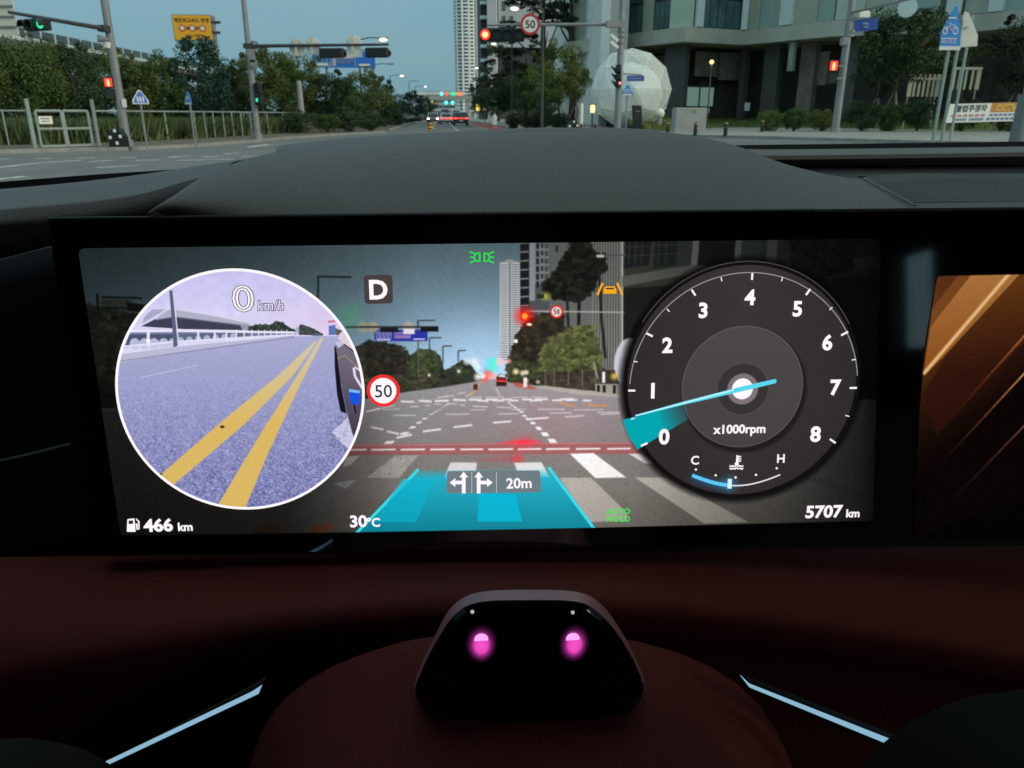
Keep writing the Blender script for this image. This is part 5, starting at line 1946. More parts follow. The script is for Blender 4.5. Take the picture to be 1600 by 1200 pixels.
CV.poly([(690, 605), (770, 592), (800, 598), (850, 604), (920, 612), (1000, 618), (1390, 625), (1390, 850), (100, 850), (100, 645), (560, 626), (640, 612)], road_col, 1, 3)
asp = (cy_ > 598)
CV.img += np.where(asp, (n2 * .006 + n1 * .002), 0)[..., None]
CV.poly([(800, 598), (812, 597), (838, 606), (832, 609), (806, 604)], (178, 76, 62), .8)
CV.poly([(830, 604), (850, 602), (975, 617), (975, 622), (900, 616)], (172, 166, 154), .8)


def c3(x, y):
    return 540 + x / 3.478, 560 + y / 3.478


def dash3(x0, y0, x1, y1, w, col=(226, 222, 220), a=.95):
    CV.line([c3(x0, y0), c3(x1, y1)], w, col, a)


for x0, y0, x1, y1, w in ((300, 234, 372, 236, 3), (398, 230, 468, 234, 3.4), (485, 232, 560, 230, 3.4), (583, 224, 655, 228, 3.2), (668, 224, 740, 225, 3.2), (716, 229, 775, 231, 3), (762, 223, 828, 224, 3), (800, 229, 858, 229, 3),
                          (848, 223, 905, 224, 3), (888, 229, 940, 229, 3), (960, 224, 1010, 222, 3), (1000, 229, 1068, 227, 3), (1030, 222, 1100, 222, 2.6), (1122, 228, 1180, 226, 3), (1168, 222, 1240, 220, 2.6), (1196, 228, 1260, 226, 2.6), (1290, 228, 1335, 230, 3),
                          (680, 212, 740, 211, 1.6), (760, 212, 860, 211, 1.6), (900, 212, 990, 211, 1.6), (1010, 211, 1090, 210, 1.6), (500, 212, 560, 208, 2), (540, 205, 590, 202, 1.6), (610, 192, 650, 186, 2),
                          (260, 310, 380, 309, 2), (545, 304, 675, 302, 2), (828, 302, 940, 300, 2), (350, 263, 395, 262, 2), (432, 258, 460, 256, 2), (480, 248, 520, 250, 2), (540, 252, 570, 246, 2.2), (570, 245, 605, 247, 2), (620, 252, 650, 255, 2), (690, 260, 775, 264, 2),
                          (110, 290, 190, 272, 3), (190, 272, 265, 256, 2.4), (1045, 277, 1190, 276, 1.8), (820, 264, 900, 268, 1.8), (1110, 297, 1228, 296, 1.8), (1192, 318, 1298, 311, 2.4), (1365, 294, 1490, 292, 1.8), (1388, 305, 1490, 300, 2), (200, 278, 290, 274, 1.6), (680, 280, 760, 278, 1.6), (900, 278, 980, 276, 1.6), (1240, 280, 1400, 278, 1.6)):
    dash3(x0, y0, x1, y1, w, a=.9 if w > 2.5 else .6)
for x0, y0, x1, y1, w in ((420, 397, 518, 385, 3), (588, 374, 688, 362, 3), (800, 350, 900, 342, 2.8), (985, 331, 1104, 322, 2.6), (140, 374, 206, 386, 3), (224, 396, 290, 411, 3), (276, 432, 360, 414, 3.4), (296, 412, 345, 402, 3)):
    dash3(x0, y0, x1, y1, w)
# lane guide dashes
for pts in ([(545, 244), (200, 468)],):
    pass
for (x, y, w, h) in ((555, 248, 26, 4), (540, 258, 24, 5), (526, 267, 24, 5), (508, 279, 26, 6), (488, 290, 28, 7), (467, 303, 28, 8), (430, 327, 36, 10), (399, 349, 36, 12), (363, 375, 42, 14), (321, 408, 48, 16), (236, 457, 66, 20)):
    CV.poly([c3(x - w / 2, y + h / 2), c3(x + w * .25, y + h / 2 - 2), c3(x + w / 2, y - h / 2), c3(x - w * .2, y - h / 2 + 2)], (232, 230, 230))
for (x, y, w, h) in ((882, 238, 22, 4), (893, 246, 24, 5), (906, 256, 24, 6), (922, 267, 26, 7), (938, 279, 26, 8), (955, 291, 28, 9), (972, 312, 30, 10), (992, 329, 34, 11), (1018, 351, 36, 14), (1050, 380, 40, 18), (1084, 412, 48, 22), (1124, 449, 56, 24)):
    CV.poly([c3(x - w * .22, y + h / 2), c3(x + w / 2, y + h / 2), c3(x + w * .2, y - h / 2), c3(x - w / 2, y - h / 2)], (232, 230, 230))
CV.line([c3(690, 190), c3(745, 118)], 2, (224, 150, 80), .9)
CV.line([c3(655, 205), c3(690, 190)], 2, (224, 190, 140), .9)
CV.line([c3(815, 160), c3(840, 205)], 1.8, (210, 205, 200), .8)
CV.line([c3(1160, 238), c3(1240, 260)], 2, (226, 140, 60), .9)
CV.line([c3(1310, 254), c3(1420, 258)], 2.4, (226, 140, 60), .8)
# queue of cars and far lights
CV.poly([c3(818, 150), c3(820, 100), c3(840, 82), c3(872, 92), c3(876, 150)], (60, 30, 30))
CV.poly([c3(826, 100), c3(842, 84), c3(868, 94), c3(870, 104)], (210, 210, 214))
CV.line([c3(818, 122), c3(876, 124)], 2.6, (255, 70, 60))
CV.poly([c3(818, 108), c3(874, 108), c3(874, 114), c3(818, 114)], (160, 30, 30))
for x, y, r, col in ((775, 75, 6, (255, 60, 60)), (765, 96, 5, (255, 120, 110)), (760, 110, 5, (255, 90, 90)), (795, 96, 5, (255, 150, 140)), (720, 100, 5.5, (255, 255, 245)), (745, 98, 4, (240, 250, 240)), (718, 48, 4, (220, 255, 230)), (780, 52, 6, (90, 230, 220)), (812, 56, 5, (80, 240, 210)),
                     (790, 18, 7, (90, 225, 230)), (810, 20, 6, (90, 235, 200)), (842, 18, 6, (255, 190, 190)), (700, 20, 6, (230, 235, 235)), (660, 18, 5, (210, 220, 225)), (925, 72, 4.2, (255, 240, 190)), (962, 80, 3.6, (255, 225, 210)), (982, 76, 3.6, (255, 235, 200)), (615, 70, 2.6, (255, 250, 240)), (454, 90, 2.4, (240, 235, 225)), (890, 16, 3, (255, 150, 110))):
    X_, Y_ = c3(x, y)
    CV.glow(X_, Y_, r * 1.5, col, 1, .8)
CV.poly([c3(694, 172), c3(696, 142), c3(716, 138), c3(718, 170)], (90, 36, 30))
CV.line([c3(696, 152), c3(716, 148)], 1.6, (60, 30, 30))
CV.poly([c3(966, 158), c3(966, 108), c3(976, 100), c3(988, 110), c3(986, 156)], (226, 214, 214))
CV.poly([c3(988, 110), c3(996, 118), c3(990, 140)], (200, 150, 150), .7)
CV.disc(*c3(1046, 128), 3.4, (180, 168, 150), .8)
# stop line band and zebra crossing
CV.poly([(545, 694), (1010, 691), (1010, 709), (538, 711)], (166, 84, 86), .72, 3)
CV.line([(548, 696), (760, 694), (1010, 692)], 1.2, (215, 150, 146), .7)
for x0, x1 in ((545, 573), (580, 618), (626, 664), (672, 711), (719, 755), (763, 802), (809, 846), (853, 890), (900, 938), (949, 985)):
    CV.line([(x0, 703 - (x0 - 540) * .004), (x1, 702.6 - (x1 - 540) * .004)], 2.6, (240, 232, 232))
CV.poly([(778, 694), (792, 690), (820, 687), (846, 689), (832, 692), (850, 693)], (255, 50, 70), .8, 7)
CV.glow(818, 691, 16, (255, 50, 70), .45, 1.0, sx=1.8)
CV.poly([(740, 718), (780, 712), (815, 713), (815, 720), (770, 722)], (170, 84, 92), .5, 6)
CV.glow(808, 717, 11, (255, 50, 64), .6, .8, sx=1.3)


def c4(x, y):
    return 560 + x / 3.81, 690 + y / 3.81


zeb = [([(50, 215), (220, 82), (358, 82), (240, 217)], (176, 172, 168), .85), ([(510, 215), (548, 124), (705, 124), (698, 215)], (214, 212, 214), .95), ([(926, 126), (1090, 122), (1140, 213), (960, 215)], (222, 220, 222), .95), ([(1258, 72), (1400, 68), (1595, 213), (1410, 217)], (240, 236, 234), 1),
       ([(1195, 215), (1385, 215), (1560, 385), (1600, 430), (1600, 470), (1380, 480)], (172, 166, 158), 1), ([(60, 480), (270, 224), (300, 224), (100, 480)], (190, 186, 180), .7)]
for pts, col, a in zeb:
    CV.poly([c4(*p) for p in pts], lambda X, Y, col=col: np.repeat(np.array(col, float)[None, None] / 255, 1, 0), a)
for pts, col, a in (([(992, 746), (1042, 746), (1170, 816), (1100, 818)], (184, 178, 168), 1), ([(1190, 775), (1240, 768), (1330, 800), (1300, 806), (1255, 800)], (120, 116, 104), .9), ([(1256, 748), (1290, 746), (1360, 775), (1360, 788)], (112, 108, 98), .9), ([(982, 709), (1000, 709), (1030, 726), (1008, 724)], (226, 222, 218), .95),
                    ([(430, 815), (530, 752), (556, 750), (500, 790), (462, 816)], (120, 120, 118), .75), ([(540, 714), (562, 712), (548, 726), (536, 730)], (200, 196, 190), .8), ([(520, 755), (558, 749), (540, 764)], (180, 176, 170), .7), ([(480, 822), (516, 818), (522, 822), (506, 836), (484, 836)], (170, 84, 30), .7), ([(395, 826), (440, 818), (432, 836), (400, 838)], (110, 60, 24), .6)):
    CV.poly(pts, col, a)
wear = CV.noise(2.2, 21) + .6 * CV.noise(5, 22)
spk = (wear > 1.9) & (cy_ > 708)
CV.img[spk] *= .82
wl2 = (CV.noise(2.0, 31) + .5 * CV.noise(6, 32))
reg = (cx_ > 572) & (cx_ < 660) & (cy_ > 708) & (cy_ < 750) & (wl2 > .25)
CV.img[reg] = CV.img[reg] * .72 + np.array([98, 94, 90]) / 255 * .28
# the picture is dimmed towards both sides and the top by the display itself
vx = np.interp(cx_, [110, 200, 420, 560, 660, 900, 990, 1060, 1200, 1345, 1385], [.40, .46, .66, .88, 1.06, 1.1, 1.04, .86, .62, .22, .02])
vy = np.interp(cy_, [370, 420, 520, 600, 760, 845], [.82, .88, 1.0, 1.0, .98, .86])
low = np.interp(cy_, [560, 640, 845], [1.0, .45, .36])
vxl = vx * (1 - (1 - low) * np.clip((620 - cx_) / 170, 0, 1))
CV.img *= (vxl * vy)[..., None]
CV.img = np.clip(CV.img, 0, 1)
CV.img += (n2 * .006)[..., None]
CV.glow(545, 494, 36, (60, 170, 80), .35, 1.2)


def soften(img, s):
    k = np.exp(-.5 * (np.arange(-4, 5) / s) ** 2)
    k /= k.sum()
    out = np.zeros_like(img)
    p = np.pad(img, ((4, 4), (0, 0), (0, 0)), 'edge')
    for i in range(9):
        out += k[i] * p[i:i + img.shape[0]]
    p = np.pad(out, ((0, 0), (4, 4), (0, 0)), 'edge')
    out2 = np.zeros_like(img)
    for i in range(9):
        out2 += k[i] * p[:, i:i + img.shape[1]]
    return out2


CV.img = soften(CV.img, 1.0)
CV.img *= (1 + .028 * CV.noise(1.6, 77) * np.clip((cy_ - 500) / 60, .4, 1))[..., None]
# turquoise guidance carpet
def carpet(X, Y):
    t = np.clip((Y - 732) / 95, 0, 1)[..., None]
    return lerp((20, 200, 230), (0, 140, 165), t) / 255


sl, cov = CV.cover([(654, 735), (856, 732), (928, 827), (556, 834)], 2)
fade = np.clip((CV.Y[sl] - 731) / 16, .15, 1) * .84
CV.blend(sl, cov * fade, carpet)
CV.line([(654, 733), (556, 834)], 4.5, (60, 226, 240))
CV.line([(857, 730), (929, 827)], 4.5, (60, 226, 240))
CV.poly([(748, 771), (806, 772), (816, 815), (746, 815)], (0, 190, 222), .8)
CV.poly([(628, 749), (680, 749), (650, 816), (586, 816)], (10, 184, 214), .55)
sp2 = (CV.noise(2.4, 41) > 1.35) & (cy_ > 740) & (cy_ < 815) & (cx_ > 590) & (cx_ < 820)
CV.img[sp2] *= .9
# bottom dark edge of the picture
CV.img *= np.clip((np.interp(cx_, [190, 560, 900, 1360], [838, 833, 827, 815]) - cy_) / 2.5, 0, 1)[..., None] * .98 + .004
AR_END = None


# ---------------- round side camera picture
def e1(x, y):
    return 170 + x / 2.926, 410 + y / 2.926


side_c = S(377.3, 612.5)
side_r = .5 * (np.linalg.norm(S(184, 612) - side_c) + np.linalg.norm(S(570.5, 612) - side_c))


def circle_px(c, r, n=64):
    return [proj(c + (S_u * math.cos(q) + S_v * math.sin(q)) * r) for q in np.linspace(0, 2 * math.pi, n, endpoint=False)]


keep = CV.img.copy()
sx_, sy_ = slice(None), slice(None)


def side_sky(X, Y):
    t = np.clip((Y - 425) / 105, 0, 1)[..., None]
    s = np.clip((X - 380) / 160, 0, 1)[..., None]
    return (lerp((200, 196, 240), (220, 218, 246), t) + s * t * np.array([14, -10, -10])) / 255


CV.poly([(170, 415), (590, 415), (590, 540), (170, 620)], side_sky)
CV.img += (np.where((cx_ < 585) & (cy_ < 540), n3 * .012, 0))[..., None]


def side_road(X, Y):
    t = np.clip((Y - 522) / 280, 0, 1)[..., None]
    return lerp((172, 172, 212), (122, 126, 178), t) / 255


CV.poly([e1(40, 458), e1(300, 415), e1(850, 338), e1(980, 336), e1(1240, 336), e1(1240, 1220), e1(20, 1220)], side_road, 1, 2)
na, nb2 = CV.noise(2.6, 51), CV.noise(4.5, 52)
tt = np.clip((cy_ - 560) / 220, 0, 1)
inroad = (cx_ < 590) & (cy_ > 530)
gr = np.where(inroad, (np.sign(na) * np.abs(na) ** .8 * .075 + nb2 * .05) * tt + n2 * .014, 0)
CV.img += gr[..., None] * np.array([1.0, 1.0, .75])
CV.line([e1(140, 528), e1(410, 468)], 1.6, (205, 205, 235), .6)
# ramp and railings
CV.poly([e1(150, 292), e1(215, 258), e1(300, 242), e1(645, 288), e1(645, 310), e1(340, 304)], (60, 64, 82))
CV.poly([e1(262, 215), e1(300, 212), e1(460, 238), e1(645, 276), e1(645, 290), e1(300, 247), e1(212, 264)], (176, 176, 198))
CV.line([e1(225, 262), e1(300, 250), e1(645, 293)], 1.4, (108, 108, 130))
CV.line([e1(262, 216), e1(300, 213), e1(460, 239), e1(645, 277)], 1.6, (214, 214, 232))
CV.poly([e1(150, 288), e1(165, 250), e1(200, 214), e1(258, 216), e1(212, 252)], (172, 172, 206))
for k in range(6):
    CV.line([e1(165 + k * 15, 262 - k * 7), e1(176 + k * 14, 236 - k * 4)], 1.0, (140, 140, 180), .7)
CV.poly([e1(600, 282), e1(645, 288), e1(640, 312), e1(612, 310)], (150, 150, 172))
CV.line([e1(150, 286), e1(275, 212)], 2.4, (216, 216, 236))
CV.foliage([e1(640, 292), e1(680, 285), e1(740, 284), e1(770, 268), e1(800, 280), e1(850, 310), e1(850, 328), e1(640, 318)], [(52, 62, 58), (66, 76, 66), (42, 50, 50)], 120, 1.5, 4, 61)
CV.foliage([e1(870, 290), e1(880, 282), e1(930, 300), e1(980, 326), e1(980, 334), e1(870, 330)], [(60, 70, 68), (78, 84, 80)], 50, 1.2, 3, 62)
CV.poly([e1(855, 296), e1(872, 296), e1(872, 326), e1(855, 326)], (150, 158, 190), .7)
CV.poly([e1(100, 320), e1(320, 318), e1(850, 322), e1(850, 336), e1(320, 352), e1(60, 392)], (120, 122, 160))
CV.poly([e1(95, 330), e1(300, 328), e1(300, 372), e1(80, 380)], (76, 84, 110))
CV.poly([e1(320, 328), e1(640, 322), e1(640, 342), e1(320, 364)], (96, 104, 132))
for k in range(5):
    x = 100 + k * 44
    CV.disc(*e1(x + 20, 372), 8, (196, 198, 228), .9, ry=9)
for k in range(7):
    x = 330 + k * 40
    CV.disc(*e1(x, 356 - k * 3), 5, (196, 198, 228), .8, ry=5)
CV.line([e1(92, 314), e1(320, 312), e1(850, 320)], 3.4, (232, 232, 248))
CV.line([e1(68, 384), e1(320, 362), e1(640, 342), e1(850, 331)], 3, (226, 226, 246))
for x, w in ((182, 5), (410, 3.4), (486, 3), (540, 2.6), (584, 2.2), (620, 2), (655, 1.8), (686, 1.6), (714, 1.5), (742, 1.4), (768, 1.3), (792, 1.2), (815, 1.2)):
    CV.line([e1(x, 308), e1(x, 384 - max(0, (x - 182)) * .077)], w, (230, 230, 248))
CV.disc(*e1(182, 358), 3, (255, 255, 255))
CV.poly([e1(55, 420), e1(320, 384), e1(850, 334), e1(850, 339), e1(330, 412), e1(40, 456)], (186, 186, 212))
CV.line([e1(45, 452), e1(330, 412), e1(850, 340)], 1.6, (126, 126, 160), .8)
CV.poly([e1(278, 128), e1(292, 128), e1(300, 190), e1(316, 380), e1(298, 388), e1(284, 200)], (92, 96, 124))
CV.line([e1(297, 140), e1(303, 200), e1(321, 380)], 2.2, (212, 214, 236))
# yellow lines
for pts in ([(944, 358), (954, 360), (840, 520), (620, 740), (290, 1022), (232, 975), (520, 724), (780, 512)], [(970, 344), (984, 344), (870, 570), (730, 870), (615, 1145), (492, 1120), (690, 790), (860, 520)]):
    CV.poly([e1(*p) for p in pts], lambda X, Y: lerp((210, 198, 164), (220, 184, 100), np.clip((Y - 540) / 120, 0, 1)[..., None]) / 255)
yw = (CV.noise(2.2, 71) > 1.5) & (cx_ < 560) & (cy_ > 640)
CV.img[yw] *= .93
CV.disc(*e1(520, 751), 3.6, (70, 56, 40), ry=2.2)
CV.disc(*e1(238, 968), 3.0, (80, 66, 56), ry=2)
# traffic and own car flank
CV.poly([e1(1006, 290), e1(1036, 285), e1(1040, 330), e1(1006, 332)], (92, 120, 180))
CV.poly([e1(1002, 266), e1(1034, 264), e1(1034, 274), e1(1002, 276)], (206, 120, 150))
CV.poly([e1(1036, 300), e1(1070, 312), e1(1050, 334), e1(1038, 330)], (96, 98, 90))
CV.poly([e1(936, 324), e1(972, 322), e1(974, 334), e1(936, 335)], (88, 96, 118))
CV.poly([e1(1020, 775), e1(1100, 700), e1(1130, 830), e1(1115, 862), e1(1075, 835)], (206, 206, 236), .9)
sp3 = (CV.noise(2.4, 81) > .55) & (cx_ > 515) & (cx_ < 560) & (cy_ > 650) & (cy_ < 708)
CV.img[sp3] *= .8
CV.poly([e1(1032, 380), e1(1050, 400), e1(1062, 560), e1(1088, 690), e1(1060, 680), e1(1044, 600), e1(1034, 480)], (22, 22, 34))
CV.poly([e1(1036, 372), e1(1080, 368), e1(1140, 420), e1(1190, 520), e1(1190, 760), e1(1132, 835), e1(1108, 760), e1(1084, 660), e1(1056, 520), e1(1044, 420)], lambda X, Y: lerp((120, 112, 128), (62, 56, 74), np.clip((Y - 540) / 150, 0, 1)[..., None]) / 255)
CV.line([e1(1046, 440), e1(1080, 425), e1(1140, 480)], 2, (176, 150, 100), .7)
CV.poly([e1(1046, 345), e1(1085, 315), e1(1130, 390), e1(1120, 400), e1(1070, 372)], (222, 206, 222))
CV.poly([e1(1034, 366), e1(1056, 360), e1(1072, 376), e1(1050, 392)], (196, 200, 226))
CV.line([e1(1076, 374), e1(1138, 420)], 1.8, (40, 40, 50))
CV.line([e1(1120, 480), e1(1126, 520), e1(1160, 575)], 4, (226, 218, 236))
CV.line([e1(1124, 478), e1(1160, 500)], 3, (214, 206, 226))
CV.glow(*e1(1124, 618), 14, (40, 90, 240), .7, 1.2)
CV.poly([e1(1100, 590), e1(1146, 588), e1(1148, 646), e1(1110, 650)], (24, 84, 226))
CV.poly([e1(1098, 578), e1(1150, 586), e1(1146, 598), e1(1100, 592)], (120, 190, 255))
CV.line([e1(1122, 650), e1(1130, 690)], 2.4, (30, 26, 36))
new = CV.img.copy()
sl, cov = CV.cover(circle_px(side_c, side_r), 1.6)
CV.img = keep
CV.img[sl] = CV.img[sl] * (1 - cov[..., None]) + new[sl] * cov[..., None]


# ---------------- rev counter
def g3(x, y):
    return 960 + x / 3.0, 400 + y / 3.0


tick_out = [(125, 890), (65, 631), (150, 362), (362, 158), (647, 80), (918, 155), (1095, 355), (1137, 618), (1037, 877)]
A_, B_ = [], []
for x, y in tick_out:
    p = S(*g3(x, y)) - S_c
    u, v = p @ S_u, p @ S_v
    A_.append([2 * u, 2 * v, 1])
    B_.append(u * u + v * v)
su, sv, sk_ = np.linalg.lstsq(np.array(A_), np.array(B_), rcond=None)[0]
rev_c = S_c + S_u * su + S_v * sv
rev_rt = math.sqrt(sk_ + su * su + sv * sv)
rev_c2 = S(1160, 597.5)
rev_r = .5 * (np.linalg.norm(S(975, 600) - rev_c2) + np.linalg.norm(S(1345, 595) - rev_c2))
CV.poly(circle_px(rev_c2, rev_r * 1.035), (3, 3, 4), .75, 14)
CV.poly(circle_px(rev_c2, rev_r), (17, 15, 16), 1, 2)
pts = circle_px(rev_c2, rev_r * .965)
CV.poly(pts, lambda X, Y: (lerp((58, 53, 52), (48, 44, 45), np.clip(np.abs(X - 1160) / 180, 0, 1)[..., None]) - np.clip((Y - 640) / 140, 0, 1)[..., None] * 6) / 255, 1, 2)
# top edge highlight
hub = S(1160, 605)
r_in = .5 * (np.linalg.norm(S(1066, 605) - hub) + np.linalg.norm(S(1255, 605) - hub))
sh_c = S(1163, 611)
CV.poly(circle_px(sh_c, r_in * 1.03), (22, 20, 21), .7, 8)
CV.poly(circle_px(hub, r_in), (112, 106, 106), .8, 2)
CV.poly(circle_px(hub, r_in * .985), lambda X, Y: lerp((76, 72, 72), (70, 65, 67), np.clip((Y - 520) / 170, 0, 1)[..., None]) / 255, 1, 2)
# swept wedge
wp = [g3(40, 768), g3(100, 750), g3(330, 690), g3(345, 765), g3(225, 835), g3(108, 908), g3(70, 850), g3(50, 800)]
sl, cov = CV.cover(wp, 1.5)
dd = np.hypot(CV.X[sl] - 1160, CV.Y[sl] - 607)
CV.blend(sl, cov * np.clip((dd - 78) / 62, 0, 1) ** .8, lambda X, Y: lerp((60, 130, 150), (0, 172, 182), np.clip((np.hypot(X - 1160, Y - 607) - 90) / 50, 0, 1)[..., None]) / 255, .96)
CV.poly(circle_px(S(*g3(600, 623)), r_in * .43), (92, 86, 88), .8, 2)
CV.poly(circle_px(S(*g3(600, 623)), r_in * .42), (56, 51, 53), 1, 2)
CV.poly(circle_px(S(*g3(600, 623)), r_in * .255), (126, 116, 120), 1, 2)
# blue glow under the temperature bar
for x in range(365, 545, 12):
    y = 1030 + 40 * math.sin((x - 365) / 412 * math.pi) + 8
    CV.glow(*g3(x, y), 13, (30, 140, 220), .10 + .12 * (x - 365) / 180, 1.3)
CV.glow(*g3(540, 1067), 20, (50, 180, 250), .55, 1.4)
CV.img += (n2 * .006)[..., None]
SCREEN_MAT = CV.material('cluster_picture', rough=.14)

# ---------------- gold centre screen
CW = Canvas(1425, 420, 1760, 850, 520, 680)
X_, Y_ = CW.X, CW.Y


def g6(x, y):
    return 1360 + x / 2.5, 360 + y / 2.5


# distance along the streak normal
dnx, dny = .70, .71
dd = (X_ - 1443) * .655 + (Y_ - 582) * .756
base = np.clip(1 - (dd + 60) / 190, 0, 1)[..., None]
CW.img[:] = lerp((16, 4, 4), (104, 58, 22), base ** 1.2) / 255
CW.img *= np.clip(1.1 - np.clip((Y_ - 560) / 260, 0, 1) * .95, .1, 1)[..., None]
CW.poly([g6(255, 175), g6(345, 175), g6(235, 310), g6(240, 220)], (84, 40, 16), .8, 2)
CW.poly([g6(400, 165), g6(590, 165), g6(300, 480), g6(205, 570), g6(235, 375)], lambda X, Y: lerp((176, 120, 66), (150, 88, 30), np.clip((Y - 430) / 130, 0, 1)[..., None]) / 255, .85, 2.5)
CW.poly([g6(400, 165), g6(345, 175), g6(240, 310), g6(238, 372)], (120, 68, 26), .7, 2)
CW.line([g6(208, 560), g6(545, 165)], 6, (226, 176, 120), .85, 5)
CW.line([g6(208, 560), g6(545, 165)], 2.5, (240, 200, 150), .6, 3)
CW.poly([g6(590, 165), g6(900, -150), g6(900, 150), g6(560, 480), g6(260, 800), g6(205, 640), g6(300, 480)], lambda X, Y: lerp((96, 54, 18), (46, 16, 10), np.clip((Y - 440) / 140, 0, 1)[..., None]) / 255, .8, 4)
CW.poly([g6(600, 560), g6(900, 230), g6(900, 900), g6(180, 1200), g6(240, 950)], (8, 2, 3), .85, 8)


def streak(p0, p1, w, c0, c1, n=14):
    for i in range(n):
        a, b = i / n, (i + 1.02) / n
        q0 = (p0[0] + (p1[0] - p0[0]) * a, p0[1] + (p1[1] - p0[1]) * a)
        q1 = (p0[0] + (p1[0] - p0[0]) * b, p0[1] + (p1[1] - p0[1]) * b)
        al = (a + .05)
        CW.line([g6(*q0), g6(*q1)], w, lerp(c0, c1, a), min(1, al * 1.2), 2.4)


streak((290, 760), (720, 280), 3.4, (70, 24, 14), (208, 130, 54))
streak((240, 950), (720, 430), 3.0, (60, 20, 14), (246, 176, 96))
streak((280, 1095), (720, 640), 3.4, (40, 16, 16), (130, 80, 66))
CW.img += (CW.noise(1.4, 91) * .012)[..., None]
edge = np.clip((X_ - np.interp(Y_, [430, 560, 640, 850], [1463, 1443, 1436, 1425])) / 2, 0, 1)
cor = np.hypot(np.maximum(1472 - X_, 0), np.maximum(440 - Y_, 0))
edge = edge * np.clip((Y_ - np.interp(X_, [1450, 1600], [430.5, 427.5])) / 2, 0, 1) * np.where((X_ < 1472) & (Y_ < 440), np.clip((11 - cor) / 2, 0, 1), 1)
CW.img *= edge[..., None]
GOLD_MAT = CW.material('centre_picture', rough=.14)

# ================================================================== THE CAR'S INTERIOR
m_leather = mat('dash_leather', (0.080, 0.071, 0.063), 0.58, var=0.30, scale=1500, bump=0.6, bscale=900)
m_leather_d = mat('dash_dark', (0.046, 0.049, 0.048), 0.6, var=0.3, scale=1500, bump=0.3, bscale=900)
m_burg = mat('burgundy_leather', (0.092, 0.016, 0.014), 0.75, var=0.32, scale=1500, bump=0.35, bscale=900, spec=.15)
m_frit = mat('black_frit', (0.006, 0.006, 0.006), 0.6, var=0.1, scale=50)
m_gloss = mat('gloss_black', (0.004, 0.004, 0.005), 0.05, var=0.05, spec=1.0, coat=1.0)
m_cabin = mat('cabin_lining', (0.06, 0.06, 0.06), 0.9, var=0.1, scale=5)
m_seam = mat('seam_trim', (0.13, 0.13, 0.12), 0.5, var=0.08, scale=50)


def smooth_cols(rows, n):
    """resample control columns (lists of equal length arrays) with a smooth curve"""
    rows = np.array(rows, float)
    k = len(rows)
    t = np.arange(k)
    tt = np.linspace(0, k - 1, n)
    out = np.empty((n,) + rows.shape[1:])
    for i, x in enumerate(tt):
        j = min(int(x), k - 2)
        f = x - j
        p0, p1, p2, p3 = rows[max(j - 1, 0)], rows[j], rows[j + 1], rows[min(j + 2, k - 1)]
        out[i] = .5 * ((2 * p1) + (-p0 + p2) * f + (2 * p0 - 5 * p1 + 4 * p2 - p3) * f * f + (-p0 + 3 * p1 - 3 * p2 + p3) * f ** 3)
    return out


def dirn(px, py):
    return unit(ray(px, py))


dash = thing('dashboard', 'dark leather dashboard with a domed hood over the screens', 'dashboard', P(800, 300, .35))

# hood over the instrument screen
cols = [(236, (231, 333), .283), (266, (248, 320), .291), (320, (275, 303), .305), (390, (308, 281), .33), (450, (345, 263), .355), (520, (398, 245), .38), (590, (450, 235), .40), (660, (530, 228), .41), (740, (640, 218), .415), (815, (740, 210), .42), (880, (820, 206), .42),
        (945, (900, 204), .42), (1005, (980, 204.5), .42), (1060, (1045, 207), .415), (1110, (1105, 216), .41), (1160, (1160, 231), .40), (1215, (1220, 254), .39), (1280, (1280, 270), .38), (1350, (1318, 277), .375), (1428, (1348, 281), .37)]
rows = []
for pxA, (cx, cy), Yc in cols:
    A = S(pxA, 337 - (pxA - 224) * .0105, -.0098)
    C = P(cx, cy, Yc)
    L = np.linalg.norm(C - A)
    ctrl = C - dirn(cx, cy) * L * .55
    row = []
    for t in np.linspace(0, 1, 15):
        row.append((1 - t) ** 2 * A + 2 * t * (1 - t) * ctrl + t * t * C)
    k = min(1.0, L / .10)
    for s in (.02, .05, .10):
        row.append(C + np.array([0, s, -s * s * 6 - .004]) * k)
    rows.append(row)
hood = MB().loft(list(smooth_cols(rows, 120)), closed=False).build('instrument_hood', m_leather, dash, smooth=True)
# thin far lip over the hood crest
lrows = []
for (x0, y0), (x1, y1), Yc in (((431, 237.5), (433, 231), .425), ((436, 238.5), (446, 226), .43), ((480, 235.5), (484, 221.5), .435), ((540, 230), (545, 215), .44), ((640, 220.5), (645, 208.5), .44), ((740, 212.5), (745, 203.8), .44), ((820, 207), (822, 202.2), .44), ((900, 205), (900, 202.4), .44), ((980, 206), (980, 203.8), .44), ((1030, 209), (1030, 206), .43)):
    a = P(x0, y0 + 1.5, Yc - .012)
    c = P(x1, y1, Yc + .11)
    lrows.append([a + np.array([0, .012, -.01]), a + np.array([0, .002, -.002]), a, a * .9 + c * .1 + Z3 * .0012, a * .5 + c * .5 + Z3 * .0018, c, c + np.array([0, .02, -.004]), c + np.array([0, .06, -.03])])
MB().loft(list(smooth_cols(lrows, 70)), closed=False).build('hood_lip', m_leather, dash, smooth=True)

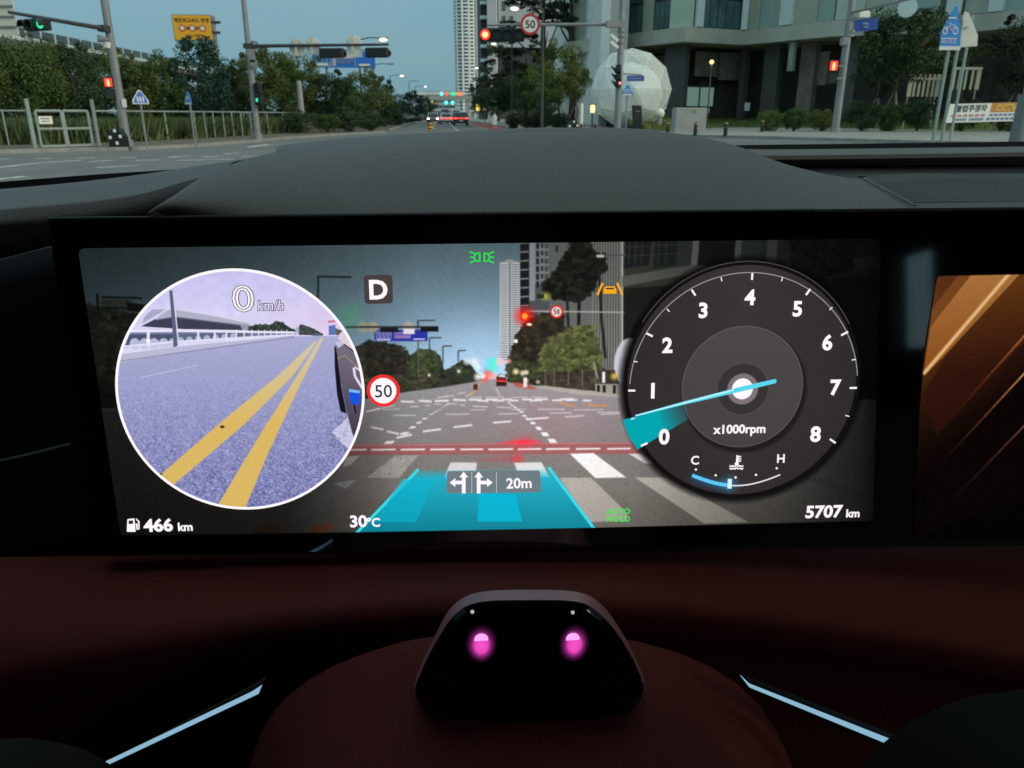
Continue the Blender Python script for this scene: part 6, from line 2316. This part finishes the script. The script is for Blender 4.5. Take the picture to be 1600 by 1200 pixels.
# left pad: pale top, dark front edge
lrows = []
for xb, yb, xr, yr, yl in ((-160, 316, -160, 345, 372), (-40, 303, -40, 333, 358), (0, 299, 0, 329, 353), (80, 292, 80, 322, 348), (160, 283.5, 150, 315, 343), (240, 274, 220, 304, 336), (330, 263.5, 285, 285, 322), (420, 252, 330, 275, 318)):
    B = P(xb, yb, .52)
    R = P(xr, yr, .37)
    lo = P(xr, yl, .365)
    pts = [B + np.array([0, .02, -.03]), B, B * .66 + R * .34 + Z3 * .004, B * .33 + R * .67 + Z3 * .004, R + np.array([0, .01, .0005]), R, R + np.array([0, -.002, -.004]), lo, lo + np.array([0, .10, -.06])]
    lrows.append(pts)
MB().loft(list(smooth_cols(lrows, 40)), closed=False).build('left_pad', m_leather, dash, smooth=True)
# lower left side of the dash, lit by the side window
lrows = []
for x, y0 in ((-200, 446), (-60, 420), (0, 406), (45, 394), (85, 384), (130, 372)):
    a = P(x, y0, .33)
    r = [a + np.array([0, .05, -.004]), a + np.array([0, .004, .0]), a]
    for k, (dy, Yd) in enumerate(((50, .332), (110, .336), (180, .345), (260, .357), (380, .375), (560, .40), (700, .42), (860, .44))):
        r.append(P(x + dy * .02, y0 + dy, Yd))
    lrows.append(r)
MB().loft(list(smooth_cols(lrows, 30)), closed=False).build('side_panel', mat('side_leather', (.07, .072, .075), .55, var=.1, scale=60, bump=.3, bscale=900), dash, smooth=True)
MB().tube([P(-30, 727, .262), P(40, 712, .263), P(110, 694, .268)], .0006, 6).build('trim_seam', m_leather_d, dash)

# right side: far dash top, its dark front, the shadow slot and the speaker lid
def slab(name, m, pts_top, Y0, pts_front, Y1, drop=None):
    rows_ = []
    for (xa, ya), (xb_, yb_) in zip(pts_top, pts_front):
        a, b_ = P(xa, ya, Y0), P(xb_, yb_, Y1)
        r = [a + np.array([0, .03, -.03]), a, a * .5 + b_ * .5 + Z3 * .0015, b_]
        if drop:
            r += [b_ + np.array([0, -.001, -.003]), P(xb_, drop(xb_), Y1 + .004), P(xb_, drop(xb_) + 1, Y1 + .05)]
        rows_.append(r)
    return MB().loft(list(smooth_cols(rows_, 24)), closed=False).build(name, m, dash, smooth=False)


slab('far_pad', m_leather, [(1120, 231), (1200, 233.5), (1400, 231.5), (1600, 229), (1800, 226)], .74, [(1150, 242), (1215, 243), (1400, 241), (1600, 238), (1800, 235)], .60,
     drop=lambda x: 259 - (x - 1215) * .004)
MB().quad(P(1180, 255, .62), P(1800, 250, .62), P(1800, 285, .56), P(1180, 285, .56)).build('slot_shadow', m_frit, dash)  # black sheet standing in for the shadow in the gap
rl_ = rows[-1]
lrows = [[rl_[14] + np.array([0, .004, -.012]), rl_[14], rl_[12], rl_[7], rl_[0]]]
for x0, x1 in ( (1420, 1500), (1500, 1580), (1600, 1680), (1750, 1830)):
    a, b_ = P(x0 - 6, 275.5 + (x0 - 1346) * .001, .40), S(x1, 337 - (x1 - 224) * .0105, -.012)
    lrows.append([a + np.array([0, .004, -.012]), a, a * .9 + b_ * .1 + Z3 * .001, a * .5 + b_ * .5 + Z3 * .003, b_])
g = list(smooth_cols(lrows, 24))
sp_ = MB().loft(g, closed=False).build('speaker_lid', m_leather_d, dash, smooth=True)
# raised dots of the speaker grille
dots = MB()
gg = np.array(g)
for i in range(3, 120):
    for j in range(26):
        s = (i + .5 * (j % 2)) / 120 * 23
        v = 1.15 + j / 26 * 2.75
        a, f = int(s), s - int(s)
        c, h = int(v), v - int(v)
        if a + 1 >= 24 or c + 1 >= 5:
            continue
        q = (gg[a, c] * (1 - f) + gg[a + 1, c] * f) * (1 - h) + (gg[a, c + 1] * (1 - f) + gg[a + 1, c + 1] * f) * h
        w = .0007
        q = q + Z3 * .0007
        dots.add([q + np.array([-w, -w, 0]), q + np.array([w, -w, 0]), q + np.array([w, w, 0]), q + np.array([-w, w, 0]), q + np.array([0, 0, .0008])], [(0, 1, 4), (1, 2, 4), (2, 3, 4), (3, 0, 4)])
tag(dots.build('speaker_grille', mat('grille_fabric', (.12, .125, .115), .6, var=.1, scale=50), sp_), kind='stuff')
seam = [rows[-1][i] + np.array([0, -.0008, .0008]) for i in range(0, 15)]
MB().tube(seam, .0004, 6).build('hood_seam', m_seam, dash)
MB().tube([P(1340, 275.5, .398), P(1450, 275.5, .398), P(1600, 275.5, .398), P(1800, 275.5, .398)], .0007, 6).build('lid_edge', m_seam, dash)

# burgundy lower dash, rolling away under the screens
lrows = []
for x in np.linspace(-250, 1850, 14):
    u = (x - 850) / 850
    yt = 868 - (x - 200) * .011
    a = S(x, yt, -.014)
    # roll edge: the pad is deeper at both ends, cut in an arc above the column
    ye = 935 + 105 * min(1.35, abs(u)) ** 1.7
    b_ = P(x, (yt + ye) * .5, .262 - .010)
    c = P(x, ye, .245 - .012)
    lrows.append([a + np.array([0, .004, -.005]), a, a * .6 + b_ * .4 + Z3 * .0012, b_, b_ * .5 + c * .5 + Z3 * .001, c, c + np.array([0, -.002, -.006]), c + np.array([0, .004, -.018]), c + np.array([0, .020, -.04]), c + np.array([0, .03, -.14]), c + np.array([0, .02, -.3])])
MB().loft(list(smooth_cols(lrows, 80)), closed=False).build('lower_pad', m_burg, dash, smooth=True)
MB().box((.25, .50, .80), (1.7, .04, .62)).build('firewall', m_frit, dash)
MB().box((.25, .40, 1.03), (1.7, .03, .22)).build('inner_frame', m_frit, dash)

# windscreen: black band along its foot and the clear pane
wb = thing('windscreen', 'clear windscreen with a black band along its lower edge', 'windscreen', P(800, 240, .8))
band = MB()
lo, hi = [], []
for x, yt, yb in ((-260, 320, 347), (-100, 297.5, 318), (0, 284, 302), (150, 272.5, 288), (345, 260.5, 268), (450, 252, 262), (700, 240, 254), (1000, 230, 250), (1167, 226.5, 240), (1300, 225, 238), (1450, 223, 236), (1600, 221, 234), (1800, 218.5, 232)):
    hi.append(P(x, yt, .80))
    lo.append(P(x, yb, .84))
band.loft([lo, hi, [p + np.array([0, .003, 0]) for p in hi], [p + np.array([0, .003, 0]) for p in lo]], closed=False)
band.build('black_band', m_frit, wb)
clear = bpy.data.materials.new('clear_glass')
clear.use_nodes = True
cn = clear.node_tree.nodes
cn.clear()
co_ = cn.new('ShaderNodeOutputMaterial')
ct = cn.new('ShaderNodeBsdfTransparent')
clear.node_tree.links.new(ct.outputs[0], co_.inputs['Surface'])
top = [np.array([-.62 + 1.74 * i / (len(hi) - 1), .12, 1.66]) for i in range(len(hi))]
MB().loft([hi, top], closed=False).build('pane', clear, wb)

# the cabin around the driver
cabin = thing('car_cabin', 'dark car cabin shell with roof, doors and window openings around the driver', 'car cabin', (.25, -.9, .3))
MB().box((.25, -1.1, 1.72), (1.84, 2.5, .06)).build('roof', m_cabin, cabin)
MB().box((.25, -.8, .28), (1.84, 3.1, .05)).build('cabin_floor', m_cabin, cabin)
MB().box((.25, -2.33, 1.0), (1.84, .06, 1.4)).build('rear_bulkhead', m_cabin, cabin)
MB().box((.25, .86, .72), (1.84, .06, .86)).build('bulkhead', m_cabin, cabin)
tint = bpy.data.materials.new('tinted_glass')
tint.use_nodes = True
tn_ = tint.node_tree.nodes
tn_.clear()
to_, tt_ = tn_.new('ShaderNodeOutputMaterial'), tn_.new('ShaderNodeBsdfTransparent')
tt_.inputs['Color'].default_value = (.26, .28, .31, 1)  # unseen side glass, darkened to keep the lower dash dim
tint.node_tree.links.new(tt_.outputs[0], to_.inputs['Surface'])
for x, nm in ((-.66, 'left'), (1.13, 'right')):
    MB().box((x, -.75, .74 if nm == 'left' else .745), (.06, 3.2, .94 if nm == 'left' else .96)).build('door', m_cabin, cabin)
    for y0, w in ((-.62 if nm == 'left' else -.92, .46 if nm == 'left' else .84), (-1.95, .80)):
        MB().box((x, y0, 1.46), (.05, w, .50)).build('pillar', m_cabin, cabin)  # unseen pillars, widened to limit what the bezel reflects
    if nm == 'left':
        MB().box((x, -1.2, 1.46), (.04, .72, .50)).build('light_blocker', m_cabin, cabin)  # unseen opaque panel added to keep window light off the bezel
    MB().tube([(x, .80, 1.12), (x, .13, 1.70)], .05, 8).build('front_pillar', m_cabin, cabin)
    MB().quad((x, -.4, 1.21), (x, .75, 1.16), (x, .20, 1.69), (x, -.4, 1.69)).build('side_window', tint, cabin)
    if nm == 'right':
        MB().box((x, -1.2, 1.62), (.05, .72, .28)).build('window_header', m_cabin, cabin)  # unseen header, lowered to cut off the reflection in the bezel
        MB().quad((x, -1.55, 1.21), (x, -.70, 1.21), (x, -.70, 1.69), (x, -1.55, 1.69)).build('side_window', clear, cabin)
for x, nm, zt in ((0.0, 'driver_seat', 1.26), (.64, 'passenger_seat', 1.10)):
    MB().box((x, -.66, zt - .31), (.52, .14, .62), X3, unit(np.array([0, 1, .18])), unit(np.array([0, -.18, 1])), bev=.05).build(nm, m_cabin, cabin)
    MB().box((x, -.36, .62), (.50, .50, .14), bev=.05).build('seat_cushion', m_cabin, cabin)
MB().box((0, -.74, 1.36), (.28, .10, .20), bev=.04).build('headrest', m_cabin, cabin)


# ================================================================== THE SCREENS
disp = thing('cluster_display', 'wide glossy black instrument display showing the road, a round side view and a rev counter', 'display', S(760, 600))
pc_ = [(75, 344), (1830, 325), (1830, 840), (150, 868)]
fr = [S(x, y, -.0004) for x, y in pc_]
MB().prism(fr, -S_n * .010).build('bezel', m_gloss, disp)
edge_ = [S(x, y, -.0003) for x, y in ((78, 341.5), (1830, 322.5))]
MB().tube(edge_, .0005, 6).build('top_edge', mat('edge_highlight', (.10, .10, .10), .3, metal=.3, var=.05), disp)  # paler line stands for the highlight along the panel's top edge


def rounded(pts, r):
    out = []
    n = len(pts)
    for i in range(n):
        p, a, b = np.array(pts[i]), np.array(pts[i - 1]), np.array(pts[(i + 1) % n])
        da, db = unit(a - p), unit(b - p)
        for t in np.linspace(0, 1, 5):
            out.append(tuple((1 - t) ** 2 * (p + da * r) + 2 * t * (1 - t) * p + t * t * (p + db * r)))
    return out


scr = MB().poly([S(x, y, 0) for x, y in rounded([(121.5, 388), (1377, 373), (1364, 815), (189, 841)], 12)]).build('road_view', SCREEN_MAT, disp)
CV.uv(scr)


def scol(name, c, k=1.0):
    return glow('display_' + name, np.array(lin(c)) * k, 1.0)


d_white, d_pink = scol('white', (255, 250, 255)), scol('softwhite', (236, 230, 238))
d_ink, d_red, d_green, d_orange = scol('ink', (46, 44, 50)), scol('red', (240, 48, 48)), scol('green', (30, 235, 60)), scol('amber', (255, 170, 20))
d_cyan, d_badge, d_box = scol('cyan', (90, 215, 240)), scol('badge', (72, 62, 62)), scol('box', (112, 124, 132))


def pq(mb, pts, off):
    return mb.poly([S(x, y, off) for x, y in pts][::-1])


def pline(mb, pts, w, off):
    for (x0, y0), (x1, y1) in zip(pts[:-1], pts[1:]):
        d = math.hypot(x1 - x0, y1 - y0) + 1e-9
        nx, ny = -(y1 - y0) / d * w / 2, (x1 - x0) / d * w / 2
        pq(mb, [(x0 + nx, y0 + ny), (x1 + nx, y1 + ny), (x1 - nx, y1 - ny), (x0 - nx, y0 - ny)], off)
    return mb


def stext(name, body, x, y, cap, m, parent, bold=.02, align='CENTER', off=.0008, shear=0.0, spacing=1.0, sx=1.0):
    c = S(x, y)
    k = np.linalg.norm(S(x, y - 1) - c)
    return text(name, body, c, S_u, S_v, S_n, cap * k / .70, m, parent, bold, align, off, shear, spacing, sx=sx)


# round side view
side = MB().disc(side_c + S_n * .0003, side_r, S_u, S_v, 96).build('side_view', SCREEN_MAT, disp)
CV.uv(side)
MB().ring(side_c + S_n * .0004, side_r * .984, side_r * 1.006, S_u, S_v, 96).build('rim', d_white, side)
stext('speed_outline', '0', 380.5, 466.5, 39.5, d_ink, side, .030, off=.0005, sx=1.25)
stext('speed', '0', 380.5, 466.5, 39.5, d_white, side, .012, off=.0006, sx=1.25)
stext('speed', '0', 380.5, 466.5, 39.5, d_ink, side, -.030, off=.0007, sx=1.25)
stext('speed', '0', 380.5, 466.5, 39.5, scol('sideview_sky', (216, 210, 240)), side, -.040, off=.0008, sx=1.25)
stext('unit_outline', 'km/h', 423, 477, 15.5, d_ink, side, .055, off=.0005, shear=.12, sx=.92)
stext('unit', 'km/h', 423, 477, 15.5, scol('unit_lilac', (226, 218, 240)), side, .010, off=.0006, shear=.12, sx=.92)

# rev counter
rev = MB().disc(rev_c2 + S_n * .0003, rev_r, S_u, S_v, 96).build('rev_counter', SCREEN_MAT, disp)
CV.uv(rev)
tm = [((125, 890), (155, 877)), ((65, 631), (98, 631)), ((150, 362), (180, 377)), ((362, 158), (380, 185)), ((647, 80), (645, 112)), ((918, 155), (898, 183)), ((1095, 355), (1063, 372)), ((1137, 618), (1103, 619)), ((1010, 858), (1037, 877))]
tn = [((78, 765), (96, 760)), ((90, 494), (108, 496)), ((246, 248), (258, 261)), ((500, 100), (504, 118)), ((788, 98), (784, 118)), ((1022, 240), (1008, 253)), ((1132, 484), (1113, 488)), ((1083, 747), (1101, 752))]
for a, b_ in tm:
    pline(MB(), [g3(*a), g3(*b_)], 3.0, .0006).build('tick', d_white, rev)
for a, b_ in tn:
    pline(MB(), [g3(*a), g3(*b_)], 1.8, .0006).build('tick', d_pink, rev)


def ang(x, y):
    p = S(*g3(x, y)) - rev_c
    return math.atan2(p @ S_v, p @ S_u)


qa, qb = ang(1137, 560), ang(78, 600)
d_arc = scol('arc', (150, 148, 150))
MB().ring(rev_c + S_n * .0005, rev_rt * .995, rev_rt * 1.003, S_u, S_v, 90, qa, qb if qb > qa else qb + 2 * math.pi).build('scale_arc', d_arc, rev)
MB().ring(rev_c2 + S_n * .0005, rev_r * .988, rev_r * .998, S_u, S_v, 90, .5, 2.6).build('rim', scol('rim', (64, 60, 60)), rev)
for k, (x, y) in enumerate(((231, 845), (178, 630), (246, 417), (414, 254), (633, 193), (855, 247), (994, 404), (1030, 615), (939, 833))):
    stext('numeral', str(k), *g3(x, y), 22.5, d_white, rev, .036)
stext('unit', 'x1000rpm', *g3(585, 815), 13.2, d_white, rev, .030, sx=1.02)
hb = MB().disc(S(*g3(600, 623), .0006), r_in * .172, S_u, S_v, 40).build('hub', d_white, rev)
nd = MB()
pq(nd, [g3(96, 746), g3(330, 681), g3(600, 611), g3(752, 577), g3(760, 580), g3(759, 592), g3(752, 597), g3(600, 634), g3(330, 696), g3(100, 752)], .0009)
nd.build('needle', d_cyan, rev)
nd2 = MB()
pq(nd2, [g3(100, 746), g3(330, 684), g3(560, 624), g3(560, 632), g3(330, 691), g3(102, 751)], .0010)
nd2.build('needle_highlight', scol('cyan_light', (190, 244, 250)), rev)
stext('letter', 'C', *g3(375, 955), 13, d_white, rev, .022)
stext('letter', 'H', *g3(777, 947), 13, d_white, rev, .022)
ic = MB()
pline(ic, [g3(577, 934), g3(574, 974)], 3.2, .0007)
pline(ic, [g3(580, 941), g3(594, 940)], 2.0, .00071)
ic.disc(S(*g3(574, 974), .00074), .0008, S_u, S_v, 12)
pline(ic, [g3(580, 952), g3(594, 951)], 2.0, .00071)
pline(ic, [g3(578, 962), g3(594, 961)], 2.0, .00073)
for yy in (984, 996):
    pline(ic, [g3(540 + 8 * k, yy + (4 if k % 2 else -2) - (2 if 3 < k < 6 else 0)) for k in range(9)], 2.0, .00072 + yy * 1e-7)
ic.build('coolant_symbol', d_white, rev)
for x, y in ((382, 1001), (475, 1028), (568, 1038), (664, 1026), (761, 995)):
    MB().disc(S(*g3(x, y), .0006), np.linalg.norm(S(1.8 + g3(x, y)[0], g3(x, y)[1]) - S(*g3(x, y))), S_u, S_v, 12).build('scale_dot', d_white, rev)


def tarc(t):
    x = 365 + 412 * t
    return g3(x, 1028 + 50 * math.sin(t * math.pi) ** .95 - 3 * t)


pline(MB(), [tarc(t) for t in np.linspace(.40, 1, 24)], 2.0, .0006).build('temperature_arc', d_pink, rev)
pline(MB(), [tarc(t) for t in np.linspace(0, .42, 16)], 5.6, .00065).build('temperature_bar', scol('temp_blue', (96, 200, 245)), rev)
pq(MB(), [g3(532, 1045), g3(551, 1045), g3(549, 1090), g3(530, 1090)], .0008).build('temperature_pointer', scol('temp_light', (214, 245, 255)), rev)

# badges and read-outs over the road view
bd = MB()
pq(bd, rounded([(568, 430), (613, 429), (614, 474), (570, 475)], 6), .0004)
bd = bd.build('gear_badge', d_badge, disp)
stext('letter', 'D', 591, 452.5, 29, d_white, bd, .030)
cc = S(599.3, 610)
rb = np.linalg.norm(S(625, 610) - cc)
sb = MB().disc(cc + S_n * .0006, rb, S_u, S_v, 48).build('speed_limit_badge', d_red, disp)
MB().disc(cc + S_n * .0007, rb * .79, S_u, S_v, 48).build('face', d_white, sb)
stext('number', '50', 599.3, 610.5, 19.5, d_ink, sb, .006, off=.0009)
bx_ = MB()
pq(bx_, rounded([(699, 736), (844, 735), (846, 769), (697, 771)], 4), .0004)
lb_ = bx_.build('lane_box', d_box, disp)


def c4b(x, y):
    return 560 + x / 3.81, 690 + y / 3.81


for sgn, cx0 in ((-1, 627), (1, 716)):
    am = MB()
    pq(am, [c4b(cx0 - 11, 308), c4b(cx0 - 11, 212), c4b(cx0 + 11, 212), c4b(cx0 + 11, 308)], .0006)
    pq(am, [c4b(cx0 - 26, 213), c4b(cx0, 178), c4b(cx0 + 26, 213)], .00062)
    pq(am, [c4b(cx0 + sgn * 11, 233), c4b(cx0 + sgn * 52, 233), c4b(cx0 + sgn * 52, 254), c4b(cx0 + sgn * 11, 254)][::1], .0006)
    pq(am, [c4b(cx0 + sgn * 50, 218), c4b(cx0 + sgn * 84, 244), c4b(cx0 + sgn * 50, 270)], .00062)
    am.build('lane_arrow', d_white, lb_)
for xx in (675, 822):
    dm = MB()
    for k in range(9):
        pq(dm, [c4b(xx - 2, 184 + k * 14), c4b(xx + 2, 184 + k * 14), c4b(xx + 2, 192 + k * 14), c4b(xx - 2, 192 + k * 14)], .0006)
    dm.build('lane_divider', d_pink, lb_)
stext('distance', '20m', 811, 754, 15.5, d_white, lb_, .022)
stext('range_number', '466', 248, 820, 18.5, d_white, disp, .036, off=.0004, sx=1.06)
stext('range_unit', 'km', 290, 822.5, 12.5, d_white, disp, .03, off=.0004)
pm = MB()
pq(pm, rounded([(199, 811), (210, 810), (212, 831), (198, 831)], 1.5), .0004)
pq(pm, [(211.5, 818), (215, 818), (215, 826), (216, 826), (216, 816), (212, 811), (213, 810), (218, 815), (218, 827), (213.5, 828), (212, 820)], .00042)
pmo = pm.build('fuel_pump_symbol', d_white, disp)
pq(MB(), [(201, 813.5), (208, 813), (208, 818.5), (201, 819)], .0006).build('pump_window', d_ink, pmo)
stext('temperature_number', '30', 560, 814, 17.5, d_white, disp, .030, off=.0004, sx=1.05)
stext('temperature_unit', '°C', 583.5, 815.5, 13, d_white, disp, .028, off=.0004)
stext('odometer_number', '5707', 1286, 799, 18, d_white, disp, .034, off=.0004, shear=.04, sx=1.08)
stext('odometer_unit', 'km', 1332, 801.5, 12, d_white, disp, .03, off=.0004)
stext('auto_hold_light', 'AUTO', 966, 798.6, 8.4, d_green, disp, .022, off=.0004, spacing=1.12, sx=1.0)
stext('auto_hold_light', 'HOLD', 966, 810.4, 8.4, d_green, disp, .022, off=.0004, spacing=1.12, sx=1.0)
pl_ = MB()
for s in (-1, 1):
    cx0 = 753 + s * 3.5
    pline(pl_, [(cx0, 395), (cx0 + s * 0, 409)], 2.2, .0004)
    pline(pl_, [(cx0 + s * .0, 395.4), (cx0 + s * 6, 396.5), (cx0 + s * 9, 402), (cx0 + s * 6, 407.6), (cx0, 408.6)], 2.2, .00041)
    for dy, ddy in ((-6.5, -3.2), (0, 0), (6.5, 3.2)):
        pline(pl_, [(cx0 + s * 7.5, 402 + dy * .85), (cx0 + s * 15.5, 402 + dy * .85 + ddy)], 2.2, .00042)
pl_.build('position_light_symbol', d_green, disp)
la = MB()
for s in (-1, 1):
    pline(la, [(953 + s * 11.5, 442), (953 + s * 19.5, 461)], 3.2, .0004)
    pline(la, [(953 + s * 12, 443), (953 + s * 12.1, 446)], 3.2, .00041)
pq(la, [(943, 459), (943, 452), (946, 447.5), (960, 447.5), (963, 452), (963, 459)], .00042)
lao = la.build('lane_assist_symbol', d_orange, disp)
pq(MB(), [(947.5, 449.6), (958.5, 449.6), (960, 452.2), (946, 452.2)], .0006).build('symbol_window', d_badge, lao)
gold = MB().poly([S(x, y, 0.0) for x, y in ((1474, 430), (1755, 426), (1755, 842), (1426, 848), (1436, 640), (1443, 560), (1463, 440), (1466, 433))]).build('centre_screen', GOLD_MAT, disp)
CW.uv(gold)

# ================================================================== STEERING COLUMN
colm = thing('steering_column', 'burgundy column cover below the display', 'steering column', P(810, 1160, .2))
# cover: a dome that rises towards the screens
YC = .215
rings = []
prof = [(385, 1212), (398, 1170), (414, 1135), (440, 1100), (478, 1070), (520, 1046), (570, 1026), (630, 1008), (700, 996), (815, 990), (925, 995), (1000, 1008), (1065, 1026), (1115, 1048), (1158, 1076), (1190, 1108), (1213, 1142), (1230, 1176), (1242, 1215)]
for s, (Y0, dy) in zip((0, 1, 2, 3, 4, 5, 6), ((.232, 26), (.226, 6), (.219, 0), (.208, 0), (.190, 0), (.172, 0), (.150, 0))):
    r = []
    for x, y in prof:
        k = (1.0, 1.0, 1.0, .985, .95, .90, .82)[s]
        base = P(x, y, .219)
        ce = P(812, 1330, .219)
        q = ce + (base - ce) * k
        if s == 0:
            q = P(x, y, .219) + np.array([0, .012, -.010])
        elif s == 1:
            q = P(x, y, .219) + np.array([0, .005, -.0025])
        else:
            q = q + np.array([0, Y0 - .219, -(0.219 - Y0) * .10])
        r.append(q)
    rings.append(r)
MB().loft([list(r) for r in smooth_cols(rings, 26)], closed=False).build('column_cover', m_burg, colm, smooth=True)

# driver watching camera housing
hz = thing('driver_camera', 'glossy black driver camera housing with two glowing pink lamps', 'camera', P(828, 1080, .19))


def hs_ring(out, Y):
    return [P(x, y, Y) for x, y in out]


def closed_curve(pts, n):
    k = len(pts)
    q = smooth_cols([pts[(i - 1) % k] for i in range(k + 3)], (k + 2) * 8 + 1)[8:8 + k * 8]
    return [tuple(p) for p in q]


top_o = closed_curve([(647, 1082), (655, 1046), (678, 996), (706, 948), (746, 926), (822, 921.5), (902, 925), (940, 945), (973, 990), (999, 1042), (1008, 1080), (984, 1114), (920, 1123), (830, 1127), (740, 1124), (668, 1114)], 0)
front = closed_curve([(649, 1082), (658, 1050), (682, 1002), (711, 960), (748, 941), (822, 937.5), (900, 940), (935, 957), (969, 996), (996, 1045), (1006, 1080), (983, 1113), (920, 1122), (830, 1126), (740, 1123), (669, 1113)], 0)
YF = .188
ringF = [P(x, y, YF) for x, y in front]
cen = np.mean(ringF, 0)
ring0 = [cen + (p - cen) * .985 + np.array([0, -.0006, 0]) for p in ringF]
ringE = [cen + (p - cen) * .955 + np.array([0, -.0016, 0]) for p in ringF]
inner = [cen + (p - cen) * .90 + np.array([0, -.0022, 0]) for p in ringF]
domes = [[cen + (p - cen) * k + np.array([0, -.0022 - .0004 * (1 - (k / .9) ** 2), 0]) for p in ringF] for k in (.74, .6, .46, .32, .18, .06)]
ringT = [P(x, y, .200) for x, y in top_o]
ringB = [p + np.array([0, .030, -.027]) for p in ringT]
ringM = ringF
MB().loft([ringM, ringT, ringB], True, True).build('shell', mat('shell_grey', (.24, .095, .105), .45, var=.06, scale=60), hz, smooth=False)
gl_ = MB().loft([ringM, ring0, ringE, inner] + domes, True, False)
gl_.poly(domes[-1])
gl_.build('front_glass', mat('camera_glass', (.004, .0035, .005), .10, var=.05, spec=.45), hz, smooth=True)
lampm = bpy.data.materials.new('infrared_lamp_glow')  # glow around and below each lamp is painted into the emission
lampm.use_nodes = True
ln, ll = lampm.node_tree.nodes, lampm.node_tree.links
lb2 = ln['Principled BSDF']
lb2.inputs['Base Color'].default_value = (.004, .003, .005, 1)
lb2.inputs['Roughness'].default_value = .1
at = ln.new('ShaderNodeAttribute')
at.attribute_name = 'radius'
lr = ln.new('ShaderNodeValToRGB')
els = lr.color_ramp.elements
els[0].position, els[0].color = 0.0, (.95, .10, .62, 1)
els[1].position, els[1].color = 1.0, (0, 0, 0, 1)
for pos, c in ((.40, (.80, .06, .48, 1)), (.55, (.30, .022, .19, 1)), (.72, (.07, .007, .05, 1)), (.88, (.014, .0015, .011, 1))):
    e_ = els.new(pos)
    e_.color = c
ll.new(at.outputs['Fac'], lr.inputs['Fac'])
ll.new(lr.outputs['Color'], lb2.inputs['Emission Color'])
lb2.inputs['Emission Strength'].default_value = 1.0
for x, y in ((752, 997), (895, 996)):
    c = P(x + (2 if x > 800 else 0), y + 9, YF - .0030)
    vs, fs, rv_ = [c], [], [0.0]
    NR_, NA = 8, 28
    for i in range(1, NR_ + 1):
        for j in range(NA):
            q = 2 * math.pi * j / NA
            rr = .0047 * i / NR_
            vs.append(c + np.array([math.cos(q) * rr, -.0008 * (1 - (i / NR_) ** 2), math.sin(q) * rr * 1.45]))
            rv_.append(i / NR_)
    for j in range(NA):
        fs.append((0, 1 + j, 1 + (j + 1) % NA))
    for i in range(NR_ - 1):
        for j in range(NA):
            a, b_ = 1 + i * NA + j, 1 + i * NA + (j + 1) % NA
            fs.append((a, a + NA, b_ + NA, b_))
    hd_ = P(x, y + 2, YF - .0040)
    o = MB().add(vs, fs).build('infrared_lamp_glow', lampm, hz, smooth=True)
    MB().poly([hd_ + np.array([math.cos(q) * .0020, 0, math.sin(q) * .0020]) for q in np.linspace(0, math.pi, 16)] + [hd_ + np.array([-.0020, 0, -.0005]), hd_ + np.array([.0020, 0, -.0005])]).build('lamp_core', glow('infrared_core', (1.0, .36, .86), 1.2), o)
    o.data.attributes.new('radius', 'FLOAT', 'POINT').data.foreach_set('value', rv_)
for x, y in ((738, 956), (895, 957)):
    MB().ball(P(x, y, YF - .0026), .00055, 10, 6).build('status_dot', scol('dot', (190, 176, 180)), hz)

# shiny trim edges on both sides, their sheen painted as a glow
m_lineL = scol('edge_sheen', (140, 182, 206))
for nm, lb, pts in (('bright_edge', 'pale blue shiny trim edge left of the steering column, sheen painted as glow', ((124, 1211), (394, 1082), (409, 1072), (404, 1084), (133, 1212))),
                    ('bright_edge', 'pale blue shiny trim edge right of the steering column, sheen painted as glow', ((1157, 1056), (1172, 1070), (1419, 1167), (1414, 1174), (1171, 1074)))):
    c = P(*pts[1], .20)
    t = thing(nm, lb, 'trim', c, 'shiny trim edges')
    MB().prism([P(x, y, .20) for x, y in pts], (0, .0006, 0)).build('glowing_edge', m_lineL, t)
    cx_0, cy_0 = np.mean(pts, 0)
    MB().prism([P(cx_0 + (x - cx_0) * 1.04, cy_0 + (y - cy_0) * 1.04 + (5 if k_ in (0, 4) and x < 800 or k_ in (3, 4) and x > 800 else -9), .2040) for k_, (x, y) in enumerate(pts)], (0, .004, -.002)).build('glow_shield', m_frit, t)  # black backing added to hide the painted glow from the bezel
# spoke ends of the steering wheel in both lower corners
m_spoke = mat('spoke_grey', (.006, .007, .0065), .8, var=.1, scale=60, bump=.2, bscale=900, spec=.1)
wheel = thing('steering_wheel', 'dark grey steering wheel hub and spokes at the lower corners', 'steering wheel', P(800, 1400, .14))
for name, pts in (('left_spoke', [(-80, 1160), (0, 1158), (60, 1168), (105, 1196), (130, 1240)]), ('right_spoke', [(1400, 1230), (1440, 1170), (1500, 1120), (1570, 1088), (1680, 1072)])):
    rws = []
    for Y, k in ((.168, 12), (.160, 3), (.15, 0), (.13, 0), (.10, 0)):
        rws.append([P(x, y, .15) + np.array([0, Y - .15, -k * .0004 - max(0, Y - .15) * .75]) for x, y in pts])
    MB().loft([list(r) for r in rws], closed=False).build('spoke', m_spoke, wheel, smooth=True)
MB().ball(P(800, 1500, .12), .03, 16, 10).build('hub', m_spoke, wheel, smooth=True)
